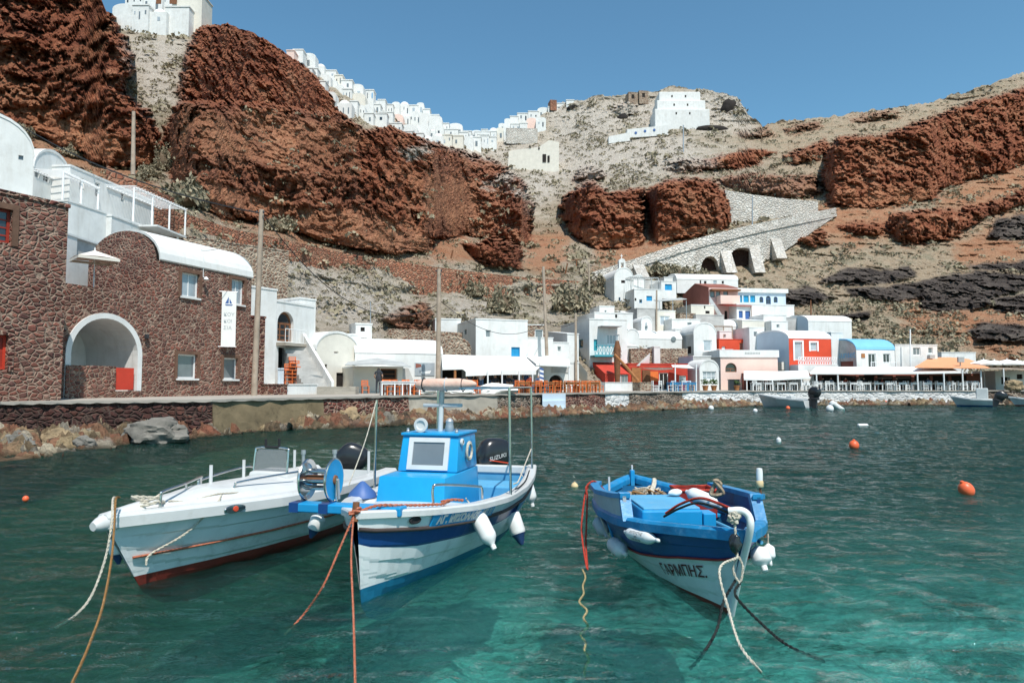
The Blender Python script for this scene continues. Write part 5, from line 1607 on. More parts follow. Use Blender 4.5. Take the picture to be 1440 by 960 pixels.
g6 = house('vaulted_terrace_house', 'white terrace house with a low rounded roof under the dark red awning', (1012, 84), (1046, 84.4), 460, 484, d=5, wall='white_plaster', roof='vault_u', rise=1.0)
pergola('wooden pergola on the roof terrace above the red walled house', Face(g6.F.pt(-1.2, 0, .6), g6.F.u, 4, g6.zb), -.2, 2.0, ZAT(1010, 460, 83) - g6.zb, 1.2, ZAT(1010, 476, 83) - g6.zb, 3, 'pole_wood', 8)
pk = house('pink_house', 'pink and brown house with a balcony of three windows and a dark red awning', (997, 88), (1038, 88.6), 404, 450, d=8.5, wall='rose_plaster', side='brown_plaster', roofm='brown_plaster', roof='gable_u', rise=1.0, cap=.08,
           wins=[W_(998.5, 408, 1005, 418, frame='brown_wood', pane='glass_grey', bars=(0, 0)), W_(1007, 408, 1013, 418, frame='brown_wood', pane='glass_grey', bars=(0, 0)), W_(1017, 408, 1024, 418, frame='brown_wood', pane='glass_grey', bars=(0, 0)),
                 W_(1019, 437, 1023, 449, name='door', **shade_pane), W_(1026, 438, 1033, 446, frame='brown_wood', pane='glass_dark', bars=(0, 0))])
r_ = pk.F.rect(1007, 417, 1034, 429)
slab_part(pk.root, 'balcony', pk.F, r_[0], r_[2], r_[1], r_[3], .1, 1.3, 'pink_plaster')
r_ = pk.F.rect(1009, 429, 1046, 433)
m_ = MB(); m_.prism([pk.F.pt(r_[0], r_[1], 2.2), pk.F.pt(r_[2], r_[1], 2.2), pk.F.pt(r_[2], r_[3], .02), pk.F.pt(r_[0], r_[3], .02)], (0, 0, .08)); m_.build('awning', 'red_wood', pk.root)
MB().tube([pk.F.pt(r_[2] - .1, r_[1], 2.1), pk.F.pt(r_[2] - .1, r_[1] - 1.9, 2.1)], .05, 6).build('post', 'brown_wood', pk.root)
r_ = pk.F.rect(997, 403, 1038, 405); slab_part(pk.root, 'eave_beam', pk.F, .05, pk.W, pk.H - .5, pk.H - .3, .05, .9, 'brown_wood')
m_ = MB(); a, b = P(998, 416, 87.3), P(1018, 446, 86); m_.prism([a, b, b - Vector((0, 0, .8)), a - Vector((0, 0, .8))], (0, .3, 0)); tag(m_.build('stair_wall', 'white_plaster'), 'slanting white stair wall beside the pink balcony', 'wall')
lw_ = house('rounded_roof_house', 'long white house with a rounded roof end and tiny windows above the pink house', (952, 98), (1038, 99), 393, 412, d=5, wall='white_plaster', roof='vault_u', rise=1.0,
            wins=[W_(990, 395, 993.5, 399, **shade_pane), W_(1003, 394, 1008, 402, frame='white_clean', pane='glass_pale', bars=(0, 0)), W_(1015, 395, 1018, 399, **shade_pane), W_(984, 394, 986, 400, **shade_pane)])
house('low_back_house', 'low white wall house left of the long rounded roof', (934, 99), (956, 99.4), 390, 410, d=4, wall='white_plaster', cap=.1)
wb = house('blue_shutter_house', 'wide white house with three blue shutters and three blue arched windows', (1036, 90), (1105, 91), 411, 432, d=6, wall='blue_and_shade_plaster', side='blue_and_shade_plaster', cap=.55, over=.25,
           wins=[W_(1036.5, 415.5, 1043.5, 425, frame='teal_paint', pane='blue_paint_wood', bars=(1, 0)), W_(1045.5, 415.5, 1053, 425, frame='teal_paint', pane='blue_paint_wood', bars=(1, 0)), W_(1055, 415.5, 1062, 425, frame='teal_paint', pane='blue_paint_wood', bars=(1, 0)),
                 W_(1068, 417, 1073.5, 425.5, frame='deep_blue_wood', pane='glass_dark', bars=(0, 0), arch=True), W_(1077, 416, 1084, 428, frame='deep_blue_wood', pane='glass_dark', bars=(1, 0), arch=True, name='door'), W_(1088, 417, 1093.5, 425.5, frame='deep_blue_wood', pane='glass_dark', bars=(0, 0), arch=True)])
wl = house('blue_door_house', 'white lower house with two blue doors in front of the arched windows', (1036, 86.5), (1117, 88), 428, 452, d=3.2, wall='white_plaster', cap=.12, wins=[W_(1039, 437, 1044.5, 447, frame='deep_blue_wood', pane='deep_blue_wood', bars=(0, 0), name='door'), W_(1048, 437, 1055, 449, frame='deep_blue_wood', pane='deep_blue_wood', bars=(0, 0), name='door')])
house('cream_low_house', 'cream low house with a sloping roof below the two blue doors', (1044, 83), (1075, 83.4), 451, 480, d=4, wall='cream_and_shade_plaster', roof='shed', rise=.5)
house('stair_white_house', 'plain white house block right of the sloping cream house', (1074, 83.5), (1106, 84), 443, 480, d=5, wall='white_plaster', cap=.1)
house('ruined_grey_house', 'low grey ruin behind the big white vault', (1100, 86), (1140, 86.6), 447, 470, d=4, wall='grey_plaster', roofm='grey_plaster', cap=.08)
lv = house('long_vault_house', 'long white barrel roofed house above the brown stone walls', (897, 77), (959, 78), 477, 500, d=6, wall='white_plaster', roof='vault_u', rise=1.05)
rw = lv.F.hit(947, 481); m_ = MB(); mt = Matrix.Translation(lv.F.pt(rw[0], rw[1] + .35, .03)) @ lv.F.n.to_track_quat('Z', 'Y').to_matrix().to_4x4()
m_.lathe([(.30, 0), (.30, .05), (.22, .06), (.01, .06)], 16, mt); m_.build('round_window', 'glass_grey', lv.root)
house('arched_white_house', 'white house with a big round gable and grey window left of the long vault', (880, 75.5), (899, 75.8), 474, 494, d=5, wall='white_plaster', roof='vault_n', rise=.85, wins=[W_(887, 468, 892, 476, frame='white_clean', pane='glass_grey', bars=(0, 0))])
house('tan_block_house', 'white block with a sloping shoulder below the round gable', (876, 72.5), (896, 72.8), 487, 515, d=3, wall='white_plaster', roof='shed', rise=.4)
house('brown_wall', 'brown stone wall above the left half of the red shack', (887, 72), (920, 72.3), 491, 516, d=.8, wall='tan_masonry', roofm='tan_masonry', cat='wall', cap=.08)
house('white_pillar', 'white pillar house between the two brown stone walls', (920, 71.8), (928.5, 71.9), 488, 520, d=2, wall='white_plaster', cat='pillar', cap=.08)
house('brown_wall', 'brown stone wall above the right half of the red shack', (928.5, 72), (967, 72.4), 491, 516, d=.8, wall='tan_masonry', roofm='tan_masonry', cat='wall', cap=.08)
rs = house('red_shack', 'red fishing shack with a white framed door and a small white window', (884, 66.2), (967, 67.2), 512, d=4, zb=ZQ, wall='red_shack', side='red_shack', roofm='red_shack', cap=.1,
           wins=[W_(927, 524, 940, 549, frame='white_clean', pane='dark_inside', bars=(1, 0), name='door'), W_(955, 528, 965, 538, frame='white_clean', pane='glass_pale', bars=(0, 0))])
for x0, y0, x1, y1, m_ in ((888, 517, 901, 540, 'stain_wood'), (903, 520, 914, 537, 'brown_wood'), (914, 522, 925, 536, 'orange_wood')):
    q_ = rs.F.rect(x0, y0, x1, y1); slab_part(rs.root, 'board_panel', rs.F, q_[0], q_[2], q_[1], q_[3], .03, .12, m_)
rl = house('red_lean_to', 'red lean to with a grey blue door left of the red shack', (851, 65), (884, 65.6), 526, d=3.5, zb=ZQ, wall='red_shack', side='red_shack', roofm='red_shack', roof='shed', rise=1.3, cap=.08,
           wins=[W_(874, 517, 885, 549, frame='grey_plaster', pane='glass_grey', bars=(1, 0), name='door'), W_(866, 526, 874, 540, frame='white_clean', pane='glass_pale', bars=(0, 0))])
house('white_front_wall', 'white wall in front of the red lean to', (851, 60), (899, 62), 538, d=.5, zb=ZQ - .02, wall='white_plaster', cat='wall', cap=.05)
house('stone_gate_pier', 'square brown stone pier on the quay in front of the red shack', (900, 60.5), (918, 61), 538, d=1.2, zb=ZQ - .02, wall='tan_masonry', roofm='tan_masonry', cat='pier', cap=.05)
def sail(label, pts, m_='canvas', sag=.25):
    n = 7
    m = MB()
    a, b, c = [Vector(p) for p in pts[:3]]
    d = Vector(pts[3]) if len(pts) > 3 else None
    vs, fs = [], []
    for i in range(n + 1):
        for j in range(n + 1):
            s_, t_ = i / n, j / n
            e = d if d is not None else c
            p = (a * (1 - s_) + b * s_) * (1 - t_) + (e * (1 - s_) + c * s_) * t_
            p.z -= sag * 16 * s_ * (1 - s_) * t_ * (1 - t_) * .6
            vs.append(p)
    for i in range(n):
        for j in range(n):
            fs.append((i * (n + 1) + j, (i + 1) * (n + 1) + j, (i + 1) * (n + 1) + j + 1, i * (n + 1) + j + 1))
    m.add(vs, fs); m.add([v + Vector((0, 0, -.02)) for v in vs], [tuple(reversed(f)) for f in fs])
    return tag(m.build('shade_sail', m_, smooth=60), label, 'shade sail')
sail('white triangular sail standing on the roof of the red shack', [P(895, 514, 66), P(914, 496, 67), P(913, 514, 67.5)], sag=.02)
sail('long white shade sail stretched across the front of the red shack', [P(898, 517, 63.5), P(946, 517, 63.5), P(946, 519, 66), P(912, 517, 66)])
sail('white shade sail at the right corner of the red shack', [P(946, 516, 63.5), P(977, 518, 64), P(968, 513, 66.5), P(944, 513, 66.5)])
for x, lab in ((949.5, 'white pole holding the sails in front of the red shack'), (979, 'white pole at the right end of the shade sails')):
    p = XY(x, 62.8, 2); tag(MB().tube([Vector((p.x, p.y, ZQ)), P(x, 512, 62.8)], .06, 8).build('sail_pole', 'white_clean'), lab, 'pole')
tag(MB().tube([P(864, 498, 62.5), P(880, 515, 62.5), P(897, 535, 62.5)], [.11, .14, .14], 8).build('leaning_beam', 'stain_wood'), 'thick brown timber beam leaning across the red lean to', 'beam')
rootp = thing('palm_stump', 'brown dead palm stump beside the turquoise balcony', 'palm', XY(868, 64, 2).to_tuple()[:2] + (ZQ,))
b = P(868, 512, 64); MB().tube([Vector((b.x, b.y, ZQ)), b, P(868, 490, 64), P(868, 479, 64)], [.2, .3, .34, .16], 10).build('trunk', 'brown_wood', rootp, smooth=60)
m_ = MB()
for i in range(26):
    a0 = random.uniform(0, 6.28); z = random.uniform(0, 1.5); q = P(868, 506, 64) + Vector((0, 0, z))
    o = Vector((math.cos(a0), math.sin(a0), random.uniform(-.5, .1))) * random.uniform(.3, .6)
    m_.tube([q, q + o * .6, q + o + Vector((0, 0, -.25))], [.06, .04, .015], 5)
tag(m_.build('fronds', 'brown_wood', rootp), kind='stuff')
vh = house('gabled_vault_house', 'white house with a tall round gable and a grey shuttered opening', (976, 76), (1008, 76.5), 470, d=5.5, zb=ZQ, wall='white_plaster', side='grey_plaster', roof='vault_n', rise=1.25,  # grey side walls paint the shade left of the gable
           wins=[W_(988, 463, 996, 472, frame='white_clean', pane='glass_pale', bars=(0, 0)), W_(989, 478, 1001, 494, frame='white_clean', pane='glass_pale', bars=(0, 0), name='door'), W_(966, 487, 972, 497, face='L', **shade_pane)])
house('blue_grey_house', 'blue grey low house between the red shack and the domed kiosk', (975, 69), (1000, 69.4), 501, d=4, zb=ZQ, wall='grey_plaster', side='blue_and_shade_plaster', cap=.08, wins=[W_(978, 520, 986, 549, name='doorway_shade', **shade_pane)])
railing(vh.root, vh.F, .8, 3.0, ZAT(990, 500, 76) - vh.zb, ZAT(990, 493, 76) - vh.zb, 3.2, 'grey_metal', 12, .03)
kd = house('domed_kiosk', 'white kiosk with a rounded top and shelves of small pots', (984, 66.2), (1011, 66.6), 521, d=3, zb=ZQ, wall='white_plaster', roof='vault_n', rise=.95, wins=[W_(988, 522, 1007, 534, frame='white_clean', pane='glass_pale', bars=(2, 1))])
rw_ = house('red_walled_house', 'low red house on a terrace above the pink restaurant', (1011, 80), (1054, 80.6), 477, 500, d=4, wall='red_plaster', side='red_plaster', cap=.05, roofm='red_plaster', wins=[W_(1015, 487, 1020, 496, frame=None, pane='white_clean', name='door'), W_(1040, 482, 1052, 492, frame='stain_wood', pane='brown_plaster', bars=(1, 0))])
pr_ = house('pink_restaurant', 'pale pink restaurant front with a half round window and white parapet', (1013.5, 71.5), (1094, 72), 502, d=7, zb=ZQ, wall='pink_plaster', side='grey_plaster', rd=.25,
            wins=[W_(1020, 510, 1036, 523, frame='brown_wood', pane='glass_dark', bars=(1, 0), arch=True)], cap=.75, over=.12)
m_ = MB()
for i in range(10):
    a = pr_.F.pt(pr_.W * .42 + i * .17, pr_.H + .32, .135); m_.prism([a, a + Vector((.1, 0, 0)), a + Vector((.1, 0, .2)), a + Vector((0, 0, .2))], (0, -.01, 0))
tag(m_.build('lettering', 'canvas_grey', pr_.root), kind='stuff')
rf = house('red_front_house', 'barrel roofed house with a bright red front, white door and blue shaded gable', (1110, 73), (1169.5, 74), 476, d=7.6, zb=ZQ, wall='red_plaster', side='blue_and_shade_plaster', roofm='white_clean', roof='vault_u', rise=1.0,  # blue of the gable ends is shade put into the colour
           wins=[W_(1117.5, 480.5, 1128, 506, frame='white_clean', pane='glass_pale', bars=(0, 0), name='door', surround='white_clean'), W_(1139.5, 481.5, 1149, 493, frame='white_clean', pane='glass_pale', bars=(0, 0), surround='white_clean'), W_(1083, 467.5, 1089, 475, face='L', frame='white_clean', pane='glass_dark', bars=(0, 0))])
r_ = rf.F.rect(1110, 513, 1166, 526)
slab_part(rf.root, 'balcony', rf.F, .05, r_[2], 0, r_[3] - .02, .02, 1.5, 'white_plaster')
railing(rf.root, rf.F, .1, r_[2] - .1, r_[3] + .05, r_[3] + .75, 1.45, 'white_clean', 16, .035, diag=True)
m_ = MB(); q_ = rf.F.rect(1169, 474, 1172, 525)
bv = house('rear_vault_house', 'big plain white barrel vault behind the red fronted house', (1137, 84), (1198, 85), 452, 490, d=6.5, wall='white_plaster', side='blue_and_shade_plaster', roof='vault_u', rise=.9)  # white vault with its end walls' shade painted blue
house('white_arch_wall', 'plain white house wall right of the red front', (1169.8, 75), (1186, 75.3), 468, d=4, zb=ZQ, wall='white_plaster', cap=.1)
ss = house('blue_roof_house', 'white house with a light blue barrel roof and a lettered arched gable', (1205, 72.5), (1259, 73.3), 492, d=5.4, zb=ZQ, wall='white_plaster', side='grey_plaster', roofm='sky_roof', roof='vault_u', rise=1.2,  # grey gable ends are white walls with the shade painted in
           wins=[W_(1221, 497, 1232, 518, frame='white_clean', pane='glass_dark', bars=(1, 0)), W_(1242, 497, 1252, 511, frame='white_clean', pane='glass_dark', bars=(1, 0)), W_(1177, 508, 1200, 520, face='L', frame=None, pane='brown_plaster')])
q_ = ss.F.rect(1211, 497, 1216, 503); slab_part(ss.root, 'plaque', ss.F, q_[0], q_[2], q_[1], q_[3], .01, .06, 'stain_wood')
q_ = ss.L.rect(1179, 496, 1203, 503)
tw = text_width('sunset', 1.0); sc_ = (q_[2] - q_[0]) / tw
tm, _ = text_mesh('sunset', sc_, lambda a, b, o: ss.L.pt(q_[0] + a, q_[1] + b, .02), bold=.01)
tag(tm.build('lettering', 'sky_roof', ss.root), kind=None)
railing(ss.root, ss.F, 1.0, ss.W - .6, ZAT(1230, 518, 72) - ss.zb, ZAT(1230, 509, 72) - ss.zb, .9, 'white_clean', 12, .03)
q_ = ss.F.rect(1210, 517, 1256, 519); slab_part(ss.root, 'balcony', ss.F, .6, ss.W - .4, q_[1] - .1, q_[1] + .1, .02, .95, 'white_plaster')
wx = house('white_box_house', 'white flat roofed house with two grey windows right of the blue roof', (1259.5, 74), (1319, 74.8), 485, d=5, zb=ZQ, wall='white_plaster', cap=.1, wins=[W_(1284, 488.5, 1294.5, 499.5, frame='white_clean', pane='glass_grey', bars=(1, 0)), W_(1305.5, 488.5, 1311.5, 496.5, frame='white_clean', pane='glass_grey', bars=(0, 0))])
for (x0, y0, x1, y1) in ((1304, 499, 1311, 504),):
    q_ = wx.F.rect(x0, y0, x1, y1); slab_part(wx.root, 'air_conditioner', wx.F, q_[0], q_[2], q_[1], q_[3], .02, .4, 'canvas_grey')
q_ = rf.L.rect(1097, 509, 1104, 520); slab_part(rf.root, 'air_conditioner', rf.L, q_[0], q_[2], q_[1], q_[3], .02, .4, 'canvas_cream')
wq = house('white_parapet_house', 'low white building behind the orange canopy roof', (1325, 78), (1373, 78.5), 496, d=4, zb=ZQ, wall='white_plaster', cap=.1)
oc = canopy('orange tent roof at the right end of the taverna terrace', [L_(1286, 516.5, 67.5), L_(1335, 517, 67.6), L_(1393, 518, 67.8)], [L_(1308, 503, 76), L_(1335, 502.5, 76), L_(1362, 505, 76)], 'orange_canvas', [L_(1353, 517, 67.8), L_(1379, 517, 67.9)], val=.05, pr=.07)
q0 = P(1351, 505.5, 68.6); m_ = MB(); m_.box((q0.x, q0.y, q0.z), (.62, .25, .55), bev=.03); m_.box((q0.x, q0.y + .1, q0.z - .5), (.08, .08, .6)); tag(m_.build('floodlight', 'canvas_grey'), 'grey floodlight box standing on the orange tent roof', 'floodlight')
canopy('long white canopy over the middle of the taverna terrace', [L_(1139, 524.5, 66.5), L_(1178, 524.5, 66.6), L_(1228, 524.5, 66.8), L_(1290, 524, 67), L_(1350, 523, 67.2)], [L_(1148, 516, 71.5), L_(1180, 516, 71.5), L_(1228, 516, 71.6), L_(1285, 516, 72), L_(1338, 517.5, 72)], 'canvas', [L_(1148, 524, 66.6), L_(1178, 524.5, 66.7), L_(1290, 524.5, 67), L_(1327, 524, 67.1)], val=.12, pr=.07)
canopy('white valance canopy in front of the pink restaurant', [L_(1046, 532, 66.0), L_(1090, 532.5, 66.1), L_(1139, 530, 66.3)], [L_(1046, 522, 71), L_(1090, 522.5, 71), L_(1135, 521, 71.5)], 'canvas', [L_(1050, 532, 66.1), L_(1086, 532.5, 66.1), L_(1127, 531, 66.3)], val=.16, pr=.06)
canopy('thin flat wooden pergola roof at the far right of the terrace', [L_(1379, 518, 67.4), L_(1415, 518.5, 67.5), L_(1480, 520, 67.6)], [L_(1379, 516, 74), L_(1415, 516, 74), L_(1480, 517, 74)], 'pole_wood', [L_(1411, 518, 67.5), L_(1452, 519, 67.5)], val=.08, pr=.06)
house('terrace_room', 'dark shaded taverna room behind the white chairs', (1046, 71.2), (1380, 73.2), 525, d=.7, zb=ZQ, wall='brown_plaster', side='brown_plaster', roofm='brown_plaster', cap=.04,
      wins=[W_(1052 + i * 26, 528, 1074 + i * 26, 549, name='doorway_shade', **shade_pane) for i in range(12)])
house('end_room', 'small white room at the far right end of the terrace', (1400, 72), (1470, 72.6), 522, d=3, zb=ZQ, wall='white_plaster', cap=.08, wins=[W_(1408, 530, 1420, 540, **shade_pane), W_(1430, 526, 1438, 533, **shade_pane)])
for i, (x, rr) in enumerate(((1385, 1.6), (1400, 1.7), (1418, 1.9), (1432, 1.7), (1452, 1.9))):
    Yd = 71 + (i % 2) * 1.5
    p = XY(x, Yd, ZQ)
    market_umbrella(['white folded market parasol nearest the orange tent roof', 'second white parasol from the orange tent roof', 'largest white parasol at the right end of the terrace', 'white parasol between the two largest at the right end', 'white parasol cut by the right edge of the photo'][i], Vector((p.x, p.y, ZQ)), rr, ZAT(x, 505 + (i % 2), Yd) - ZQ, 'canvas', 8, drop=.5, group='parasols at the right end')
for x0, x1, yt, yb, Yd, lb, rf_, wn_ in ((843, 864, 431, 448, 79, 'small white cube house behind the balcony house roof', 'flat', (850, 436, 853, 441)), (902, 917, 454, 474, 80, 'little vaulted white house tucked below the grey ruin', 'vault_n', (907, 458, 911, 463)),
                                          (950, 969, 463, 482, 79.6, 'little white house above the right brown stone wall', 'flat', (956, 467, 960, 472)), (1012, 1029, 466, 480, 82, 'white cube house above the red walled terrace house', 'flat', (1017, 470, 1021, 475)),
                                          (1054, 1075, 461, 494, 79, 'plain white block left of the blue shaded gable', 'flat', (1060, 466, 1065, 473)), (880, 895, 441, 460, 84, 'narrow white house left of the grey ruin', 'shed', (885, 446, 888, 451)),
                                          (1085, 1108, 452, 470, 82, 'low white house just above the blue shaded gable', 'flat', (1092, 456, 1096, 461)), (776, 800, 482, 512, 62.5, 'low white house between the white annex and the boathouse', 'flat', (784, 487, 789, 494))):
    house('hillside_house', lb, (x0, Yd), (x1, Yd + .3), yt, yb, d=4, wall='white_plaster', roof=rf_, rise=.7, cap=.1, wins=[W_(*wn_, frame='white_clean', pane='glass_grey', bars=(0, 0))])
paint('boat_white', (0.60, 0.61, 0.60), 0.3, 0.08, 2.5, spec=0.5, dirt=(0.40, 0.40, 0.36), dirt_amt=0.4)
paint('hull_white', (0.78, 0.80, 0.79), 0.35, 0.10, 2.0, spec=0.5, dirt=(0.36, 0.38, 0.35), dirt_amt=0.55)
paint('antifoul_red', (0.20, 0.028, 0.018), 0.55, 0.25, 3.0, spec=0.35, dirt=(0.06, 0.03, 0.02), dirt_amt=0.6)
paint('antifoul_blue', (0.01, 0.17, 0.30), 0.5, 0.25, 3.0, spec=0.35, dirt=(0.02, 0.06, 0.05), dirt_amt=0.6)
paint('boat_blue', (0.012, 0.27, 0.56), 0.35, 0.10, 2.5, spec=0.45, dirt=(0.16, 0.40, 0.60), dirt_amt=0.25)
paint('cabin_blue', (0.012, 0.31, 0.62), 0.3, 0.06, 2.5, spec=0.45, dirt=(0.01, 0.22, 0.46), dirt_amt=0.3)
paint('navy', (0.008, 0.055, 0.20), 0.35, 0.15, 2.5, spec=0.45, dirt=(0.05, 0.10, 0.22), dirt_amt=0.3)
paint('deck_blue', (0.10, 0.36, 0.58), 0.5, 0.12, 2.5, spec=0.35, dirt=(0.24, 0.42, 0.52), dirt_amt=0.4)
paint('old_blue', (0.012, 0.21, 0.44), 0.42, 0.22, 3.5, spec=0.4, bmp=0.25, bscale=18, dirt=(0.22, 0.42, 0.58), dirt_amt=0.45)
paint('bilge_blue', (0.01, 0.12, 0.25), 0.6, 0.3, 3.0, spec=0.3, dirt=(0.06, 0.06, 0.06), dirt_amt=0.6)
paint('panel_grey', (0.45, 0.48, 0.50), 0.5, 0.1, 3.0, spec=0.4, dirt=(0.3, 0.3, 0.3), dirt_amt=0.4)
paint('hull_grey_green', (0.66, 0.71, 0.69), 0.4, 0.10, 2.0, spec=0.45, dirt=(0.30, 0.33, 0.30), dirt_amt=0.5)
paint('rub_rail', (0.07, 0.05, 0.045), 0.6, 0.3, 4.0, spec=0.3)
paint('red_line', (0.26, 0.03, 0.025), 0.5, 0.2, 4.0, spec=0.3)
paint('fender_white', (0.74, 0.75, 0.74), 0.35, 0.06, 5.0, spec=0.45, dirt=(0.4, 0.4, 0.36), dirt_amt=0.4)
paint('fender_blue', (0.02, 0.05, 0.14), 0.4, 0.1, 5.0, spec=0.4)
paint('rope_white', (0.62, 0.57, 0.47), 0.95, 0.3, 30, bmp=0.8, bscale=90, spec=0.1, dirt=(0.3, 0.24, 0.16), dirt_amt=0.7)
paint('rope_orange', (0.48, 0.15, 0.085), 0.95, 0.35, 30, bmp=0.8, bscale=90, spec=0.1, dirt=(0.6, 0.42, 0.32), dirt_amt=0.8)
paint('rope_red', (0.50, 0.06, 0.04), 0.95, 0.3, 30, bmp=0.8, bscale=90, spec=0.1, dirt=(0.5, 0.25, 0.2), dirt_amt=0.6)
paint('rope_dark', (0.03, 0.035, 0.035), 0.95, 0.3, 30, bmp=0.8, bscale=90, spec=0.1)
paint('rope_brown', (0.30, 0.16, 0.06), 0.95, 0.3, 30, bmp=0.8, bscale=90, spec=0.1, dirt=(0.5, 0.4, 0.25), dirt_amt=0.6)
paint('rope_weed', (0.42, 0.34, 0.18), 0.95, 0.4, 30, bmp=0.8, bscale=90, spec=0.1, dirt=(0.08, 0.09, 0.05), dirt_amt=0.9)
paint('awning_roll', (0.70, 0.47, 0.38), 0.85, 0.12, 6.0, bmp=0.5, bscale=14, spec=0.15, dirt=(0.62, 0.18, 0.08), dirt_amt=0.5)
paint('buoy_orange', (0.78, 0.13, 0.045), 0.4, 0.1, 4.0, spec=0.45, dirt=(0.4, 0.12, 0.05), dirt_amt=0.4)
paint('net', (0.34, 0.27, 0.19), 0.95, 0.4, 20, bmp=1.0, bscale=50, spec=0.1, dirt=(0.08, 0.07, 0.06), dirt_amt=0.7)
paint('cork', (0.66, 0.50, 0.28), 0.7, 0.15, 8.0, spec=0.3)
paint('ink', (0.03, 0.025, 0.025), 0.7, 0.1, 5, spec=0.2)
paint('ink_brown', (0.10, 0.025, 0.02), 0.6, 0.1, 5, spec=0.2)
paint('cowl_black', (0.018, 0.019, 0.021), 0.25, 0.1, 4, spec=0.55)
def table(tb, y):
    return float(np.interp(y, [a for a, b in tb], [b for a, b in tb]))
def smooth_table(tb, y, h=0.12):
    return (table(tb, y - h) + 2 * table(tb, y) + table(tb, y + h)) / 4
class Hull:
    def __init__(self, O, d, L, hb, sheer, keel, rake, p0=1.15, p1=0.42, plank=0.0, nplank=6):
        self.O = Vector((O[0], O[1], 0)); self.d = Vector((d[0], d[1], 0)).normalized()
        self.r = Vector((self.d.y, -self.d.x, 0)); self.L = L
        self.hb, self.sh, self.kl, self.rake, self.p0, self.p1 = hb, sheer, keel, rake, p0, p1
        self.plank, self.npl = plank, nplank
    def loc(self, x, y, z):
        return self.O + self.r * x + self.d * y + Vector((0, 0, z))
    def sheer(self, y):
        return smooth_table(self.sh, y)
    def half(self, y):
        return max(0.012, smooth_table(self.hb, y, 0.06))
    def keel(self, y):
        return table(self.kl, y)
    def stem(self, y, z):
        k = max(0.0, 1 - y / 1.5)
        return y - self.rake * (z / max(.2, self.sheer(0))) * k * k
    def pt(self, side, y, t, out=0.0, raw=False):
        zs, zk = self.sheer(y), self.keel(y)
        z = zk + (zs - zk) * t
        e = self.p0 + (self.p1 - self.p0) * min(1, (y / self.L * 1.6)) ** 0.6
        x = self.half(y) * max(t, 0) ** e
        if self.plank and not raw:
            fr = (t * self.npl) % 1.0
            x -= self.plank * (fr if 0.02 < t < 0.999 else 0) * min(1, y / .3 + .2)
        return self.loc(side * (x + out), self.stem(y, z), z)
    def at_z(self, side, y, z, out=0.0):
        zs, zk = self.sheer(y), self.keel(y)
        return self.pt(side, y, (z - zk) / (zs - zk), out, raw=True)
    def shell(self, ys, zb, cuts, mis, stern=True):
        """bottom paint below height zb, then bands of material mis between the t values in cuts (ending with 1)"""
        mb = MB()
        cv = lambda c, y: c(y) if callable(c) else c
        def tl(y):
            zs, zk = self.sheer(y), self.keel(y)
            tb = min(max((zb - zk) / (zs - zk), .02), cv(cuts[0], y) - .02)
            ts = [tb * i / 6 for i in range(7)]; mi = [mis[0]] * 6
            lo, l0 = tb, .25
            for c, m_ in zip(cuts, mis[1:]):
                n = max(2, int(round((cv(c, 1) - l0) * 44))); l0 = cv(c, 1); c = cv(c, y)
                ts += [lo + (c - lo) * (i + 1) / n for i in range(n)]; mi += [m_] * n
                lo = c
            return ts, mi
        for side in (-1, 1):
            grid = [[self.pt(side, y, t) for t in tl(y)[0]] for y in ys]
            mi = tl(ys[0])[1]
            for i in range(len(ys) - 1):
                for j in range(len(mi)):
                    mb.quad(grid[i][j], grid[i + 1][j], grid[i + 1][j + 1], grid[i][j + 1], mi[j])
        if stern:
            y = ys[-1]; ts, mi = tl(y)
            for j in range(len(mi)):
                mb.quad(self.pt(-1, y, ts[j]), self.pt(1, y, ts[j]), self.pt(1, y, ts[j + 1]), self.pt(-1, y, ts[j + 1]), mi[j])
        return mb
    def rim(self, y0, y1, n, win, h, dz=0.0, over=0.02, mb=None, sides=(-1, 1), wf=None):
        """gunwale cap: band of width win along the sheer"""
        mb = mb or MB()
        for side in sides:
            pr = None
            for i in range(n + 1):
                y = y0 + (y1 - y0) * i / n
                z = self.sheer(y) + dz
                hb = self.half(y)
                w = min(win, hb - 0.004)
                ys = self.stem(y, z)
                sec = [(hb + over, z - h * .5), (hb + over, z + h * .25), (hb + over * .3, z + h * .5), (hb - w * .75, z + h * .5), (hb - w, z + h * .2), (hb - w, z - h * .5)]
                cur = [self.loc(side * x, ys, zz) for x, zz in sec]
                if pr:
                    for j in range(6):
                        k = (j + 1) % 6
                        mb.quad(pr[j], cur[j], cur[k], pr[k])
                else:
                    mb.poly(cur)
                pr = cur
            mb.poly(pr)
        return mb
    def deck(self, y0, y1, n, dz=-0.04, camber=0.05, inset=0.02, mb=None, m=8):
        mb = mb or MB()
        rows = []
        for i in range(n + 1):
            y = y0 + (y1 - y0) * i / n
            z = self.sheer(y) + dz; hb = max(.005, self.half(y) - inset)
            rows.append([self.loc(hb * (2 * k / m - 1), self.stem(y, z), z + camber * (1 - (2 * k / m - 1) ** 2) * min(1, hb * 2.5)) for k in range(m + 1)])
        for i in range(n):
            for k in range(m):
                mb.quad(rows[i][k], rows[i + 1][k], rows[i + 1][k + 1], rows[i][k + 1])
        return mb
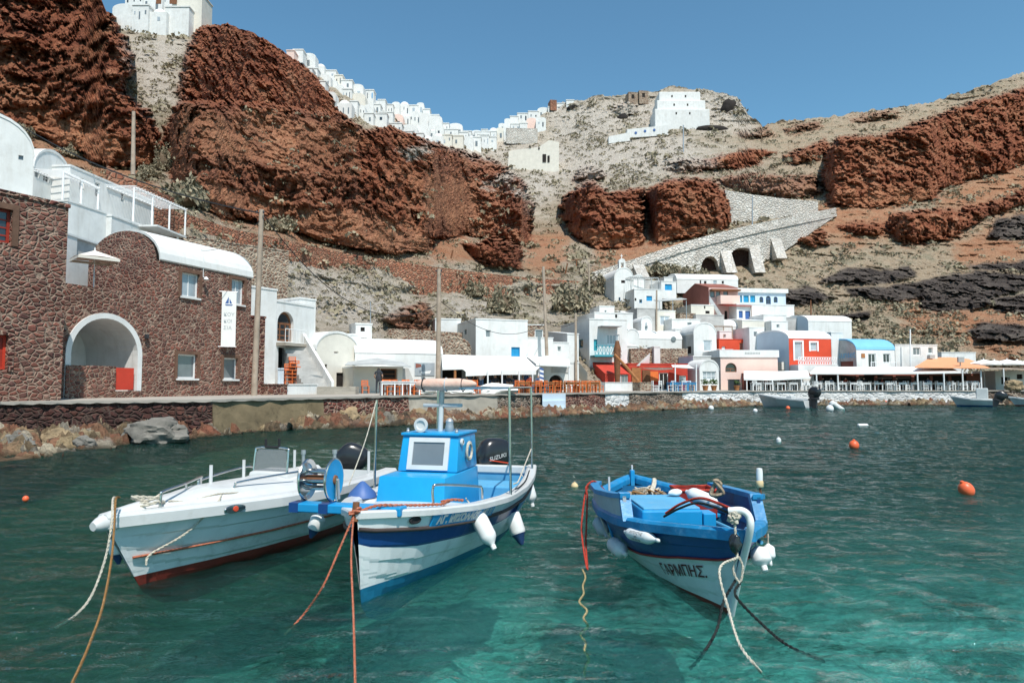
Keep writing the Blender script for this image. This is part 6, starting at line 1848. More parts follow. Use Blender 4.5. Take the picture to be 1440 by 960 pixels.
    def inner(self, y0, y1, n, zf, inset, mb=None, dz=0.0):
        """inside of the hull: walls down to a floor at height zf, closed at both ends"""
        mb = mb or MB()
        ys = [y0 + (y1 - y0) * i / n for i in range(n + 1)]
        def row(y):
            z = self.sheer(y) + dz; hb = max(.01, self.half(y) - inset)
            yy = self.stem(y, z)
            tt = max(.02, (zf - self.keel(y)) / (self.sheer(y) - self.keel(y))); e = self.p0 + (self.p1 - self.p0) * min(1, (y / self.L * 1.6)) ** 0.6
            wb = max(.006, min(hb * .9, self.half(y) * tt ** e - inset * .8))
            yf = self.stem(y, zf)
            return [self.loc(-hb, yy, z), self.loc(-wb, yf, zf), self.loc(wb, yf, zf), self.loc(hb, yy, z)]
        rw = [row(y) for y in ys]
        for i in range(n):
            for j in range(3):
                mb.quad(rw[i][j], rw[i][j + 1], rw[i + 1][j + 1], rw[i + 1][j])
        mb.poly(rw[0]); mb.poly(rw[-1])
        return mb
    def line(self, side, z_or_t, y0, y1, n, out=0.02, as_t=True):
        return [self.pt(side, y0 + (y1 - y0) * i / n, z_or_t, out, raw=True) if as_t else self.at_z(side, y0 + (y1 - y0) * i / n, z_or_t, out) for i in range(n + 1)]
def smooth_path(pts, n=6):
    """Catmull-Rom through the points"""
    pts = [Vector(p) for p in pts]
    q = [pts[0] * 2 - pts[1]] + pts + [pts[-1] * 2 - pts[-2]]
    out = []
    for i in range(1, len(q) - 2):
        a, b, c, d = q[i - 1], q[i], q[i + 1], q[i + 2]
        for k in range(n):
            t = k / n
            out.append(0.5 * ((2 * b) + (c - a) * t + (2 * a - 5 * b + 4 * c - d) * t * t + (3 * b - a - 3 * c + d) * t ** 3))
    out.append(pts[-1])
    return out
def rope(name, label, pts, m, r=0.014, parent=None, cat='rope', n=8, group=None, twist=True):
    p = smooth_path(pts, n)
    mb = MB()
    if twist:
        dist, acc = 0, [0]
        for i in range(1, len(p)):
            dist += (p[i] - p[i - 1]).length; acc.append(dist)
        L = acc[-1]; steps = min(900, max(20, int(L / (r * 1.5))))
        ds = [L * i / steps for i in range(steps + 1)]
        def at(s):
            k = int(np.searchsorted(acc, s)); k = min(max(k, 1), len(p) - 1)
            f = (s - acc[k - 1]) / max(1e-6, acc[k] - acc[k - 1])
            return p[k - 1].lerp(p[k], f), (p[k] - p[k - 1]).normalized()
        for ph in (0, math.pi):
            path = []
            for s in ds:
                c, t = at(s)
                a = t.orthogonal().normalized() if abs(t.z) > .95 else t.cross(Vector((0, 0, 1))).normalized()
                b = t.cross(a)
                an = s / (r * 7) * 2 * math.pi + ph
                path.append(c + (a * math.cos(an) + b * math.sin(an)) * r * 0.5)
            mb.tube(path, r * .62, 5)
    else:
        mb.tube(p, r, 6)
    o = mb.build(name, m, parent, smooth=60)
    if parent is None:
        tag(o, label, cat, group)
    return o
def fender(label, top, bot, r, group=None, collars=None, m='fender_white', cm='fender_white', lanyard=None, text=None):
    top, bot = Vector(top), Vector(bot)
    ax = bot - top; L = ax.length
    root = thing('fender', label, 'fender', top, group)
    T = Matrix.Translation(top) @ ax.to_track_quat('Z', 'Y').to_matrix().to_4x4()
    e = min(.16, L * .22)
    prof = [(r * .28, e * .0), (r * .36, e * .25), (r * .62, e * .5), (r * .9, e * .85), (r, e * 1.2), (r, L - e * 1.2), (r * .9, L - e * .85), (r * .62, L - e * .5), (r * .36, L - e * .2), (r * .26, L)]
    MB().lathe(prof, 18, T).build('body', m, root, smooth=50)
    cp = [(r * .18, -.045), (r * .34, -.03), (r * .40, .0), (r * .65, e * .38), (r * .70, e * .46)]
    if collars:
        cp2 = [(a * 1.05, b) for a, b in cp]
        c_top, c_bot = collars
        if c_top:
            MB().lathe([(r * .2, -.05), (r * .45, -.02), (r * .70, e * .5), (r * .95, e * .86)], 16, T).build('collar', c_top, root, smooth=50)
        if c_bot:
            MB().lathe([(r * .95, L - e * .86), (r * .70, L - e * .5), (r * .45, L + .02), (r * .2, L + .06)], 16, T).build('collar', c_bot, root, smooth=50)
    else:
        MB().lathe([(r * .2, L - .01), (r * .33, L), (r * .30, L + .04), (r * .1, L + .05)], 12, T).build('tip', m, root, smooth=50)
    if lanyard:
        MB().tube([top + Vector((0, 0, .0)), Vector(lanyard)], .008, 5).build('lanyard', 'rope_white', root)
    return root
def outboard(root_label, loc, fwd, scale=1.0, parent=None, text=None, tilt=0.0, name='outboard_motor', group=None):
    """fwd: unit vector from motor towards the boat"""
    f = Vector((fwd[0], fwd[1], 0)).normalized(); s = Vector((-f.y, f.x, 0))
    T = Matrix(((s.x, f.x, 0, loc[0]), (s.y, f.y, 0, loc[1]), (0, 0, 1, loc[2]), (0, 0, 0, 1))) @ Matrix.Rotation(tilt, 4, 'X') @ Matrix.Scale(scale, 4)
    r = bpy.data.objects.new(name, None); COL.objects.link(r)
    if parent is not None:
        r.parent = parent; r.location = Vector(loc) - world_loc(parent)
    else:
        r.location = loc; tag(r, root_label, 'outboard motor', group)
    bm = bmesh.new()
    bmesh.ops.create_cube(bm, size=1)
    bmesh.ops.subdivide_edges(bm, edges=bm.edges[:], cuts=5, use_grid_fill=True)
    mb = MB()
    vs = []
    for v in bm.verts:
        c = v.co * 2
        k = max(abs(c.x), abs(c.y), abs(c.z)) / max(1e-6, (abs(c.x) ** 3.4 + abs(c.y) ** 3.4 + abs(c.z) ** 3.4) ** (1 / 3.4))
        c = c * k
        w = 1 - .22 * max(0, -c.z) - .12 * max(0, c.z)
        slope = .10 * c.z
        q = Vector((c.x * .19 * w, c.y * .30 * w - slope * .6 - .08, c.z * .29 + .02 * c.y))
        vs.append(T @ (q + Vector((0, 0, .30))))
    bm.verts.index_update()
    fs = [[v.index for v in f_.verts] for f_ in bm.faces]
    bm.free()
    mb.add(vs, fs)
    mb.build('cowl', 'cowl_black', r, smooth=60)
    m2 = MB(); m2.lathe([(.19, -.04), (.205, 0), (.20, .05), (.17, .07)], 18, T @ Matrix.Translation((0, -.06, 0)) @ Matrix.Diagonal((.85, 1.25, 1, 1))); m2.build('trim_band', 'dark_metal', r, smooth=40)
    m3 = MB()
    m3.prism([T @ Vector(p) for p in ((-.07, -.18, -.02), (.07, -.18, -.02), (.07, .06, -.02), (-.07, .06, -.02))], T.to_3x3() @ Vector((0, -.0, -.75)))
    m3.prism([T @ Vector(p) for p in ((-.10, .04, .02), (.10, .04, .02), (.10, .20, .02), (-.10, .20, .02))], T.to_3x3() @ Vector((0, 0, -.38)))
    m3.lathe([(.01, -.20), (.05, -.16), (.065, 0), (.05, .16), (.02, .22)], 10, T @ Matrix.Translation((0, -.06, -.78)) @ Matrix.Rotation(R(90), 4, 'X'))
    m3.build('leg', 'dark_metal', r)
    if text:
        for sd, nm in ((1, 'lettering'), (-1, 'lettering')):
            sz = .095
            tw = text_width(text, sz)
            def fn(u, v, o, sd=sd):
                y = -(u - tw / 2) * sd - .06
                z = .26 + v + .2 * (u - tw / 2)
                return T @ Vector((sd * .196, y, z))
            tm, _ = text_mesh(text, sz, fn); tag(tm.build(nm, 'boat_white', r), kind='stuff')
            st = MB(); st.prism([T @ Vector((sd * .19, -.26, .17)), T @ Vector((sd * .19, .10, .24)), T @ Vector((sd * .19, .10, .255)), T @ Vector((sd * .19, -.26, .19))], T.to_3x3() @ Vector((sd * .006, 0, 0))); st.build('stripe', 'red_plaster', r)
    return r
B1 = Hull((-3.66, 6.86), (0.30, 0.954), 3.95, [(-.2, .01), (0, .02), (.3, .25), (.7, .47), (1.3, .68), (2.2, .80), (3.2, .80), (3.95, .74), (4.2, .73)],
          [(-.3, .72), (0, .70), (1, .66), (2, .63), (3, .63), (4.2, .65)], [(0, -.06), (.15, -.22), (.6, -.32), (4, -.30)], .44, plank=.012, nplank=6)
b1 = thing('motor_boat', 'white clinker motor boat with a red bottom and a small windscreen', 'boat', B1.loc(0, 1.9, 0))
ysb = [0, .04, .1, .18, .28] + [.4 + .15 * i for i in range(24)] + [3.95]
B1.shell(ysb, .13, [1], [1, 0]).build('hull', ['hull_white', 'antifoul_red'], b1, smooth=22)
MB().tube(B1.line(1, .33, .05, 3.95, 30, .012, False), .013, 6).build('rope_trim', 'rope_orange', b1)
MB().tube(B1.line(-1, .33, .05, 3.95, 30, .012, False), .013, 6).build('rope_trim', 'rope_orange', b1)
B1.rim(0.0, 3.95, 34, .20, .13, .03, .035).build('gunwale', 'boat_white', b1, smooth=40)
MB().tube([B1.loc(0, -.56, .70), B1.loc(0, -.50, .705), B1.loc(0, -.36, .72), B1.loc(0, -.05, .735)], [.04, .07, .095, .11], 12).build('stem_head', 'boat_white', b1, smooth=60)
dk = B1.deck(0.02, 1.9, 16, .07, .16, .12); dk.build('foredeck', 'boat_white', b1, smooth=40)
B1.inner(1.9, 3.85, 10, .18, .17, dz=.06).build('cockpit', 'boat_white', b1)
m = MB()
for i in range(12):
    y0, y1 = .9 + i * .1, .9 + (i + 1) * .1
    f0, f1 = (i / 12) ** 1.4, ((i + 1) / 12) ** 1.4
    q = []
    for y, f in ((y0, f0), (y1, f1)):
        w = min(.46, B1.half(y) - .22); z = B1.sheer(y) + .10 + .10 * f
        q.append([B1.loc(-w, y, B1.sheer(y) + .02), B1.loc(-w * .8, y, z), B1.loc(w * .8, y, z), B1.loc(w, y, B1.sheer(y) + .02)])
    for j in range(3):
        m.quad(q[0][j], q[0][j + 1], q[1][j + 1], q[1][j])
    if i == 0: m.poly(q[0])
    if i == 11: m.poly(q[1])
m.build('coaming', 'boat_white', b1, smooth=30)
RotB1 = Matrix(((B1.r.x, B1.d.x, 0, 0), (B1.r.y, B1.d.y, 0, 0), (0, 0, 1, 0), (0, 0, 0, 1)))
def lbox(H, c, s, m, name, root, bev=.02, smooth=None):
    T = Matrix(((H.r.x, H.d.x, 0, H.O.x), (H.r.y, H.d.y, 0, H.O.y), (0, 0, 1, 0), (0, 0, 0, 1)))
    return MB().box(c, s, M=T, bev=bev).build(name, m, root, smooth=smooth)
cx = .0
lbox(B1, (cx, 2.15, .54), (.60, .46, .72), 'boat_white', 'console', b1, .05, 40)
ws = MB(); pts = [B1.loc(cx - .25, 1.97, .86), B1.loc(cx - .245, 2.0, 1.12), B1.loc(cx - .20, 2.01, 1.19), B1.loc(cx + .20, 2.01, 1.19), B1.loc(cx + .245, 2.0, 1.12), B1.loc(cx + .25, 1.97, .86)]
ws.tube(smooth_path(pts, 5), .014, 8); ws.build('windscreen_frame', 'steel', b1, smooth=60)
m, nt, bs, out = nmat('smoked_acrylic')
bs.inputs['Base Color'].default_value = (.25, .26, .27, 1); bs.inputs['Roughness'].default_value = .08; bs.inputs['Alpha'].default_value = .45
m = MB(); m.prism([B1.loc(cx - .235, 1.975, .88), B1.loc(cx + .235, 1.975, .88), B1.loc(cx + .23, 2.0, 1.13), B1.loc(cx + .19, 2.008, 1.175), B1.loc(cx - .19, 2.008, 1.175), B1.loc(cx - .23, 2.0, 1.13)], B1.d * .006); m.build('windscreen', 'smoked_acrylic', b1)
m = MB()
m.tube([B1.loc(cx - .10, 2.01, 1.20), B1.loc(cx + .10, 2.01, 1.20)], .018, 6)
m.tube([B1.loc(cx - .10, 2.01, 1.20), B1.loc(cx - .10, 2.01, 1.30)], .016, 6); m.tube([B1.loc(cx + .10, 2.01, 1.20), B1.loc(cx + .10, 2.01, 1.31)], .016, 6)
m.build('rod_bracket', 'rubber', b1)
m = MB(); m.tube(smooth_path([B1.loc(.22, 1.0, .70), B1.loc(.25, 1.02, .86), B1.loc(.28, 1.12, .90), B1.loc(.46, 1.9, .92), B1.loc(.50, 2.25, .91), B1.loc(.52, 2.40, .80)], 6), .014, 8); m.build('hand_rail', 'steel', b1, smooth=60)
m = MB(); m.tube(smooth_path([B1.loc(-.22, 1.0, .70), B1.loc(-.25, 1.02, .86), B1.loc(-.28, 1.12, .90), B1.loc(-.46, 1.9, .92), B1.loc(-.50, 2.25, .91), B1.loc(-.52, 2.40, .80)], 6), .014, 8); m.build('hand_rail', 'steel', b1, smooth=60)
m = MB(); m.tube(smooth_path([B1.loc(.16, .05, .74), B1.loc(.16, .06, .90), B1.loc(.15, .1, .93), B1.loc(.05, .5, .95), B1.loc(-.16, .95, .95), B1.loc(-.2, 1.0, .92), B1.loc(-.22, 1.02, .78)], 6), .014, 8)
m.tube([B1.loc(.0, .55, .95), B1.loc(.02, .6, .76)], .013, 6); m.build('bow_rail', 'steel', b1, smooth=60)
for x, y, h in ((-.08, 1.02, .34), (-.34, 1.9, .30), (.52, 3.55, .28), (-.5, 3.2, .3)):
    m = MB(); m.tube([B1.loc(x, y, .70), B1.loc(x, y, .74 + h)], .02, 8); m.build('post', 'boat_white', b1)
ey = .78
tn = (B1.loc(B1.half(ey + .1), B1.stem(ey + .1, .7), 0) - B1.loc(B1.half(ey - .1), B1.stem(ey - .1, .7), 0)).normalized(); on = Vector((tn.y, -tn.x, 0))
T_ = Matrix.Translation(B1.loc(B1.half(ey) + .036, B1.stem(ey, .7), B1.sheer(ey) + .015)) @ Matrix(((tn.x, 0, on.x, 0), (tn.y, 0, on.y, 0), (0, 1, 0, 0), (0, 0, 0, 1)))
em = MB(); em.lathe([(.13, .01), (.12, .02), (.01, .024)], 24, T_ @ Matrix.Diagonal((1, .33, 1, 1))); e_o = em.build('badge', 'steel', b1, smooth=40)
em = MB(); em.lathe([(.034, .022), (.03, .03), (.004, .032)], 16, T_ @ Matrix.Diagonal((1, .9, 1, 1))); em.build('emblem', 'red_plaster', e_o, smooth=40)
outboard(None, B1.loc(-.26, 4.08, .62), -B1.d * .45 - B1.r * .9, .84, b1, tilt=R(22))
fender('white fender with a dark blue tip under the bow of the white motor boat', P(163, 752, 6.75), P(166, 784, 6.75), .072, 'fenders on the boats', (None, 'fender_blue'))
bp = B1.loc(.10, -.05, .86)
rope('mooring_rope', 'pale mooring rope of the white motor boat, the upper of its two lines', [P(164, 700, 6.5), P(159, 702, 6.3), P(157, 735, 6.1), P(148, 785, 6.0), P(128, 838, 5.85), P(104, 866, 5.75), G(78, 882, -.08)], 'rope_white', .011)
rope('mooring_rope', 'thick mooring rope of the white motor boat turning rusty brown near the water', [P(168, 699, 6.5), P(163, 702, 6.3), P(161, 735, 6.1), P(157, 785, 5.7), P(145, 850, 5.1), P(126, 905, 4.6), P(104, 955, 4.1), P(66, 1030, 3.5)], 'rope_brown', .010)
rope('lashing', None, [B1.loc(.12, .1, .86), B1.loc(-.02, -.1, .90), B1.loc(-.1, .05, .84), B1.loc(.05, .2, .80), B1.loc(.16, .02, .84), B1.loc(.02, -.12, .80), B1.loc(.12, .12, .90)], 'rope_white', .018, b1)
rope('fender_line', None, [B1.loc(.30, .75, .80), B1.loc(.40, .55, .74), B1.at_z(1, .42, .50, .04), B1.at_z(1, .16, .34, .04), B1.loc(.12, -.06, .24)], 'rope_white', .012, b1)
rope('deck_line', None, [B1.loc(.12, .2, .82), B1.loc(.20, .4, .79), B1.loc(.28, .7, .82), B1.loc(.34, .95, .80), B1.loc(.25, 1.05, .80)], 'rope_white', .010, b1)
B2 = Hull((-1.39, 6.42), (0.245, 0.97), 4.25, [(-.2, .01), (0, .02), (.25, .28), (.6, .52), (1.1, .74), (1.9, .90), (2.8, .92), (3.6, .84), (4.25, .72), (4.4, .7)],
          [(-.3, .84), (0, .80), (.6, .73), (1.3, .67), (2.2, .64), (3.2, .66), (4.25, .74), (4.5, .76)], [(0, -.04), (.12, -.2), (.5, -.34), (4, -.30)], .16, plank=.012, nplank=7)
b2 = thing('fishing_boat', 'white fishing boat with a bright blue cabin and a navy stripe', 'boat', B2.loc(0, 2, 0))
B2.shell(ysb[:-1] + [4.1, 4.25], .12, [.70, .86, 1], [1, 0, 2, 0]).build('hull', ['hull_white', 'antifoul_blue', 'navy'], b2, smooth=22)
for sd in (-1, 1):
    MB().tube(B2.line(sd, .865, 0.0, 4.25, 36, .012), .020, 8).build('rub_rail', 'rub_rail', b2, smooth=60)
B2.rim(0.0, 4.25, 36, .13, .07, .02, .02).build('gunwale', 'boat_white', b2, smooth=40)
B2.deck(0.03, 1.5, 14, -.02, .04, .06).build('foredeck', 'boat_white', b2, smooth=40)
B2.inner(1.5, 4.15, 12, .34, .12, dz=.02).build('cockpit', ['deck_blue'], b2)
lbox(B2, (.0, 3.75, .45), (1.2, .6, .24), 'deck_blue', 'stern_locker', b2, .02)
lbox(B2, (0, 4.18, .72), (1.36, .1, .12), 'boat_white', 'transom_board', b2, .02)
CX = -.08
m = MB()
T_ = Matrix(((B2.r.x, B2.d.x, 0, B2.O.x), (B2.r.y, B2.d.y, 0, B2.O.y), (0, 0, 1, 0), (0, 0, 0, 1)))
def wedge(root, name, mt, x0, x1, yb0, yb1, zb_, xt0, xt1, yt0, yt1, zt_, bev=.02):
    bm = bmesh.new()
    vs = [bm.verts.new(T_ @ Vector(p)) for p in ((x0, yb0, zb_), (x1, yb0, zb_), (x1, yb1, zb_), (x0, yb1, zb_), (xt0, yt0, zt_), (xt1, yt0, zt_), (xt1, yt1, zt_), (xt0, yt1, zt_))]
    for f in ((0, 1, 2, 3), (4, 5, 6, 7), (0, 1, 5, 4), (1, 2, 6, 5), (2, 3, 7, 6), (3, 0, 4, 7)):
        bm.faces.new([vs[i] for i in f])
    bmesh.ops.bevel(bm, geom=bm.edges[:], offset=bev, segments=2, affect='EDGES', profile=.6)
    bm.verts.index_update()
    mb = MB(); mb.add([v.co.copy() for v in bm.verts], [[v.index for v in f.verts] for f in bm.faces]); bm.free()
    return mb.build(name, mt, root, smooth=30)
console = wedge(b2, 'console', 'cabin_blue', CX - .44, CX + .40, 1.34, 2.70, .50, CX - .42, CX + .38, 1.42, 2.68, .95)
cabin = wedge(b2, 'cabin', 'cabin_blue', CX - .385, CX + .375, 1.86, 2.66, .955, CX - .365, CX + .355, 1.97, 2.64, 1.375)
wedge(b2, 'cabin_roof', 'cabin_blue', CX - .38, CX + .37, 1.94, 2.68, 1.377, CX - .38, CX + .37, 1.94, 2.68, 1.41, .012)
def front(u, v, o=0.0):       # cabin front plane, u across, v 0..1 up
    y = 1.86 + (1.97 - 1.86) * v - o
    return B2.loc(u, y, .955 + (1.375 - .955) * v)
fr = MB()
U0, U1, V0, V1 = CX - .265, CX + .255, .06, .95; bw, bv = .06, .125
for (a, b, c, d) in ((U0, V0, U1, V0 + bv), (U0, V1 - bv, U1, V1), (U0, V0 + bv, U0 + bw, V1 - bv), (U1 - bw, V0 + bv, U1, V1 - bv)):
    fr.prism([front(a, b, .002), front(c, b, .002), front(c, d, .002), front(a, d, .002)], B2.d * -.022)
wf = fr.build('window', 'boat_white', b2)
m = MB(); m.prism([front(U0 + bw * .9, V0 + bv * .9, .001), front(U1 - bw * .9, V0 + bv * .9, .001), front(U1 - bw * .9, V1 - bv * .9, .001), front(U0 + bw * .9, V1 - bv * .9, .001)], B2.d * -.008); m.build('pane', 'glass_grey', wf)
T3 = Matrix.Translation(B2.loc(CX + .365, 2.04, 1.30)) @ B2.r.to_track_quat('Z', 'Y').to_matrix().to_4x4()
MB().lathe([(.045, 0), (.045, .02), (.03, .03), (.02, .018)], 14, T3).build('side_light', 'boat_white', b2, smooth=40)
MB().lathe([(.025, .02), (.02, .026), (.004, .028)], 12, T3).build('side_light_lens', 'rubber', b2)
T3 = Matrix.Translation(B2.loc(CX + .37, 2.25, 1.17)) @ B2.r.to_track_quat('Z', 'Y').to_matrix().to_4x4()
ringm = MB()
pp = [T3 @ Vector((.10 * math.cos(a), .10 * math.sin(a), .03)) for a in [i * math.pi / 10 for i in range(21)]]
ringm.tube(pp, .016, 6); ringm.tube([p + Vector((.0, .0, .02)) for p in pp], .012, 6); ringm.build('rope_coil', 'rope_white', b2, smooth=60)
lx = MB(); T4 = Matrix.Translation(B2.loc(CX - .14, 2.0, 1.50)) @ (-B2.d).to_track_quat('Z', 'Y').to_matrix().to_4x4()
lx.lathe([(.03, -.10), (.06, -.08), (.09, 0), (.088, .02), (.06, .022), (.05, .008), (.02, .004)], 20, T4); lx.tube([B2.loc(CX - .14, 2.03, 1.40), B2.loc(CX - .14, 2.03, 1.47)], .02, 8)
lx.build('searchlight', 'boat_white', b2, smooth=40)
lx = MB(); lx.lathe([(.05, 0), (.055, .04), (.05, .07), (.045, .10), (.05, .13), (.03, .16), (.01, .17)], 14, Matrix.Translation(B2.loc(CX + .14, 2.25, 1.41))); lx.build('horn', 'grey_metal', b2, smooth=40)
for x in (CX - .32, CX + .31):
    m = MB(); m.lathe([(.02, 0), (.022, .02), (.014, .035), (.018, .05), (.004, .055)], 8, Matrix.Translation(B2.loc(x, 2.02, 1.409))); m.build('cleat', 'grey_metal', b2)
mast = MB(); mast.tube([B2.loc(CX + .0, 2.3, 1.405), B2.loc(CX + .01, 2.3, 1.72)], .032, 12); mast.build('mast', 'boat_white', b2, smooth=60)
m = MB(); m.tube([B2.loc(CX + .01, 2.3, 1.72), B2.loc(CX + .02, 2.3, 1.93)], .034, 12); m.build('mast_top', 'grey_metal', b2, smooth=60)
m = MB(); m.box((CX + .03, 2.3, 1.735), (.52, .05, .045), M=T_ @ Matrix.Translation((0, 0, 0)), bev=.012); m.build('crossbar', 'panel_grey', b2)
zt = 1.955
pl = {}
for nm, x, y, zb_ in (('a', .90, 2.05, .66), ('b', .74, 3.95, .72), ('c', -.88, 2.1, .66), ('d', -.74, 3.95, .72)):
    top_ = B2.loc(x * .98, y, zt if nm != 'c' else 1.80)
    m = MB(); m.tube([B2.loc(x, y, zb_), top_], .016, 8); m.build('awning_post', 'steel', b2, smooth=60)
    pl[nm] = top_
m = MB(); m.tube([pl['a'], pl['b']], .014, 8); m.build('awning_rail', 'steel', b2, smooth=60)
m = MB(); m.tube([pl['a'], B2.loc(.1, 2.2, zt), ], .014, 8); m.build('awning_rail', 'steel', b2, smooth=60)
rp = [B2.loc(-.40, 2.25, 1.985), B2.loc(-.37, 2.25, 1.99), B2.loc(-.30, 2.25, 1.992), B2.loc(-.05, 2.24, 1.995), B2.loc(.2, 2.22, 1.998), B2.loc(.36, 2.21, 2.0), B2.loc(.42, 2.21, 2.0)]
m = MB(); m.tube(rp, [.02, .055, .072, .078, .074, .05, .02], 16); ar = m.build('rolled_awning', 'awning_roll', b2, smooth=60)
for x in (-.28, .02, .24):
    m = MB(); c_ = B2.loc(x, 2.235, 1.995)
    m.tube([c_ + B2.d * (.08 * math.cos(a)) + Vector((0, 0, .082 * math.sin(a))) for a in [i * math.pi / 8 for i in range(17)]], .008, 5); m.build('tie', 'rubber' if x != .02 else 'panel_grey', ar)
rope('guy_line', None, [pl['c'], (pl['c'] + B2.loc(-.92, 1.6, .85)) / 2 + Vector((0, 0, -.02)), B2.loc(-.95, 1.55, .80)], 'rope_white', .007, b2, twist=False)
rope('stern_line', None, [pl['b'] + Vector((0, 0, -.9)), B2.loc(.8, 3.2, .90), B2.loc(.86, 2.6, .78), B2.loc(.9, 2.2, .80)], 'rope_white', .009, b2, twist=False)
rope('stern_line', None, [B2.loc(.80, 3.5, .80), B2.loc(.86, 3.0, .73), B2.loc(.9, 2.5, .72), B2.loc(.92, 2.2, .74)], 'rope_dark', .009, b2, twist=False)
m = MB(); m.lathe([(.17, 0), (.15, .05), (.08, .12), (.03, .17), (.01, .18)], 16, Matrix.Translation(B2.loc(-.72, 1.45, .70))); m.build('vent_cap', 'deep_blue_wood', b2, smooth=50)
lbox(B2, (-.68, 1.55, .62), (.34, .44, .14), 'boat_white', 'fish_box', b2, .03)
plank = lbox(B2, (-.26, .22, .80), (1.16, .17, .085), 'boat_blue', 'bow_plank', b2, .012)
for x in (-.80, -.48):
    lbox(B2, (x, .22, .8002), (.10, .176, .091), 'navy', 'painted_band', plank, .0)
dr = bpy.data.objects.new('net_drum', None); COL.objects.link(dr); dr.parent = b2; dr.location = B2.loc(-.62, .3, .88) - world_loc(b2)
ax = (B2.r * math.cos(R(4)) + B2.d * math.sin(R(4))).normalized()
dc = B2.loc(-.62, .34, 1.05)
def disc(c, r0, m_, nm, depth):
    Td = Matrix.Translation(c) @ ax.to_track_quat('Z', 'Y').to_matrix().to_4x4()
    mm = MB(); mm.lathe([(.035, -.01), (r0 * .55, -.008), (r0 * .85, -.002 - depth), (r0 * .95, -.012), (r0, .0), (r0 * .97, .016), (r0 * .80, .010 - depth), (r0 * .5, .012), (.035, .016)], 30, Td)
    return mm.build(nm, m_, dr, smooth=35)
disc(dc - ax * .15, .205, 'steel', 'flange', .02); disc(dc + ax * .13, .205, 'boat_blue', 'flange', -.0)
Td = Matrix.Translation(dc + ax * .13) @ ax.to_track_quat('Z', 'Y').to_matrix().to_4x4()
m = MB(); m.tube([Td @ Vector((.205 * math.cos(a), .205 * math.sin(a), .004)) for a in [i * math.pi / 16 for i in range(33)]], .013, 6); m.build('rim', 'steel', dr, smooth=60)
m = MB(); m.lathe([(.05, .012), (.045, .03), (.02, .035), (.004, .036)], 12, Td); m.build('axle_cap', 'brown_wood', dr, smooth=40)
m = MB(); m.tube([dc - ax * .15, dc + ax * .13], .045, 12); m.build('hub', 'brown_wood', dr)
q0 = ax.orthogonal().normalized(); q1 = ax.cross(q0)
for i in range(6):
    an = i * math.pi / 3 + .3; o = (q0 * math.cos(an) + q1 * math.sin(an)) * .095
    m = MB(); m.tube([dc - ax * .15 + o, dc + ax * .13 + o], .016, 8); m.build('bar', 'steel', dr, smooth=60)
for sgn, off in ((-1, .20), (1, .06)):
    c_ = dc + ax * (.0 + sgn * .175 if sgn < 0 else .16)
    m = MB(); m.tube([Vector((c_.x, c_.y, .84)), Vector((c_.x, c_.y, 1.07))], .018, 8); m.build('bracket', 'steel', dr)
for x, y in ((-.80, .30), (-.52, .42)):
    m = MB(); m.tube([B2.loc(x, y, .76), B2.loc(x, y, 1.31)], .017, 8); m.tube([B2.loc(x, y, 1.30), B2.loc(x, y, 1.34)], .024, 8); m.build('upright', 'grey_metal', dr, smooth=60)
m = MB(); c_ = dc + ax * .15; m.tube([c_, c_ + ax * .03, c_ + ax * .03 + B2.d * .02 + Vector((0, 0, -.19))], .016, 8); m.build('crank', 'grey_metal', dr)
m = MB(); m.tube([B2.loc(0, -.14, .76), B2.loc(0, -.12, .93)], [.04, .03], 8); m.build('stem_post', 'brown_wood', b2)
m = MB(); m.tube(smooth_path([B2.loc(.38, .85, .76), B2.loc(.37, .86, .92), B2.loc(.42, .92, .955), B2.loc(.66, 1.45, .87), B2.loc(.70, 1.52, .84), B2.loc(.70, 1.54, .72)], 6), .014, 8); m.build('deck_rail', 'steel', b2, smooth=60)
fy = .42; Tf = Matrix.Translation(B2.at_z(1, fy, B2.sheer(fy) - .055, .006)); nrm = B2.r * .9 - B2.d * .45; Tf = Tf @ nrm.to_track_quat('Z', 'Y').to_matrix().to_4x4()
MB().lathe([(.075, 0), (.07, .012), (.05, .014), (.045, .004), (.005, .003)], 20, Tf @ Matrix.Diagonal((1, .5, 1, 1))).build('fairlead', 'rubber', b2, smooth=40)
def bul(y, f, o):           # on the white bulwark: f 0..1 between rub rail and cap
    return B2.pt(1, y, .885 + .105 * f, o, raw=True)
m = MB(); nb = 14
for i in range(nb):
    ya, yb = .58 + 1.0 * i / nb, .58 + 1.0 * (i + 1) / nb
    m.quad(bul(ya, -.1, .022), bul(yb, -.1, .022), bul(yb, 1.05, .022), bul(ya, 1.05, .022)); m.quad(bul(ya, 1.05, .022), bul(yb, 1.05, .022), bul(yb, 1.05, .002), bul(ya, 1.05, .002)); m.quad(bul(ya, -.1, .022), bul(yb, -.1, .022), bul(yb, -.1, .002), bul(ya, -.1, .002))
m.quad(bul(.58, -.1, .022), bul(.58, 1.05, .022), bul(.58, 1.05, .0), bul(.58, -.1, .0)); m.quad(bul(1.58, -.1, .022), bul(1.58, 1.05, .022), bul(1.58, 1.05, .0), bul(1.58, -.1, .0))
nbd = m.build('name_board', 'boat_blue', b2)
hgt = (B2.sheer(1.2) - B2.keel(1.2)) * .105
s_ = 'ΑΓ. ΝΙΚΟΛΑΟΣ  ΝΠ 31'
tw = text_width(s_, 1.0)
tm, _ = text_mesh(s_, .092, lambda u, v, o: bul(.63 + u * .90 / (tw * .092), .12 + v / hgt * 1.12, .026), bold=.006)
tag(tm.build('lettering', 'boat_white', nbd), kind='stuff')
m = MB(); ya = 2.9
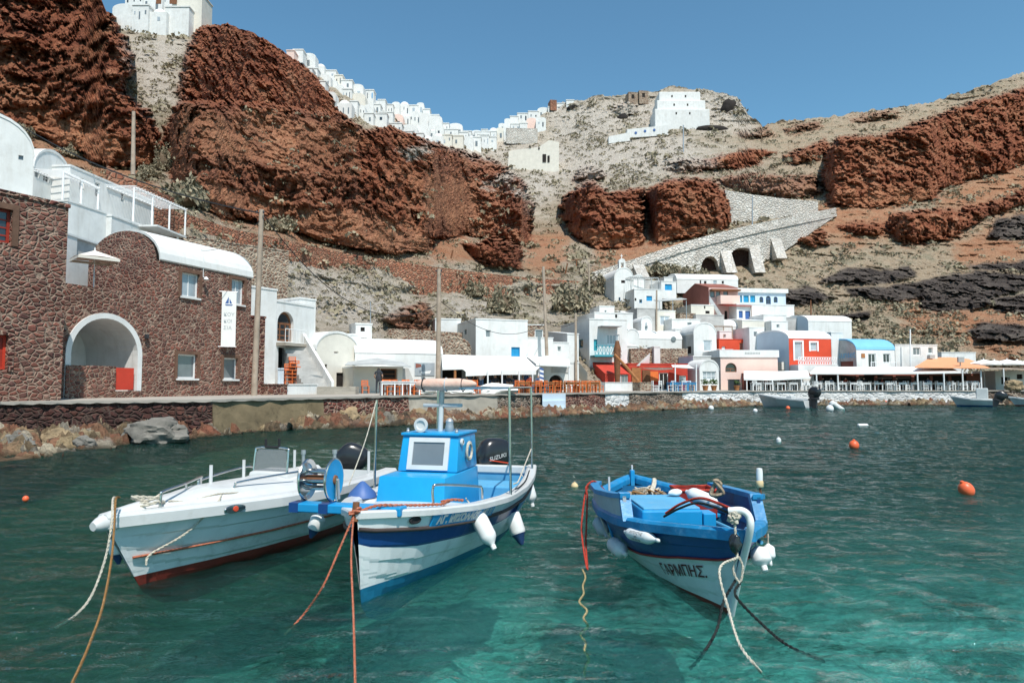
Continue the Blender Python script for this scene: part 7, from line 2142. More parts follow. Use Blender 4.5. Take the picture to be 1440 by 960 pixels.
for i in range(6):
    y0_, y1_ = 2.65 + .13 * i, 2.65 + .13 * (i + 1)
    m.quad(B2.pt(1, y0_, .72, .014, True), B2.pt(1, y1_, .72, .014, True), B2.pt(1, y1_, .85, .014, True), B2.pt(1, y0_, .85, .014, True))
m.build('blue_panel', 'boat_blue', b2)
outboard(None, B2.loc(-.04, 4.38, .62), -B2.d * .72 - B2.r * .7, .92, b2, text='SUZUKI')
rope('bow_lashing', None, [B2.loc(-.02, -.16, .86), B2.loc(.06, -.12, .82), B2.loc(-.05, -.13, .80), B2.loc(.05, -.17, .86), B2.loc(-.04, -.19, .83), B2.loc(.05, -.12, .88)], 'rope_orange', .020, b2)
rope('deck_rope', None, [B2.loc(.02, -.14, .84)] + [B2.loc(B2.half(y) - .02, y, B2.sheer(y) + .075) for y in (.1, .25, .4, .55, .7)] + [B2.loc(.52, .9, .80), B2.loc(.50, 1.0, .77), B2.loc(.46, .86, .79), B2.loc(.56, .95, .80), B2.loc(.62, 1.1, .77)], 'rope_orange', .015, b2)
kn = B2.loc(.0, -.17, .81)
rope('mooring_rope', 'orange mooring rope running from the blue cabin boat to the left under water', [kn, P(478, 770, 6.1), P(455, 822, 5.9), G(428, 862, .05), G(400, 892, -.08)], 'rope_orange', .010)
rope('mooring_rope', 'orange mooring rope hanging straight down from the bow of the blue cabin boat', [kn, P(494, 780, 5.7), P(497, 860, 5.0), P(499, 930, 4.4), P(500, 990, 3.9), P(502, 1060, 3.3)], 'rope_orange', .009)
f2 = 'fenders on the boats'
fender('plump white fender hanging over the name board of the blue cabin boat', P(668, 718, 7.55), P(693, 767, 7.4), .092, f2, lanyard=P(655, 700, 7.7))
fender('white fender with dark blue ends at the starboard quarter of the blue cabin boat', P(717, 713, 8.75), P(732, 759, 8.65), .098, f2, ('fender_blue', 'fender_blue'), lanyard=P(714, 696, 9.1))
fender('white fender at the stern corner of the blue cabin boat', P(738, 673, 10.1), P(748, 708, 10.05), .098, f2, lanyard=P(731, 664, 10.1))
fender('white fender below the net drum between the two left boats', P(450, 722, 7.1), P(440, 748, 7.1), .075, f2, (None, 'fender_blue'), lanyard=P(458, 712, 7.0))
B3 = Hull((1.92, 6.16), (-0.055, 0.9985), 3.75, [(-.3, .012), (0, .03), (.35, .36), (.75, .62), (1.2, .74), (1.9, .80), (2.6, .74), (3.2, .52), (3.6, .20), (3.75, .03), (4, .01)],
          [(-.3, .78), (0, .75), (.6, .64), (1.2, .57), (2, .53), (2.8, .53), (3.4, .60), (3.75, .66), (4, .68)], [(0, -.02), (.15, -.18), (.6, -.28), (3.2, -.26), (3.6, -.1), (3.75, .1)], .42, p0=1.0, p1=.5, plank=.010, nplank=6)
b3 = thing('rowing_boat', 'worn blue and white double ended rowing boat moored on the right', 'boat', B3.loc(0, 1.9, 0))
ys3 = [0, .04, .1, .18, .28] + [.4 + .13 * i for i in range(25)] + [3.66, 3.72, 3.75]
split3 = lambda y: float(np.interp(y, [0, .5, 1.1, 1.8, 4], [.72, .69, .60, .54, .56]))
B3.shell(ys3, .015, [split3, 1], [2, 0, 1], stern=False).build('hull', ['hull_grey_green', 'navy', 'antifoul_red'], b3, smooth=22)
for sd in (-1, 1):
    MB().tube([B3.pt(sd, .02 + 3.7 * i / 32, split3(.02 + 3.7 * i / 32), .010, raw=True) for i in range(33)], .012, 6).build('red_moulding', 'red_line', b3, smooth=60)
B3.rim(0.0, 3.75, 36, .10, .10, .0, .035).build('gunwale', 'old_blue', b3, smooth=40)
B3.inner(0.40, 3.5, 18, .20, .07, dz=-.03).build('inside', 'bilge_blue', b3)
def bulwark(sd, y0, y1, h0, h1, panel):
    m = MB(); mc = MB(); n = 12; pr = None; pc = None
    for i in range(n + 1):
        y = y0 + (y1 - y0) * i / n; h = h0 + (h1 - h0) * i / n
        z = B3.sheer(y) + .04; hb = B3.half(y)
        a = [B3.loc(sd * (hb + .012), y, z), B3.loc(sd * (hb + .03), y, z + h), B3.loc(sd * (hb - .005), y, z + h), B3.loc(sd * (hb - .022), y, z)]
        c = [B3.loc(sd * (hb + .055), y, z + h - .02), B3.loc(sd * (hb + .055), y, z + h + .03), B3.loc(sd * (hb - .05), y, z + h + .03), B3.loc(sd * (hb - .05), y, z + h - .02)]
        for mm, cur, prev in ((m, a, pr), (mc, c, pc)):
            if prev:
                for j in range(4):
                    mm.quad(prev[j], cur[j], cur[(j + 1) % 4], prev[(j + 1) % 4])
            if i in (0, n):
                mm.poly(cur)
        pr, pc = a, c
    bo_ = m.build('bulwark', panel, b3)
    mc.build('cap_rail', 'old_blue', bo_)
    y = y0; z = B3.sheer(y); hb = B3.half(y)
    pm = MB(); pm.prism([B3.loc(sd * (hb + .05), y - .10, z + .02), B3.loc(sd * (hb - .06), y - .10, z + .02), B3.loc(sd * (hb - .06), y + .05, z + h0 + .068), B3.loc(sd * (hb + .055), y + .05, z + h0 + .068)], B3.d * .07)
    pm.build('end_post', 'old_blue', bo_)
    return bo_
bulwark(-1, 1.02, 2.85, .215, .14, 'panel_grey')
bulwark(1, .62, 2.55, .21, .16, 'navy')
lbox(B3, (-.26, 1.25, .60), (.62, .86, .27), 'boat_blue', 'engine_box', b3, .02)
lbox(B3, (-.26, 1.25, .745), (.58, .82, .025), 'deck_blue', 'hatch_lid', b3, .008)
lbox(B3, (.12, .92, .60), (.13, .22, .20), 'boat_blue', 'locker', b3, .01)
for y in (2.15, 2.85):
    lbox(B3, (0, y, .44), (2 * B3.half(y) - .14, .22, .04), 'boat_blue', 'thwart', b3, .008)
for y in (1.95, 2.35, 2.65, 3.05, 3.25):
    for sd in (-1, 1):
        m = MB(); w = B3.half(y) - .075
        m.tube([B3.loc(sd * w, y, B3.sheer(y) - .05), B3.loc(sd * w * .88, y, .2)], .018, 6); m.build('rib', 'boat_blue', b3)
lbox(B3, (-.1, 3.25, .44), (.5, .45, .04), 'boat_blue', 'stern_deck', b3, .008)
lbox(B3, (-.18, 3.28, .47), (.22, .24, .02), 'stain_wood', 'plywood_patch', b3, .0)
m = MB(); m.box((0, 3.70, .60), (.06, .08, .36), M=Matrix(((B3.r.x, B3.d.x, 0, B3.O.x), (B3.r.y, B3.d.y, 0, B3.O.y), (0, 0, 1, 0), (0, 0, 0, 1))), bev=.01); m.build('stern_post', 'boat_blue', b3)
MB().lathe([(.02, 0), (.022, .1), (.004, .12)], 8, Matrix.Translation(B3.loc(0, 3.70, .78)) @ Matrix.Scale(.6, 4)).build('post_tip', 'boat_white', b3)
m = MB()
sp_ = [B3.stem(0, z) for z in (0, .4, .8)]
m.tube(smooth_path([B3.loc(.0, .02, -.12), B3.loc(0, B3.stem(0, .25) - .03, .25), B3.loc(0, B3.stem(0, .55) - .035, .55), B3.loc(0, B3.stem(0, .82) - .035, .82), B3.loc(-.01, B3.stem(0, .85) - .02, .92), B3.loc(-.06, B3.stem(0, .85) + .0, .965), B3.loc(-.15, B3.stem(0, .85) + .05, .955)], 5), .030, 12)
m.build('stem_post', 'fender_white', b3, smooth=60)
for sd in (-1, 1):
    s_ = 'ΓΑΡΜΠΗΣ.'
    tw = text_width(s_, 1.0); wd = .56
    y0_ = .80 if sd < 0 else .22
    def fn(u, v, o, sd=sd, y0_=y0_):
        y = y0_ - u / tw * wd if sd < 0 else y0_ + u / tw * wd
        tt = split3(y) - .20 + v * .17
        return B3.pt(sd, y, tt, .008, raw=True)
    tm, _ = text_mesh(s_, 1.0, fn, bold=.012)
    tag(tm.build('lettering', 'ink_brown', b3), kind='stuff')
def pile(name, label, c, r, m_, seed, cat, **k):
    return tag(MB().blob(c, r, seed=seed, rough=.6, sub=4, freq=2.6).build(name, m_, smooth=40), label, cat)
netr = thing('fishing_net', 'tangled tan fishing net heaped on the stern thwart of the blue rowing boat', 'fishing net', B3.loc(-.02, 2.85, .46))
MB().blob(B3.loc(-.02, 2.85, .50), (.26, .20, .13), seed=5, rough=.6, sub=4, freq=2.6).build('heap', 'net', netr)
rnd = random.Random(4)
for i in range(7):
    pts_ = [B3.loc(-.02 + rnd.uniform(-.22, .24), 2.85 + rnd.uniform(-.2, .2), .50 + rnd.uniform(0, .16)) for _ in range(6)]
    rope('strand', None, pts_, 'rope_brown' if i % 2 else 'rope_white', .011, netr, twist=False)
rope('rope_bundle', 'short thick pale rope bundle lying over the net in the blue rowing boat', [B3.loc(.02, 2.75, .60), B3.loc(.10, 2.9, .68), B3.loc(.16, 3.1, .72)], 'rope_white', .032, cat='rope bundle', twist=False)
tag(MB().blob(B3.loc(-.02, 1.52, .80), (.08, .055, .04), seed=8, rough=.3, sub=3).build('float', 'fender_white', smooth=60), 'small white float on the hatch lid of the blue rowing boat', 'float')
rb_ = thing('gear_crate', 'brown red rimmed crate standing open behind the engine box of the blue rowing boat', 'crate', B3.loc(.32, 1.95, .5))
T5 = Matrix(((B3.r.x, B3.d.x, 0, B3.O.x), (B3.r.y, B3.d.y, 0, B3.O.y), (0, 0, 1, 0), (0, 0, 0, 1)))
m = MB()
for c_, s_2 in (((.32, 1.78, .62), (.44, .02, .3)), ((.32, 2.12, .62), (.44, .02, .3)), ((.11, 1.95, .62), (.02, .32, .3)), ((.53, 1.95, .62), (.02, .32, .3)), ((.32, 1.95, .48), (.40, .32, .02))):
    m.box(c_, s_2, M=T5)
m.build('body', 'red_line', rb_)
m = MB(); m.tube([B3.loc(.10, 1.77, .78), B3.loc(.54, 1.77, .78), B3.loc(.54, 2.13, .78), B3.loc(.10, 2.13, .78), B3.loc(.10, 1.77, .78)], .018, 6); m.build('rim', 'rope_red', rb_)
fl1 = fender('lettered white fender lying on the engine box of the blue rowing boat', B3.loc(.16, 1.70, .78), B3.loc(.38, 1.28, .70), .08, 'fenders on the boats')
fdr = fender('lettered white fender lashed flat along the port bow of the blue rowing boat', B3.at_z(-1, .98, .50, .09), B3.at_z(-1, .55, .53, .09), .062, 'fenders on the boats')
ftop, fbot = B3.at_z(-1, .98, .50, .09), B3.at_z(-1, .55, .53, .09)
fa = (fbot - ftop); fL = fa.length; fa.normalize(); fup = Vector((0, 0, 1)); fo = fup.cross(fa).normalized()
if fo.y > 0: fo = -fo
for k, (s_, dz_l, sz_) in enumerate((('ΑΥΓΟΥΣΤΗΣ', .022, .036), ('105', -.014, .034), ('ΓΑΡΜΠΗΣ', -.046, .034))):
    tw = text_width(s_, sz_)
    def fn(u, v, o, dz_l=dz_l, tw=tw):
        h = dz_l + v; a_ = h / .0635
        return ftop + fa * (fL / 2 - tw / 2 + u) + fo * (.0635 * math.cos(a_)) + fup * (.0635 * math.sin(a_))
    tm, _ = text_mesh(s_, sz_, fn); tag(tm.build('lettering', 'ink', fdr), kind='stuff')
p0 = fl1
fender('fat white fender on the port side of the blue rowing boat', B3.at_z(-1, 1.75, .22, .12), B3.at_z(-1, 1.38, .18, .12), .085, 'fenders on the boats', lanyard=B3.at_z(-1, 1.8, .50, .05))
fender('small grey white fender behind the fat one on the rowing boat', B3.at_z(-1, 2.25, .38, .09), B3.at_z(-1, 2.02, .24, .09), .08, 'fenders on the boats', m='panel_grey')
fender('round white fender hanging at the starboard corner of the rowing boat', P(1064, 768, 6.35), P(1074, 796, 6.25), .09, 'fenders on the boats', lanyard=P(1062, 752, 6.4))
fender('small white fender just behind the round one at the starboard corner', P(1080, 764, 6.6), P(1083, 788, 6.55), .055, 'fenders on the boats', lanyard=P(1080, 750, 6.6))
lt = thing('lantern_pole', 'short stick with a pale cork and plastic bottle top at the starboard rail', 'marker pole', B3.loc(.70, .85, .45))
MB().tube([B3.loc(.70, .85, .45), B3.loc(.66, .86, .98)], .012, 6).build('stick', 'brown_wood', lt)
MB().lathe([(.03, 0), (.038, .01), (.038, .06), (.03, .07)], 10, Matrix.Translation(B3.loc(.66, .86, .95))).build('cork', 'cork', lt, smooth=40)
MB().lathe([(.032, 0), (.034, .08), (.028, .12), (.01, .125)], 10, Matrix.Translation(B3.loc(.66, .86, 1.02))).build('bottle', 'fender_white', lt, smooth=40)
tag(MB().tube([B3.loc(.62, .75, .42), B3.loc(.34, 2.2, .48)], .02, 8).build('oar', 'deck_blue'), 'blue oar lying along the starboard side of the rowing boat', 'oar')
rope('net_bundle', None, [B3.loc(.30, 1.15, .80), B3.loc(.34, 1.1, .95), B3.loc(.28, 1.12, .98), B3.loc(.36, 1.08, .86), B3.loc(.25, 1.14, .84), B3.loc(.33, 1.15, 1.0)], 'net', .022, b3, twist=False)
hk = B3.loc(-.10, B3.stem(0, .85) + .04, .96)
rope('bow_hose', None, [B3.loc(-.44, .42, .78), B3.loc(-.34, .25, .90), B3.loc(-.22, .02, .985), hk], 'rope_red', .013, b3, twist=False)
rope('bow_hose', None, [B3.loc(-.46, .42, .75), B3.loc(-.36, .22, .865), B3.loc(-.24, .0, .945), hk + Vector((0, 0, -.04))], 'rope_dark', .011, b3, twist=False)
MB().blob(hk + Vector((-.02, -.03, -.05)), (.055, .05, .05), seed=3, rough=.6, sub=3, freq=3).build('knot', 'rope_white', b3)
MB().blob(hk + Vector((-.02, -.05, -.26)), (.05, .045, .075), seed=6, rough=.3, sub=3, freq=2).build('pear_float', 'cowl_black', b3, smooth=60)
rope('bow_tackle', None, [hk, hk + Vector((-.02, -.05, -.14)), hk + Vector((-.01, -.06, -.34)), hk + Vector((-.05, -.07, -.46)), hk + Vector((.0, -.08, -.56)), hk + Vector((.03, -.07, -.44)), hk + Vector((0, -.06, -.36))], 'rope_white', .011, b3)
rope('mooring_rope', 'pale mooring rope from the bow of the rowing boat down into the water in front', [hk + Vector((.0, -.07, -.36)), P(1012, 800, 5.4), P(1025, 858, 5.2), P(1040, 905, 4.9), P(1062, 935, 4.75), G(1075, 950, -.06)], 'rope_white', .011)
rope('mooring_rope', 'dark mooring rope slanting right from the rowing boat bow into the water', [B3.loc(.02, B3.stem(0, .3) - .05, .32), P(1035, 838, 5.75), G(1075, 880, .03), G(1110, 908, .0), G(1160, 930, -.06)], 'rope_dark', .013)
rope('mooring_rope', 'dark mooring rope curving left below the rowing boat bow', [B3.loc(-.02, B3.stem(0, .3) - .05, .34), P(1018, 845, 5.7), G(1008, 885, .05), G(988, 920, .0), G(970, 940, -.06)], 'rope_dark', .013)
rp0 = B3.loc(-.72, 2.72, .76)
rope('hanging_rope', 'red rope hanging in a loop over the port stern side of the rowing boat', [B3.loc(-.55, 2.9, .62), rp0, B3.loc(-.84, 2.62, .70), P(826, 700, 8.65), P(824, 760, 8.2), G(826, 800, .05), P(818, 745, 8.4), P(822, 700, 8.7), B3.loc(-.8, 2.7, .70)], 'rope_red', .012)
pts_ = []
for i in range(14):
    y = 800 + i * 11.5
    pts_.append(G(822 + 4 * math.sin(i * 2.9) + 3 * math.sin(i * 1.3) + (i - 7) * .4, y, .006))
rope('floating_rope', 'knotted yellowish rope trailing on the water left of the rowing boat', pts_, 'rope_weed', .011, n=4)
MB().tube([B3.loc(-.58, 2.45, .5), B3.loc(-.58, 2.45, .85)], .014, 6).build('thole_pin', 'boat_white', b3)
def round_buoy(label, px, py, r, m_, group='mooring buoys', squash=1.0, tilt=0.0, knob=True):
    p = G(px, py, 0)
    t = thing('buoy', label, 'buoy', p, group)
    T = Matrix.Translation(p + Vector((0, 0, r * .45))) @ Matrix.Rotation(tilt, 4, 'Y')
    prof = [(r * math.sin(a) * (1 - .12 * (a / math.pi)), -r * squash * math.cos(a)) for a in [math.pi * i / 14 for i in range(1, 14)]]
    MB().lathe(prof, 20, T).build('body', m_, t, smooth=60)
    if knob:
        MB().lathe([(r * .22, 0), (r * .26, r * .10), (r * .20, r * .24), (r * .05, r * .28)], 12, T @ Matrix.Translation((0, 0, r * squash * .93))).build('eye', m_, t, smooth=50)
    return t
round_buoy('large orange mooring buoy leaning on the open water at the right', 1359, 693, .14, 'buoy_orange', tilt=R(-28), squash=1.1)
round_buoy('smaller upright orange mooring buoy straight behind the rowing boat', 1201, 629, .16, 'buoy_orange')
round_buoy('pale net float with a brown band left of the rowing boat', 808, 686, .075, 'cork', knob=True)
round_buoy('tiny faded orange buoy near the left edge of the water', 36, 703, .055, 'buoy_orange', knob=False)
round_buoy('tiny orange buoy in front of the white sea wall', 1245, 569, .28, 'buoy_orange', knob=False)
round_buoy('small white buoy beside the tilted white float', 1167, 577, .30, 'fender_white', knob=False)
round_buoy('small white buoy in front of the red shack quay', 1000, 575.5, .22, 'fender_white', knob=False)
round_buoy('small white buoy under the bow of the grey dinghy', 1062, 579, .17, 'fender_white', knob=False)
round_buoy('small orange buoy left of the grey dinghy', 1108, 575, .18, 'buoy_orange', knob=False)
def can_buoy(label, px, py, L, r, dirv):
    p = G(px, py, r * .5); d = Vector(dirv).normalized()
    t = thing('buoy', label, 'buoy', p, 'mooring buoys')
    T = Matrix.Translation(p - d * L / 2) @ d.to_track_quat('Z', 'Y').to_matrix().to_4x4()
    MB().lathe([(r * .5, 0), (r, r * .4), (r, L - r * .4), (r * .5, L)], 14, T).build('body', 'fender_white', t, smooth=40)
    MB().lathe([(r * .3, L - .01), (r * .3, L + r * .4), (r * .1, L + r * .5)], 10, T).build('eye', 'fender_white', t, smooth=40)
can_buoy('white can float lying flat on the water right of centre', 1213, 598, .50, .09, (1, .05, 0))
can_buoy('white can float tipped up beside the outboard of the grey dinghy', 1177, 572, 1.5, .26, (.8, .3, -.5))
can_buoy('small white can float standing upright behind the rowing boat', 1095, 620, .22, .08, (0, 0, 1))
def small_boat(name, label, A, Bp, beam, sheer_b, sheer_s, mh, mi, extra=None):
    """A: bow on the water, Bp: stern on the water"""
    A, Bp = Vector(A), Vector(Bp); d = (Bp - A); L = d.length
    H = Hull(A, d, L, [(0, .02), (L * .15, beam * .5), (L * .4, beam * .92), (L * .7, beam), (L, beam * .9)], [(0, sheer_b), (L * .4, sheer_b * .75), (L, sheer_s)], [(0, -.05), (L * .1, -.25), (L, -.25)], .5, p0=1.0, p1=.4)
    t = thing(name, label, 'boat', H.loc(0, L / 2, 0))
    ys = [L * i / 20 for i in range(21)]
    H.shell(ys, .12, [1], [1, 0]).build('hull', [mh, mi], t, smooth=30)
    H.rim(0, L, 20, .16, .14, .02, .03).build('gunwale', mh, t, smooth=40)
    H.inner(L * .12, L * .97, 10, .2, .14).build('cockpit', 'panel_grey', t)
    return H, t
dA, dB = XY(1074, 61.5, 0), XY(1138, 58, 0)
H4, t4 = small_boat('dinghy', 'pale grey inflatable dinghy with a black outboard by the white sea wall', (dA.x, dA.y, 0), (dB.x, dB.y, 0), .95, 1.05, .62, 'boat_white', 'panel_grey')
lbox(H4, (0, H4.L * .62, .6), (.7, .5, .8), 'boat_white', 'console', t4, .05)
outboard(None, H4.loc(-.2, H4.L + .25, .75), -H4.d, 1.75, t4)
dA, dB = XY(1346, 62.5, 0), XY(1396, 61, 0)
H5, t5 = small_boat('launch', 'small white launch with a steering cabin at the right end of the sea wall', (dA.x, dA.y, 0), (dB.x, dB.y, 0), .9, .85, .6, 'boat_white', 'navy')
m = MB(); T_ = Matrix(((H5.r.x, H5.d.x, 0, H5.O.x), (H5.r.y, H5.d.y, 0, H5.O.y), (0, 0, 1, 0), (0, 0, 0, 1)))
m.box((0, H5.L * .72, 1.0), (1.0, .9, 1.3), M=T_, bev=.06); cb = m.build('cabin', 'boat_white', t5)
m = MB(); m.box((-.0, H5.L * .72 - .46, 1.25), (.7, .02, .45), M=T_); m.build('window', 'glass_grey', cb)
outboard(None, H5.loc(0, H5.L + .3, .6), -H5.d, 1.5, t5, tilt=R(25))
dA, dB = XY(1428, 63, 0), XY(1475, 62, 0)
H6, t6 = small_boat('red_dinghy', 'small red and white dinghy cut by the right edge', (dA.x, dA.y, 0), (dB.x, dB.y, 0), .8, .8, .6, 'boat_white', 'antifoul_red')
def pole(name, label, base, top, r0, r1, m_='pole_wood', arms=None, cat='utility pole', **k):
    t = thing(name, label, cat, base)
    MB().tube([base, Vector(base).lerp(Vector(top), .5), top], [r0, (r0 + r1) / 2, r1], 10).build('pole', m_, t, smooth=60)
    for a in (arms or []):
        a(t)
    return t
def gpole(label, px, pyt, pyb, Y, r0, **k):
    b = P(px[0], pyb, Y); t = P(px[1], pyt, Y)
    return pole('utility_pole', label, b, t, r0, r0 * .75, **k), b, t
pm_, b_m, t_main = gpole('tall weathered wooden utility pole in front of the stone house', (357, 368), 295, 560, 36.8, .165)
def insul(t, p, m_='dark_metal'):
    for dx in (-.18, .18):
        m = MB(); m.lathe([(.03, 0), (.06, .05), (.05, .12), (.02, .15)], 8, Matrix.Translation(Vector(p) + Vector((dx, -.2, -.25)))); m.build('insulator', m_, t)
insul(pm_, t_main)
lp_, lb_, l2 = gpole('plain wooden pole high on the slope above the hotel', (187, 188), 157, 246, 52, .17)
pm_, b_m, t_mid = gpole('grey wooden utility pole standing behind the rolled awning of the blue boat', (616, 617.5), 378, 545, 47, .185)
insul(pm_, t_mid)
_, _, t_c = gpole('brown wooden utility pole between the taverna and the rocky path', (769, 764), 375, 500, 60, .16)
_, _, t_d = gpole('thin brown pole standing at the end of the red terrace wall', (829, 828), 370, 440, 92, .16)
_, _, t_e = gpole('brown pole in front of the small sloping roofed house', (810, 809.5), 440, 545, 58, .13)
_, _, t_f = gpole('thin pole standing in front of the grey ruin', (923, 923.5), 408, 466, 78, .12)
gpole('thin pale pole on the ramp', (1058, 1058), 275, 322, 128, .14, m_='grey_metal')
gpole('thin white flagpole beside the white box house', (1280.5, 1280), 463, 515, 73, .08, m_='white_clean')
gpole('thin dark pole in the scrub above the white vault', (1140.5, 1140), 422, 446, 90, .10, m_='brown_wood')
gpole('thin pale mast on the hill below the cliff top house', (961, 961), 176, 215, 205, .22, m_='grey_metal')
gpole('thin pale pole above the small cabin on the cave house', (521, 521), 424, 478, 56, .05, m_='grey_metal')
for i, (x, xt, yt, yb, Yd) in enumerate(((795, 798, 370, 385, 100), (810, 811, 365, 382, 104), (633, 637, 352, 367, 92))):
    b = P(x, yb, Yd); t = P(xt, yt, Yd)
    th = pole('short_post', ['short leaning fence post nearest the terrace wall end', 'short post with a crossbar beside the ramp foot', 'short leaning post on the path above the red terrace wall'][i], b, t, .12, .1, 'brown_wood', cat='post')
    if i == 1:
        MB().tube([t + Vector((-.9, 0, -.1)), t + Vector((.9, 0, .05))], .07, 6).build('crossbar', 'brown_wood', th)
def wire(label, a, b, sag, r=.02, n=20):
    a, b = Vector(a), Vector(b)
    pts = [a.lerp(b, i / n) - Vector((0, 0, sag * 4 * (i / n) * (1 - i / n))) for i in range(n + 1)]
    return tag(MB().tube(pts, r, 5).build('cable', 'rubber'), label, 'cable')
wire('black cable sagging from the tall pole to the grey pole on the quay', t_main + Vector((0, 0, -.15)), P(612, 430, 47), 2.6, .028)
wire('black cable running up left from the tall pole past the hotel', t_main + Vector((0, 0, -.2)), P(-30, 138, 50), 1.2, .04)
wire('thin cable from the grey quay pole to the brown pole at the path', P(616, 420, 47), P(765, 455, 60), 1.6, .022)
wire('thin cable from the brown path pole to the small sloping roofed house', P(765, 450, 60), P(810, 452, 58), .5, .02)
wire('thin cable hanging from the tall pole to the stone house roof', t_main + Vector((0, 0, -.5)), P(282, 352, 34), .5, .014)
def person(label, base, h, pose, top, bottom, face, group=None, hair='hair'):
    """one continuous skinned body; pose 'stand' or 'sit'; face = heading angle (0 looks to -Y, the camera)"""
    s = h / 1.75
    J = {}
    if pose == 'stand':
        J = dict(pel=(0, 0, .95), ch=(0, .0, 1.22), nk=(0, 0.01, 1.46), hd0=(0, -.01, 1.56), hd=(0, -.02, 1.70), shL=(-.19, .01, 1.40), elL=(-.27, .02, 1.12), wrL=(-.20, -.14, .98), haL=(-.16, -.20, .96), shR=(.19, .01, 1.40), elR=(.27, .03, 1.12), wrR=(.20, -.14, .99), haR=(.16, -.20, .97),
                 hipL=(-.10, 0, .90), knL=(-.11, -.02, .50), anL=(-.11, .02, .09), toL=(-.12, -.13, .04), hipR=(.10, 0, .90), knR=(.12, .0, .50), anR=(.13, .03, .09), toR=(.15, -.12, .04))
    else:
        J = dict(pel=(0, 0, .50), ch=(0, -.03, .78), nk=(0, -.05, 1.00), hd0=(0, -.07, 1.10), hd=(0, -.09, 1.24), shL=(-.19, -.04, .95), elL=(-.26, -.12, .70), wrL=(-.14, -.34, .74), haL=(-.10, -.42, .76), shR=(.19, -.04, .95), elR=(.26, -.12, .70), wrR=(.15, -.34, .74), haR=(.10, -.42, .76),
                 hipL=(-.10, -.02, .48), knL=(-.12, -.42, .50), anL=(-.12, -.40, .09), toL=(-.12, -.54, .04), hipR=(.10, -.02, .48), knR=(.12, -.42, .50), anR=(.13, -.38, .09), toR=(.14, -.52, .04))
    E = [('pel', 'ch'), ('ch', 'nk'), ('nk', 'hd0'), ('hd0', 'hd'), ('nk', 'shL'), ('shL', 'elL'), ('elL', 'wrL'), ('wrL', 'haL'), ('nk', 'shR'), ('shR', 'elR'), ('elR', 'wrR'), ('wrR', 'haR'),
         ('pel', 'hipL'), ('hipL', 'knL'), ('knL', 'anL'), ('anL', 'toL'), ('pel', 'hipR'), ('hipR', 'knR'), ('knR', 'anR'), ('anR', 'toR')]
    Rd = dict(pel=.15, ch=.155, nk=.06, hd0=.075, hd=.10, sh=.075, el=.05, wr=.036, ha=.04, hip=.095, kn=.065, an=.045, to=.045)
    names = list(J)
    me = bpy.data.meshes.new('body')
    me.from_pydata([tuple(c * s for c in J[n]) for n in names], [(names.index(a), names.index(b)) for a, b in E], [])
    ob = bpy.data.objects.new('tmp_body', me); COL.objects.link(ob)
    md = ob.modifiers.new('skin', 'SKIN')
    for i, n in enumerate(names):
        k = n if n in Rd else n[:-1]
        me.skin_vertices[0].data[i].radius = (Rd[k] * s * (1.15 if k in ('pel', 'ch') else 1), Rd[k] * s * (.75 if k in ('pel', 'ch') else 1))
        me.skin_vertices[0].data[i].use_root = (n == 'pel')
    sb = ob.modifiers.new('sub', 'SUBSURF'); sb.levels = 1; sb.render_levels = 1
    bpy.context.view_layer.update()
    dg = bpy.context.evaluated_depsgraph_get()
    m2 = bpy.data.meshes.new_from_object(ob.evaluated_get(dg))
    bpy.data.objects.remove(ob)
    for mm in ('skin', hair, top, bottom):
        m2.materials.append(MATS[mm])
    zn = J['nk'][2] * s; zp = J['pel'][2] * s
    for p in m2.polygons:
        c = p.center
        if c.z > zn + .07 * s:
            p.material_index = 1 if (c.y > (J['hd'][1]) * s + .0 or c.z > (J['hd'][2] + .05) * s) else 0
        elif c.z > zp - .02 * s and not (pose == 'sit' and c.y < -.25 * s and c.z < zp + .1 * s):
            far_arm = abs(c.x) < .24 * s and c.y < -.12 * s and c.z < zn - .25 * s
            p.material_index = 0 if (far_arm or (abs(c.x) > .2 * s and c.z < zn - .22 * s)) else 2
        else:
            p.material_index = 3 if c.z > .07 * s else 1
        p.use_smooth = True
    o = bpy.data.objects.new('person', m2); COL.objects.link(o)
    o.location = base; o.rotation_euler = (0, 0, face)
    return tag(o, label, 'person', group)
bp_ = XY(532, 44.2, ZQ); bp_.z = ZQ
person('person in dark clothes standing with their back to the water by the quay booth', bp_, 1.72, 'stand', 'cloth_dark', 'cloth_dark', math.pi)
PE = [(661, 47.0, 'stand', 'cloth_dark', 'person in dark clothes standing at the left end of the taverna'), (672, 47.5, 'sit', 'cloth_dark', 'seated person in black beside the person in a white shirt'), (677, 46.6, 'stand', 'cloth_white', 'person in a white shirt standing behind the tarpaulins'),
      (691, 47.8, 'stand', 'cloth_dark', 'person in black standing close to the leftmost canopy pole'), (697, 47.0, 'sit', 'cloth_dark', 'seated diner in black just right of the leftmost canopy pole'), (709, 48.4, 'stand', 'cloth_dark', 'person in black standing in the dark doorway'),
      (715, 47.4, 'sit', 'cloth_dark', 'seated diner in dark clothes between two canopy poles'), (724, 48.0, 'stand', 'cloth_dark', 'tall person in black beside the third canopy pole'), (740, 48.2, 'stand', 'cloth_blue', 'person in blue standing behind the orange chairs'), (745, 47.9, 'sit', 'cloth_red', 'seated person in a red top at the orange chairs'), (757, 48.6, 'sit', 'cloth_blue', 'seated person in blue below the striped flag')]
for x, Yd, ps, tp, lb in PE:
    b = XY(x, Yd, ZQ); b.z = ZQ
    person(lb, b, 1.72, ps, tp, 'cloth_blue' if tp != 'cloth_blue' else 'cloth_dark', random.uniform(-.8, .8), 'people at the middle taverna')
rn = random.Random(5)
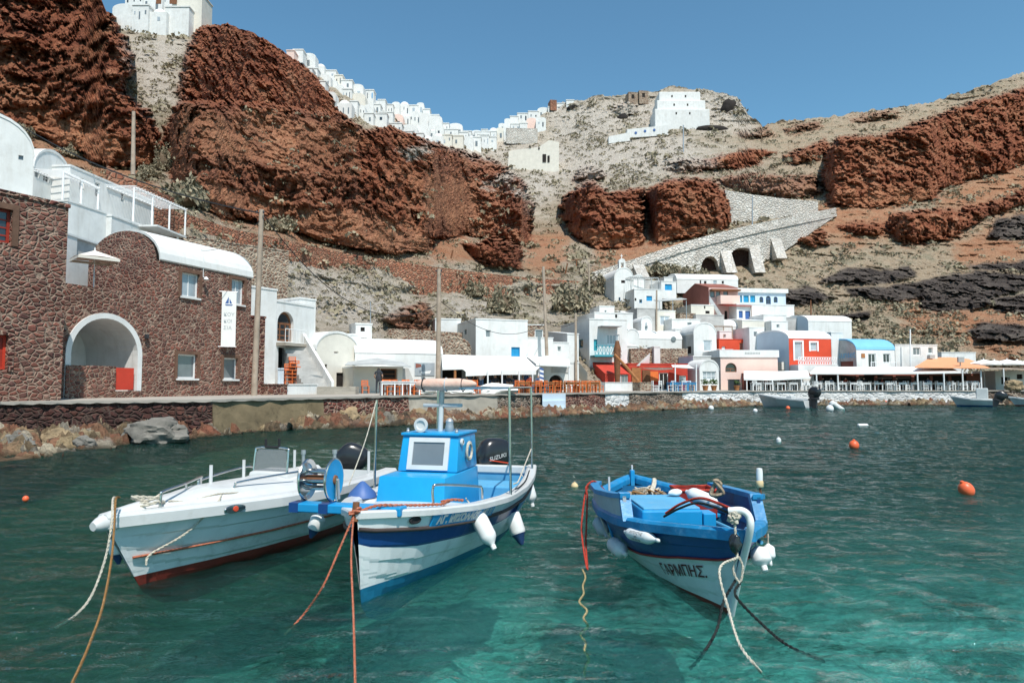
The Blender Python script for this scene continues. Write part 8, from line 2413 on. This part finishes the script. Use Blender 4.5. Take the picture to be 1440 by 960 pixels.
for i, (x, tp, lb) in enumerate(((1060, 'cloth_white', 'diner in white at the left end of the pink restaurant terrace'), (1078, 'cloth_red', 'diner in red under the pink restaurant canopy'), (1100, 'cloth_dark', 'diner in black under the pink restaurant canopy'), (1118, 'cloth_white', 'diner in white near the grey dinghy'), (1157, 'cloth_dark', 'diner in black beside the second white post of the long canopy'),
                                 (1170, 'cloth_blue', 'diner in blue between the first posts of the long canopy'), (1190, 'cloth_red', 'diner in red just right of the third canopy post'), (1208, 'cloth_white', 'diner in white under the blue roofed house'), (1216, 'cloth_dark', 'diner in black under the blue roofed house'), (1240, 'cloth_red', 'diner in red under the lettered plaque'), (1262, 'cloth_dark', 'diner in black under the white box house'), (1306, 'cloth_blue', 'diner in blue left of the orange tent roof'))):
    b = XY(x, 68.9 + rn.uniform(-.3, .8), ZQ); b.z = ZQ
    person(lb, b, 1.75, 'sit', tp, 'cloth_dark', rn.uniform(-1.5, 1.5), 'diners on the white wall terrace')
def chair_mesh(h=.9, w=.44, sh=.46, arms=False):
    m = MB(); t = .045
    for sx in (-1, 1):
        m.box((sx * (w / 2 - t / 2), -w / 2 + t / 2, sh / 2), (t, t, sh)); m.box((sx * (w / 2 - t / 2), w / 2 - t / 2, h / 2), (t, t, h))
        m.box((sx * (w / 2 - t / 2), 0, sh * .45), (t * .7, w - 2 * t, t * .7))
    m.box((0, 0, sh + .02), (w + .02, w + .02, .04))
    for z in (.62, .74, .86):
        m.box((0, w / 2 - t / 2, z * h / .9), (w - 2 * t, t * .6, .06))
    m.box((0, -w / 2 + t / 2, sh * .5), (w - 2 * t, t * .7, t * .7))
    return m
def table_mesh(w=.8, h=.74):
    m = MB(); m.box((0, 0, h), (w, w, .05))
    for sx in (-1, 1):
        for sy in (-1, 1):
            m.box((sx * (w / 2 - .06), sy * (w / 2 - .06), h / 2 - .02), (.06, .06, h - .04))
    m.box((0, w / 2 - .06, h - .1), (w - .2, .04, .1)); m.box((0, -w / 2 + .06, h - .1), (w - .2, .04, .1))
    return m
def scatter(proto, spots, label, group, first=True):
    for i, (x, y, a) in enumerate(spots):
        o = proto if i == 0 else proto.copy()
        if i: COL.objects.link(o)
        o.location = (x, y, ZQ); o.rotation_euler = (0, 0, a)
        o['label'] = label if isinstance(label, str) else label[i]
        o['group'] = group
oc_ = tag(chair_mesh(.86).build('chair', 'orange_wood', origin=(0, 0, 0)), 'x', 'chair')
rn = random.Random(9)
sp = []
for x in list(range(724, 846, 6)):
    Yd = qy(x) + rn.uniform(.7, 2.2); p = XY(x + rn.uniform(-1.5, 1.5), Yd, ZQ); sp.append((p.x, p.y, rn.uniform(-3, 3)))
scatter(oc_, sp, 'orange wooden chair in the long row right of the striped flag', 'orange chairs on the taverna quay')
oc2 = tag(chair_mesh(.86).build('chair', 'orange_wood', origin=(0, 0, 0)), 'x', 'chair')
sp = []
for x in (541, 546, 550, 555, 560, 564, 569, 574, 579, 584, 589):
    p = XY(x, qy(x) + rn.uniform(.8, 1.8), ZQ); sp.append((p.x, p.y, rn.uniform(-3, 3)))
scatter(oc2, sp, 'orange wooden chair at the tables beside the quay booth', 'orange chairs beside the booth')
oc3 = tag(chair_mesh(.86).build('chair', 'orange_wood', origin=(0, 0, 0)), 'x', 'chair')
sp = []
for x in (654, 659, 664, 669):
    p = XY(x, qy(x) + .9, ZQ); sp.append((p.x, p.y, rn.uniform(-3, 3)))
scatter(oc3, sp, 'orange wooden chair behind the tarpaulins left of the leftmost canopy pole', 'orange chairs behind the tarpaulins')
oc4 = tag(chair_mesh(.86).build('chair', 'orange_wood', origin=(0, 0, 0)), 'single tall orange chair standing alone in front of the booth wall', 'chair'); p = XY(513.5, 44.4, ZQ); oc4.location = (p.x, p.y, ZQ); oc4.rotation_euler = (0, 0, .4)
st0 = tag(chair_mesh(.9).build('chair', 'orange_wood', origin=(0, 0, 0)), 'x', 'chair')
sp = []
k_ = 0
for x, n in ((405, 3), (411, 5), (416, 4), (422, 3), (428, 2)):
    p = XY(x, 42.6 + .1 * k_, ZQ)
    for j in range(n):
        o = st0 if k_ == 0 else st0.copy()
        if k_: COL.objects.link(o)
        o.location = (p.x, p.y, ZQ + .55 + j * .22); o.rotation_euler = (0, 0, .5); o['label'] = 'orange chair in the stacks on the white ledge beside the dark store'; o['group'] = 'stacked orange chairs'; k_ += 1
house('store_ledge', 'low white ledge under the stacked orange chairs', (392, 42.0), (440, 43.6), 542, d=1.8, zb=ZQ, zt=ZQ + .53, wall='white_plaster', cat='ledge', cap=.02)
for i, (x, lb) in enumerate(((393.5, 'left stack of pale foam boxes at the dark store'), (398, 'right stack of pale foam boxes at the dark store'))):
    p = XY(x, 43.0, ZQ); m = MB(); m.box((p.x, p.y, ZQ + .55 + .5), (.2, .35, 1.0), bev=.02); m.box((p.x, p.y - .03, ZQ + .55 + 1.01), (.24, .38, .1), bev=.01); tag(m.build('foam_box', 'blue_and_shade_plaster'), lb, 'box')
wc = tag(chair_mesh(.9).build('chair', 'white_clean', origin=(0, 0, 0)), 'x', 'chair')
sp = []
for x in range(1056, 1376, 5):
    if rn.random() < .14: continue
    p = XY(x + rn.uniform(-1.2, 1.2), qy(x) + rn.uniform(.5, 2.4), ZQ); sp.append((p.x, p.y, rn.choice((0, math.pi, 1.5, -1.5)) + rn.uniform(-.2, .2)))
scatter(wc, sp, 'white wooden chair on the long terrace behind the white sea wall', 'white chairs on the terrace')
wt = tag(table_mesh(.85).build('table', 'white_clean', origin=(0, 0, 0)), 'x', 'table')
sp = []
for x in range(1063, 1376, 17):
    p = XY(x, qy(x) + rn.uniform(1.0, 1.6), ZQ); sp.append((p.x, p.y, 0))
scatter(wt, sp, 'square white table on the long terrace behind the white sea wall', 'white tables on the terrace')
wc2 = tag(chair_mesh(.9).build('chair', 'white_clean', origin=(0, 0, 0)), 'x', 'chair')
sp = []
for x in (921, 926, 943, 949, 956, 962, 968, 974):
    p = XY(x, qy(x) + rn.uniform(.8, 2.0), ZQ); sp.append((p.x, p.y, rn.uniform(-3, 3)))
scatter(wc2, sp, 'white chair with blue seat neighbours in front of the red shack', 'white chairs at the red shack')
bt2 = tag(table_mesh(.8).build('table', 'blue_paint_wood', origin=(0, 0, 0)), 'x', 'table')
sp = []
for x in (946, 959, 971):
    p = XY(x, qy(x) + 1.3, ZQ); sp.append((p.x, p.y, .2))
scatter(bt2, sp, ['blue table by the white framed door of the red shack', 'blue table below the small white window of the red shack', 'blue table at the right corner of the red shack'], 'blue tables at the red shack')
wt2 = tag(table_mesh(.8).build('table', 'white_clean', origin=(0, 0, 0)), 'x', 'table')
sp = []
for x in (545, 556, 567, 580):
    p = XY(x, qy(x) + 1.2, ZQ); sp.append((p.x, p.y, .3))
scatter(wt2, sp, 'white table among the orange chairs beside the booth', 'tables beside the booth')
wt3 = tag(table_mesh(.8).build('table', 'stain_wood', origin=(0, 0, 0)), 'x', 'table')
sp = []
for x in (735, 752, 770, 786, 802, 818, 834):
    p = XY(x, qy(x) + 1.5, ZQ); sp.append((p.x, p.y, .3))
scatter(wt3, sp, 'brown table among the long row of orange chairs', 'tables on the taverna quay')
def potted(label, px, Yd, h):
    b = XY(px, Yd, ZQ); b.z = ZQ
    t = thing('potted_plant', label, 'plant', b, None)
    MB().lathe([(.20, 0), (.28, .4), (.31, .42), (.31, .48), (.26, .48)], 12, Matrix.Translation(b)).build('pot', 'stain_wood', t, smooth=40)
    m = MB(); r_ = random.Random(int(px))
    for i in range(90):
        a = r_.uniform(0, 6.28); e = r_.uniform(.1, 1.5); q = b + Vector((0, 0, .6)) + Vector((math.cos(a) * math.cos(e), math.sin(a) * math.cos(e), math.sin(e))) * r_.uniform(.1, h)
        v = Vector((r_.uniform(-1, 1), r_.uniform(-1, 1), r_.uniform(-1, 1))).normalized() * .13; w = v.orthogonal().normalized() * .06
        m.quad(q - v, q + w, q + v, q - w)
    tag(m.build('foliage', 'leaf_green', t), kind='stuff')
potted('green plant in a brown pot left of the white domed kiosk front', 992, 64.4, .55)
potted('second green plant in a brown pot, right of the first by the kiosk', 1004, 64.6, .5)
potted('small green shrub in a pot in front of the pink restaurant', 1036, 64.8, .4)
tag(MB().box((XY(1032, 65, 2).x, 65, ZQ + .5), (1.0, .5, 1.0), bev=.03).box((XY(1032, 65, 2).x, 65, ZQ + 1.03), (1.1, .6, .06)).build('menu_stand', 'dark_metal'), 'dark counter stand at the left end of the white chairs', 'stand')
def bush(label, px, py, w, h, Yd=None, n=900, m_='scrub_leaf'):
    Yd = Yd or ty(px, py); k = Yd / FPX
    b = P(px, py, Yd); t = thing('bush', label, 'bush', b)
    rx, rz = w * k / 2, h * k
    r_ = np.random.default_rng(int(px * 7 + py))
    a = r_.uniform(0, 2 * np.pi, n); cz = r_.uniform(0, 1, n) ** .8; rr = np.sqrt(1 - cz ** 2)
    lump = 1 + .28 * np.sin(a * 3 + px) + .2 * np.sin(a * 5 + cz * 6 + py)
    rad = r_.uniform(.72, 1.0, n) * lump
    c = np.stack([np.cos(a) * rr * rx * rad, np.sin(a) * rr * rx * .8 * rad, cz * rz * rad], 1)
    s_ = max(.05, rx * .13)
    v1 = r_.normal(size=(n, 3)); v1[:, 2] = abs(v1[:, 2]) + .4; v1 = v1 / np.linalg.norm(v1, axis=1)[:, None] * s_ * r_.uniform(.7, 1.5, n)[:, None]
    v2 = np.cross(v1, r_.normal(size=(n, 3))); v2 = v2 / np.linalg.norm(v2, axis=1)[:, None] * s_ * .55
    V_ = np.stack([c - v1, c + v2, c + v1, c - v2], 1).reshape(-1, 3)
    F_ = np.arange(4 * n).reshape(-1, 4)
    o = np_mesh('foliage', V_, F_, m_, None, smooth=False); o.parent = t
    MB().blob((b.x, b.y, b.z + rz * .35), (rx * .62, rx * .5, rz * .5), seed=int(px), rough=.3, sub=2).build('branches', 'twig', t)
    return t
BUSH = [(262, 290, 62, 34, 'large grey green bush on the slope right of the long pergola'), (236, 300, 34, 20, 'smaller tan bush touching the left of the large grey bush'), (206, 250, 26, 16, 'round olive bush at the foot of the plain wooden pole'),
        (392, 326, 44, 18, 'low grey bush on the path just right of the tall utility pole'), (228, 240, 26, 34, 'thin upright scrubby bush in the gully above the hotel'), (20, 192, 40, 16, 'pale bush on the slope above the vaulted hotel house'), (100, 222, 30, 16, 'olive bush behind the domed hotel house'),
        (705, 440, 46, 30, 'tan bush on the slope left of the brown path pole'), (800, 438, 54, 34, 'large grey bush below the end of the red terrace wall'), (668, 416, 34, 18, 'olive bush hugging the red terrace wall foot'), (840, 412, 40, 22, 'grey bush between the terrace wall end and the chapel'),
        (925, 388, 60, 14, 'wide dark bush behind the chapel annex'), (985, 402, 38, 22, 'round tan bush left of the brown gable'), (960, 395, 36, 18, 'grey bush under the long rounded roof house')]
for x, y, w, h, lb in BUSH:
    bush(lb, x, y, w, h)
n_try = 26000
r_ = np.random.default_rng(77)
ci = r_.integers(4, nc - 4, n_try); ri = r_.integers(3, DROW - 4, n_try)
idx = ri * nc + ci
pxs_, pys_ = px_[idx], py_[idx]
dens = (1 - np.maximum(rock, lava)[idx]) * (0.35 + 0.65 * sstep(-.25, .35, fbm(W1[idx] * .06, 3, 301))) * (1 - .55 * soil[idx])
keep = r_.uniform(0, 1, n_try) < dens * np.clip((Y[idx] - 48) / 30, 0.15, 1) * (1 - .45 * tanw[idx])
strip = (pxs_ > 1130) & (pxs_ < 1360) & (pys_ > 425) & (pys_ < 505)
keep |= strip & (lava[idx] < .3)
idx = idx[keep]
idx = idx[:7000]
vc = V[idx]; n = len(idx)
size = r_.uniform(.22, .62, n) * (1 + .9 * (r_.uniform(0, 1, n) > .86)) * np.clip(Y[idx] / 110, .6, 1.5)
nl = 16
az = r_.uniform(0, 2 * np.pi, (n, nl)); cz = r_.uniform(.0, 1, (n, nl)); rr = np.sqrt(1 - cz ** 2)
c = np.stack([np.cos(az) * rr * 1.25, np.sin(az) * rr * 1.25, cz * .85], 2) * size[:, None, None] + vc[:, None, :]
v1 = r_.normal(size=(n, nl, 3)); v1 /= np.linalg.norm(v1, axis=2)[..., None]; v1 *= (size * .42)[:, None, None]
v2 = np.cross(v1, r_.normal(size=(n, nl, 3))); v2 /= np.linalg.norm(v2, axis=2)[..., None]; v2 *= (size * .30)[:, None, None]
V_ = np.stack([c - v1, c + v2, c + v1, c - v2], 2).reshape(-1, 3)
F_ = np.arange(len(V_)).reshape(-1, 4)
np_mesh('scrub', V_, F_, 'scrub_leaf', None, smooth=False, kind='stuff')
ORD = ['first', 'second', 'third', 'fourth', 'fifth', 'sixth', 'seventh', 'eighth', 'ninth', 'tenth', 'eleventh', 'twelfth', 'thirteenth', 'fourteenth', 'fifteenth', 'sixteenth', 'seventeenth', 'eighteenth', 'nineteenth', 'twentieth', 'twenty-first', 'twenty-second', 'twenty-third', 'twenty-fourth', 'twenty-fifth', 'twenty-sixth', 'twenty-seventh', 'twenty-eighth', 'twenty-ninth', 'thirtieth']
rv = random.Random(21)
def tiny_house(label, px, pyt, w, h, Yd, kind, nwin, group, wallm='white_plaster'):
    k = Yd / FPX
    W, Hh, d = w * k, h * k, max(3.5, w * k * .8)
    A = P(px - w / 2, pyt + h, Yd); zb = A.z - 6
    Bx = P(px + w / 2, pyt + h, Yd)
    u = Vector((Bx.x - A.x, 0, 0)).normalized()
    zt = P(px, pyt, Yd).z
    t = thing('clifftop_house', label, 'house', ((A.x + Bx.x) / 2, Yd + d / 2, zb), group)
    F = Face((A.x, Yd), (1, 0), Bx.x - A.x, zb)
    W = F.W
    m = MB(); Hw = zt - zb
    if kind == 'vault':
        Hw -= W * .22
        pr = [(W / 2 - W / 2 * math.cos(math.pi * i / 10), Hw + W * .24 * math.sin(math.pi * i / 10)) for i in range(11)]
        m.prism([F.pt(0, 0), F.pt(W, 0)] + [F.pt(a, b) for a, b in reversed(pr)], Vector((0, d, 0)))
    elif kind == 'dome':
        m.box((F.pt(W / 2, 0).x, Yd + d / 2, zb + (Hw - W * .3) / 2), (W, d, Hw - W * .3))
    else:
        m.box((F.pt(W / 2, 0).x, Yd + d / 2, zb + Hw / 2), (W, d, Hw))
    m.build('wall', wallm, t)
    if kind == 'dome':
        m = MB(); rr = min(W, d) * .46
        m.lathe([(rr * math.cos(a), rr * .9 * math.sin(a)) for a in [math.pi / 2 * i / 7 for i in range(7)]] + [(.02, rr * .9)], 16, Matrix.Translation((F.pt(W / 2, 0).x, Yd + d / 2, zb + Hw - W * .3))); m.build('dome', wallm, t, smooth=60)
    elif kind == 'flat':
        m = MB(); m.box((F.pt(W / 2, 0).x, Yd + d / 2, zb + Hw + .14), (W + .3, d + .3, .28)); m.build('roof', wallm, t)
    for i in range(nwin):
        u0 = W * (i + .5) / nwin + rv.uniform(-.12, .12) * W / nwin
        ww = min(.75, W / nwin * .25) * rv.uniform(.7, 1.1); hh = rv.choice((.7, .9, 1.2, 1.8))
        v1 = Hw - rv.uniform(.8, 1.5) - (W * .3 if kind == 'dome' else 0)
        mm = MB(); obar(mm, F, u0 - ww / 2, v1 - hh, u0 + ww / 2, v1, .005, .05); mm.build('window', rv.choice(('glass_dark', 'glass_grey', 'glass_grey', 'blue_paint_wood' if rv.random() < .2 else 'glass_pale')), t)
    return t
def rows(spec, where, group):
    """spec: list of rows (name, [(px, py_top)...], height px range, width range)"""
    for rname, line, (h0, h1), (w0, w1), back in spec:
        xs = [p[0] for p in line]; x = xs[0]; i = 0
        while x < xs[-1]:
            w = rv.uniform(w0, w1); h = rv.uniform(h0, h1)
            y = float(np.interp(x + w / 2, xs, [p[1] for p in line])) + rv.uniform(-4.5, 3.5)
            kind = rv.choices(('flat', 'vault', 'dome'), (.62, .25, .13))[0]
            nw = rv.choice((0, 1, 2, 3)) if w > 10 else rv.choice((0, 0, 1, 1))
            gx = x + w / 2
            Yd = gy(min(max(gx, 150), 1060), max(float(np.interp(gx, [r[0] for r in RIDGE], [r[1] for r in RIDGE])) + 2, y + h)) + back
            kw = dict(flat='flat roofed', vault='barrel roofed', dome='domed')[kind]
            wl = rv.choices(('white_plaster', 'cream_and_shade_plaster', 'pink_plaster'), (.93, .05, .02))[0]
            cw = dict(white_plaster='white', cream_and_shade_plaster='cream', pink_plaster='pinkish')[wl]
            tiny_house('%s %s house, %s from left in %s row of %s' % (cw, kw, ORD[min(i, 29)], rname, where), gx, y, w + .8, h + 4, Yd, kind, nw, group, wl)
            x += w * .94; i += 1
rows([('top', [(403, 70), (430, 76), (455, 92), (480, 106), (505, 119), (530, 141), (560, 147), (585, 145), (612, 160)], (10, 19), (8, 19), 4),
      ('second', [(405, 84), (440, 100), (470, 116), (500, 132), (530, 152), (565, 162), (600, 160), (640, 178), (665, 184)], (10, 19), (8, 21), 1),
      ('third', [(440, 112), (470, 130), (500, 148), (530, 162), (570, 176), (620, 180), (668, 188)], (10, 18), (9, 24), -3),
      ('bottom', [(566, 186), (600, 190), (650, 192), (690, 190)], (12, 15), (11, 17), -6)], 'left cliff village', 'white houses of the left cliff village')
rows([('top', [(662, 182), (690, 178), (715, 166), (745, 158), (780, 147), (800, 143)], (10, 18), (8, 18), 3), ('lower', [(672, 190), (705, 182), (730, 172), (765, 166)], (13, 17), (10, 16), -3)], 'right cliff village', 'white houses of the right cliff village')
rows([('upper', [(176, -14), (215, -10), (262, 0)], (16, 22), (20, 30), 3), ('lower', [(158, 8), (200, 10), (245, 14)], (16, 22), (22, 34), -4)], 'the cliff gully', 'white houses between the red cliffs')
th = tiny_house('tall cream house with two brown windows beside the second red cliff', 262, -8, 42, 48, 158, 'flat', 0, None, 'cream_and_shade_plaster')
F_ = Face((P(241, 0, 157.9).x, 157.9), (1, 0), 7, P(241, 30, 157.9).z)
for x0, x1 in ((220, 227), (239, 249)):
    q = F_.rect(x0, -4, x1, 6); m = MB(); obar(m, F_, q[0], q[1], q[2], q[3], .02, .2); m.build('window', 'brown_wood', th)
cl = thing('cliff_house', 'big white stepped house in three tiers under the hilltop brow', 'house', P(960, 172, 232))
for i, (x0, x1, y0, y1, Yd) in enumerate(((927, 985, 129, 150, 236), (924, 992, 141, 160, 233), (921, 998, 153, 175, 230))):
    a = P(x0, y1, Yd); b = P(x1, y0, Yd); m = MB()
    m.box(((a.x + b.x) / 2, Yd + 4, (a.z + b.z) / 2 - 1), (b.x - a.x, 8, b.z - a.z + 2), bev=.3); o = m.build('wall', 'white_plaster', cl)
    Fq = Face((a.x, Yd), (1, 0), b.x - a.x, a.z)
    for x in [x0 + 18 + 19 * j + 6 * i for j in range(2)]:
        q = Fq.rect(x - 1.0, y0 + 5, x + 1.0, y0 + 8); m = MB(); obar(m, Fq, q[0], q[1], q[2], q[3], .01, .06); m.build('window', 'dark_inside', cl)
lowh = thing('low_cliff_house', 'long low white house with three round windows below the stepped house', 'house', P(905, 195, 222))
for i, (x0, x1, y0, y1) in enumerate(((856, 886, 188, 199), (882, 940, 178, 191))):
    YL_ = min(ty(x, y1 - 1) for x in range(x0, x1, 8)) - 1.0; m = MB()
    m.prism([P(x0, y1 + 3, YL_), P(x1, y1 - 1, YL_), P(x1, y0 - 2, YL_), P(x0, y0 + 4, YL_)], (0, 6, 0)); m.build('wall', 'white_plaster', lowh)
for x, y in ((894, 187), (907, 184.5), (920, 183)):
    a = P(x, y, YL_ - .02); m = MB(); m.lathe([(.45, 0), (.45, .1), (.02, .12)], 12, Matrix.Translation(a) @ Vector((0, -1, 0)).to_track_quat('Z', 'Y').to_matrix().to_4x4()); m.build('window', 'deep_blue_wood', lowh)
YR = min(gy(x, 234) for x in (730, 760, 784)) - 5
ru = thing('ruined_mansion', 'beige ruined mansion with an arched doorway on the valley slope', 'ruin', P(760, 228, YR))
m = MB()
m.prism([P(712, 258, YR), P(786, 258, YR), P(786, 200, YR), P(772, 197, YR), P(758, 207, YR), P(716, 212, YR)], (0, 7, 0)); m.build('wall', 'cream_and_shade_plaster', ru)
for x0, y0, x1, y1 in ((763, 217, 768, 228), (770, 219, 773, 228), (744, 205.5, 746.5, 208), (757, 207.5, 759, 210)):
    Fq = Face((P(x0, y1, YR - .1).x, YR - .1), (1, 0), 3, P(x0, y1, YR - .1).z); q = Fq.rect(x0, y0, x1, y1); m = MB(); obar(m, Fq, q[0], q[1], q[2], q[3], .01, .1); m.build('window', 'dark_inside', ru)
for i, (x0, x1, y0, y1, Yd, lb, mt) in enumerate(((712, 756, 181, 196, 215, 'pale brown terrace wall below the right cliff village', 'pale_masonry'), (899, 912, 128, 140, 238, 'brown roofless ruin left on the hilltop', 'tan_masonry'), (884, 897, 130, 142, 239, 'second brown ruin with an empty window on the hilltop', 'tan_masonry'), (774, 783, 141, 149, 256, 'small brown ruin above the right cliff village', 'terrace_masonry'))):
    Yd = min(gy(x, y1 + 2) for x in (x0, x1)) - 3.5
    h_ = house('hill_ruin', lb, (x0, Yd), (x1, Yd + .5), y0, y1 + 6, d=4, wall=mt, roofm=mt, cap=.2, cat='ruin', wins=[] if i in (0, 3) else [W_(x0 + 4, y0 + 3, x0 + 8, y0 + 9, **shade_pane)])
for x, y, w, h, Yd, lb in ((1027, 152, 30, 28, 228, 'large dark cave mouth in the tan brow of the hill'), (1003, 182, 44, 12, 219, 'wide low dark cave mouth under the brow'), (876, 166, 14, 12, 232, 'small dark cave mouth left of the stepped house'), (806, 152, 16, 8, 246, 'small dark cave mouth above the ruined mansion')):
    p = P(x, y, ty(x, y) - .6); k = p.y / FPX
    tag(MB().blob((p.x, p.y + .3, p.z), (w * k / 2, 1.6, h * k / 2), seed=int(x), rough=.35, sub=3).build('cave_shade', 'dark_inside', smooth=40), lb, 'cave')  # solid dark lumps colour in the shade of the caves
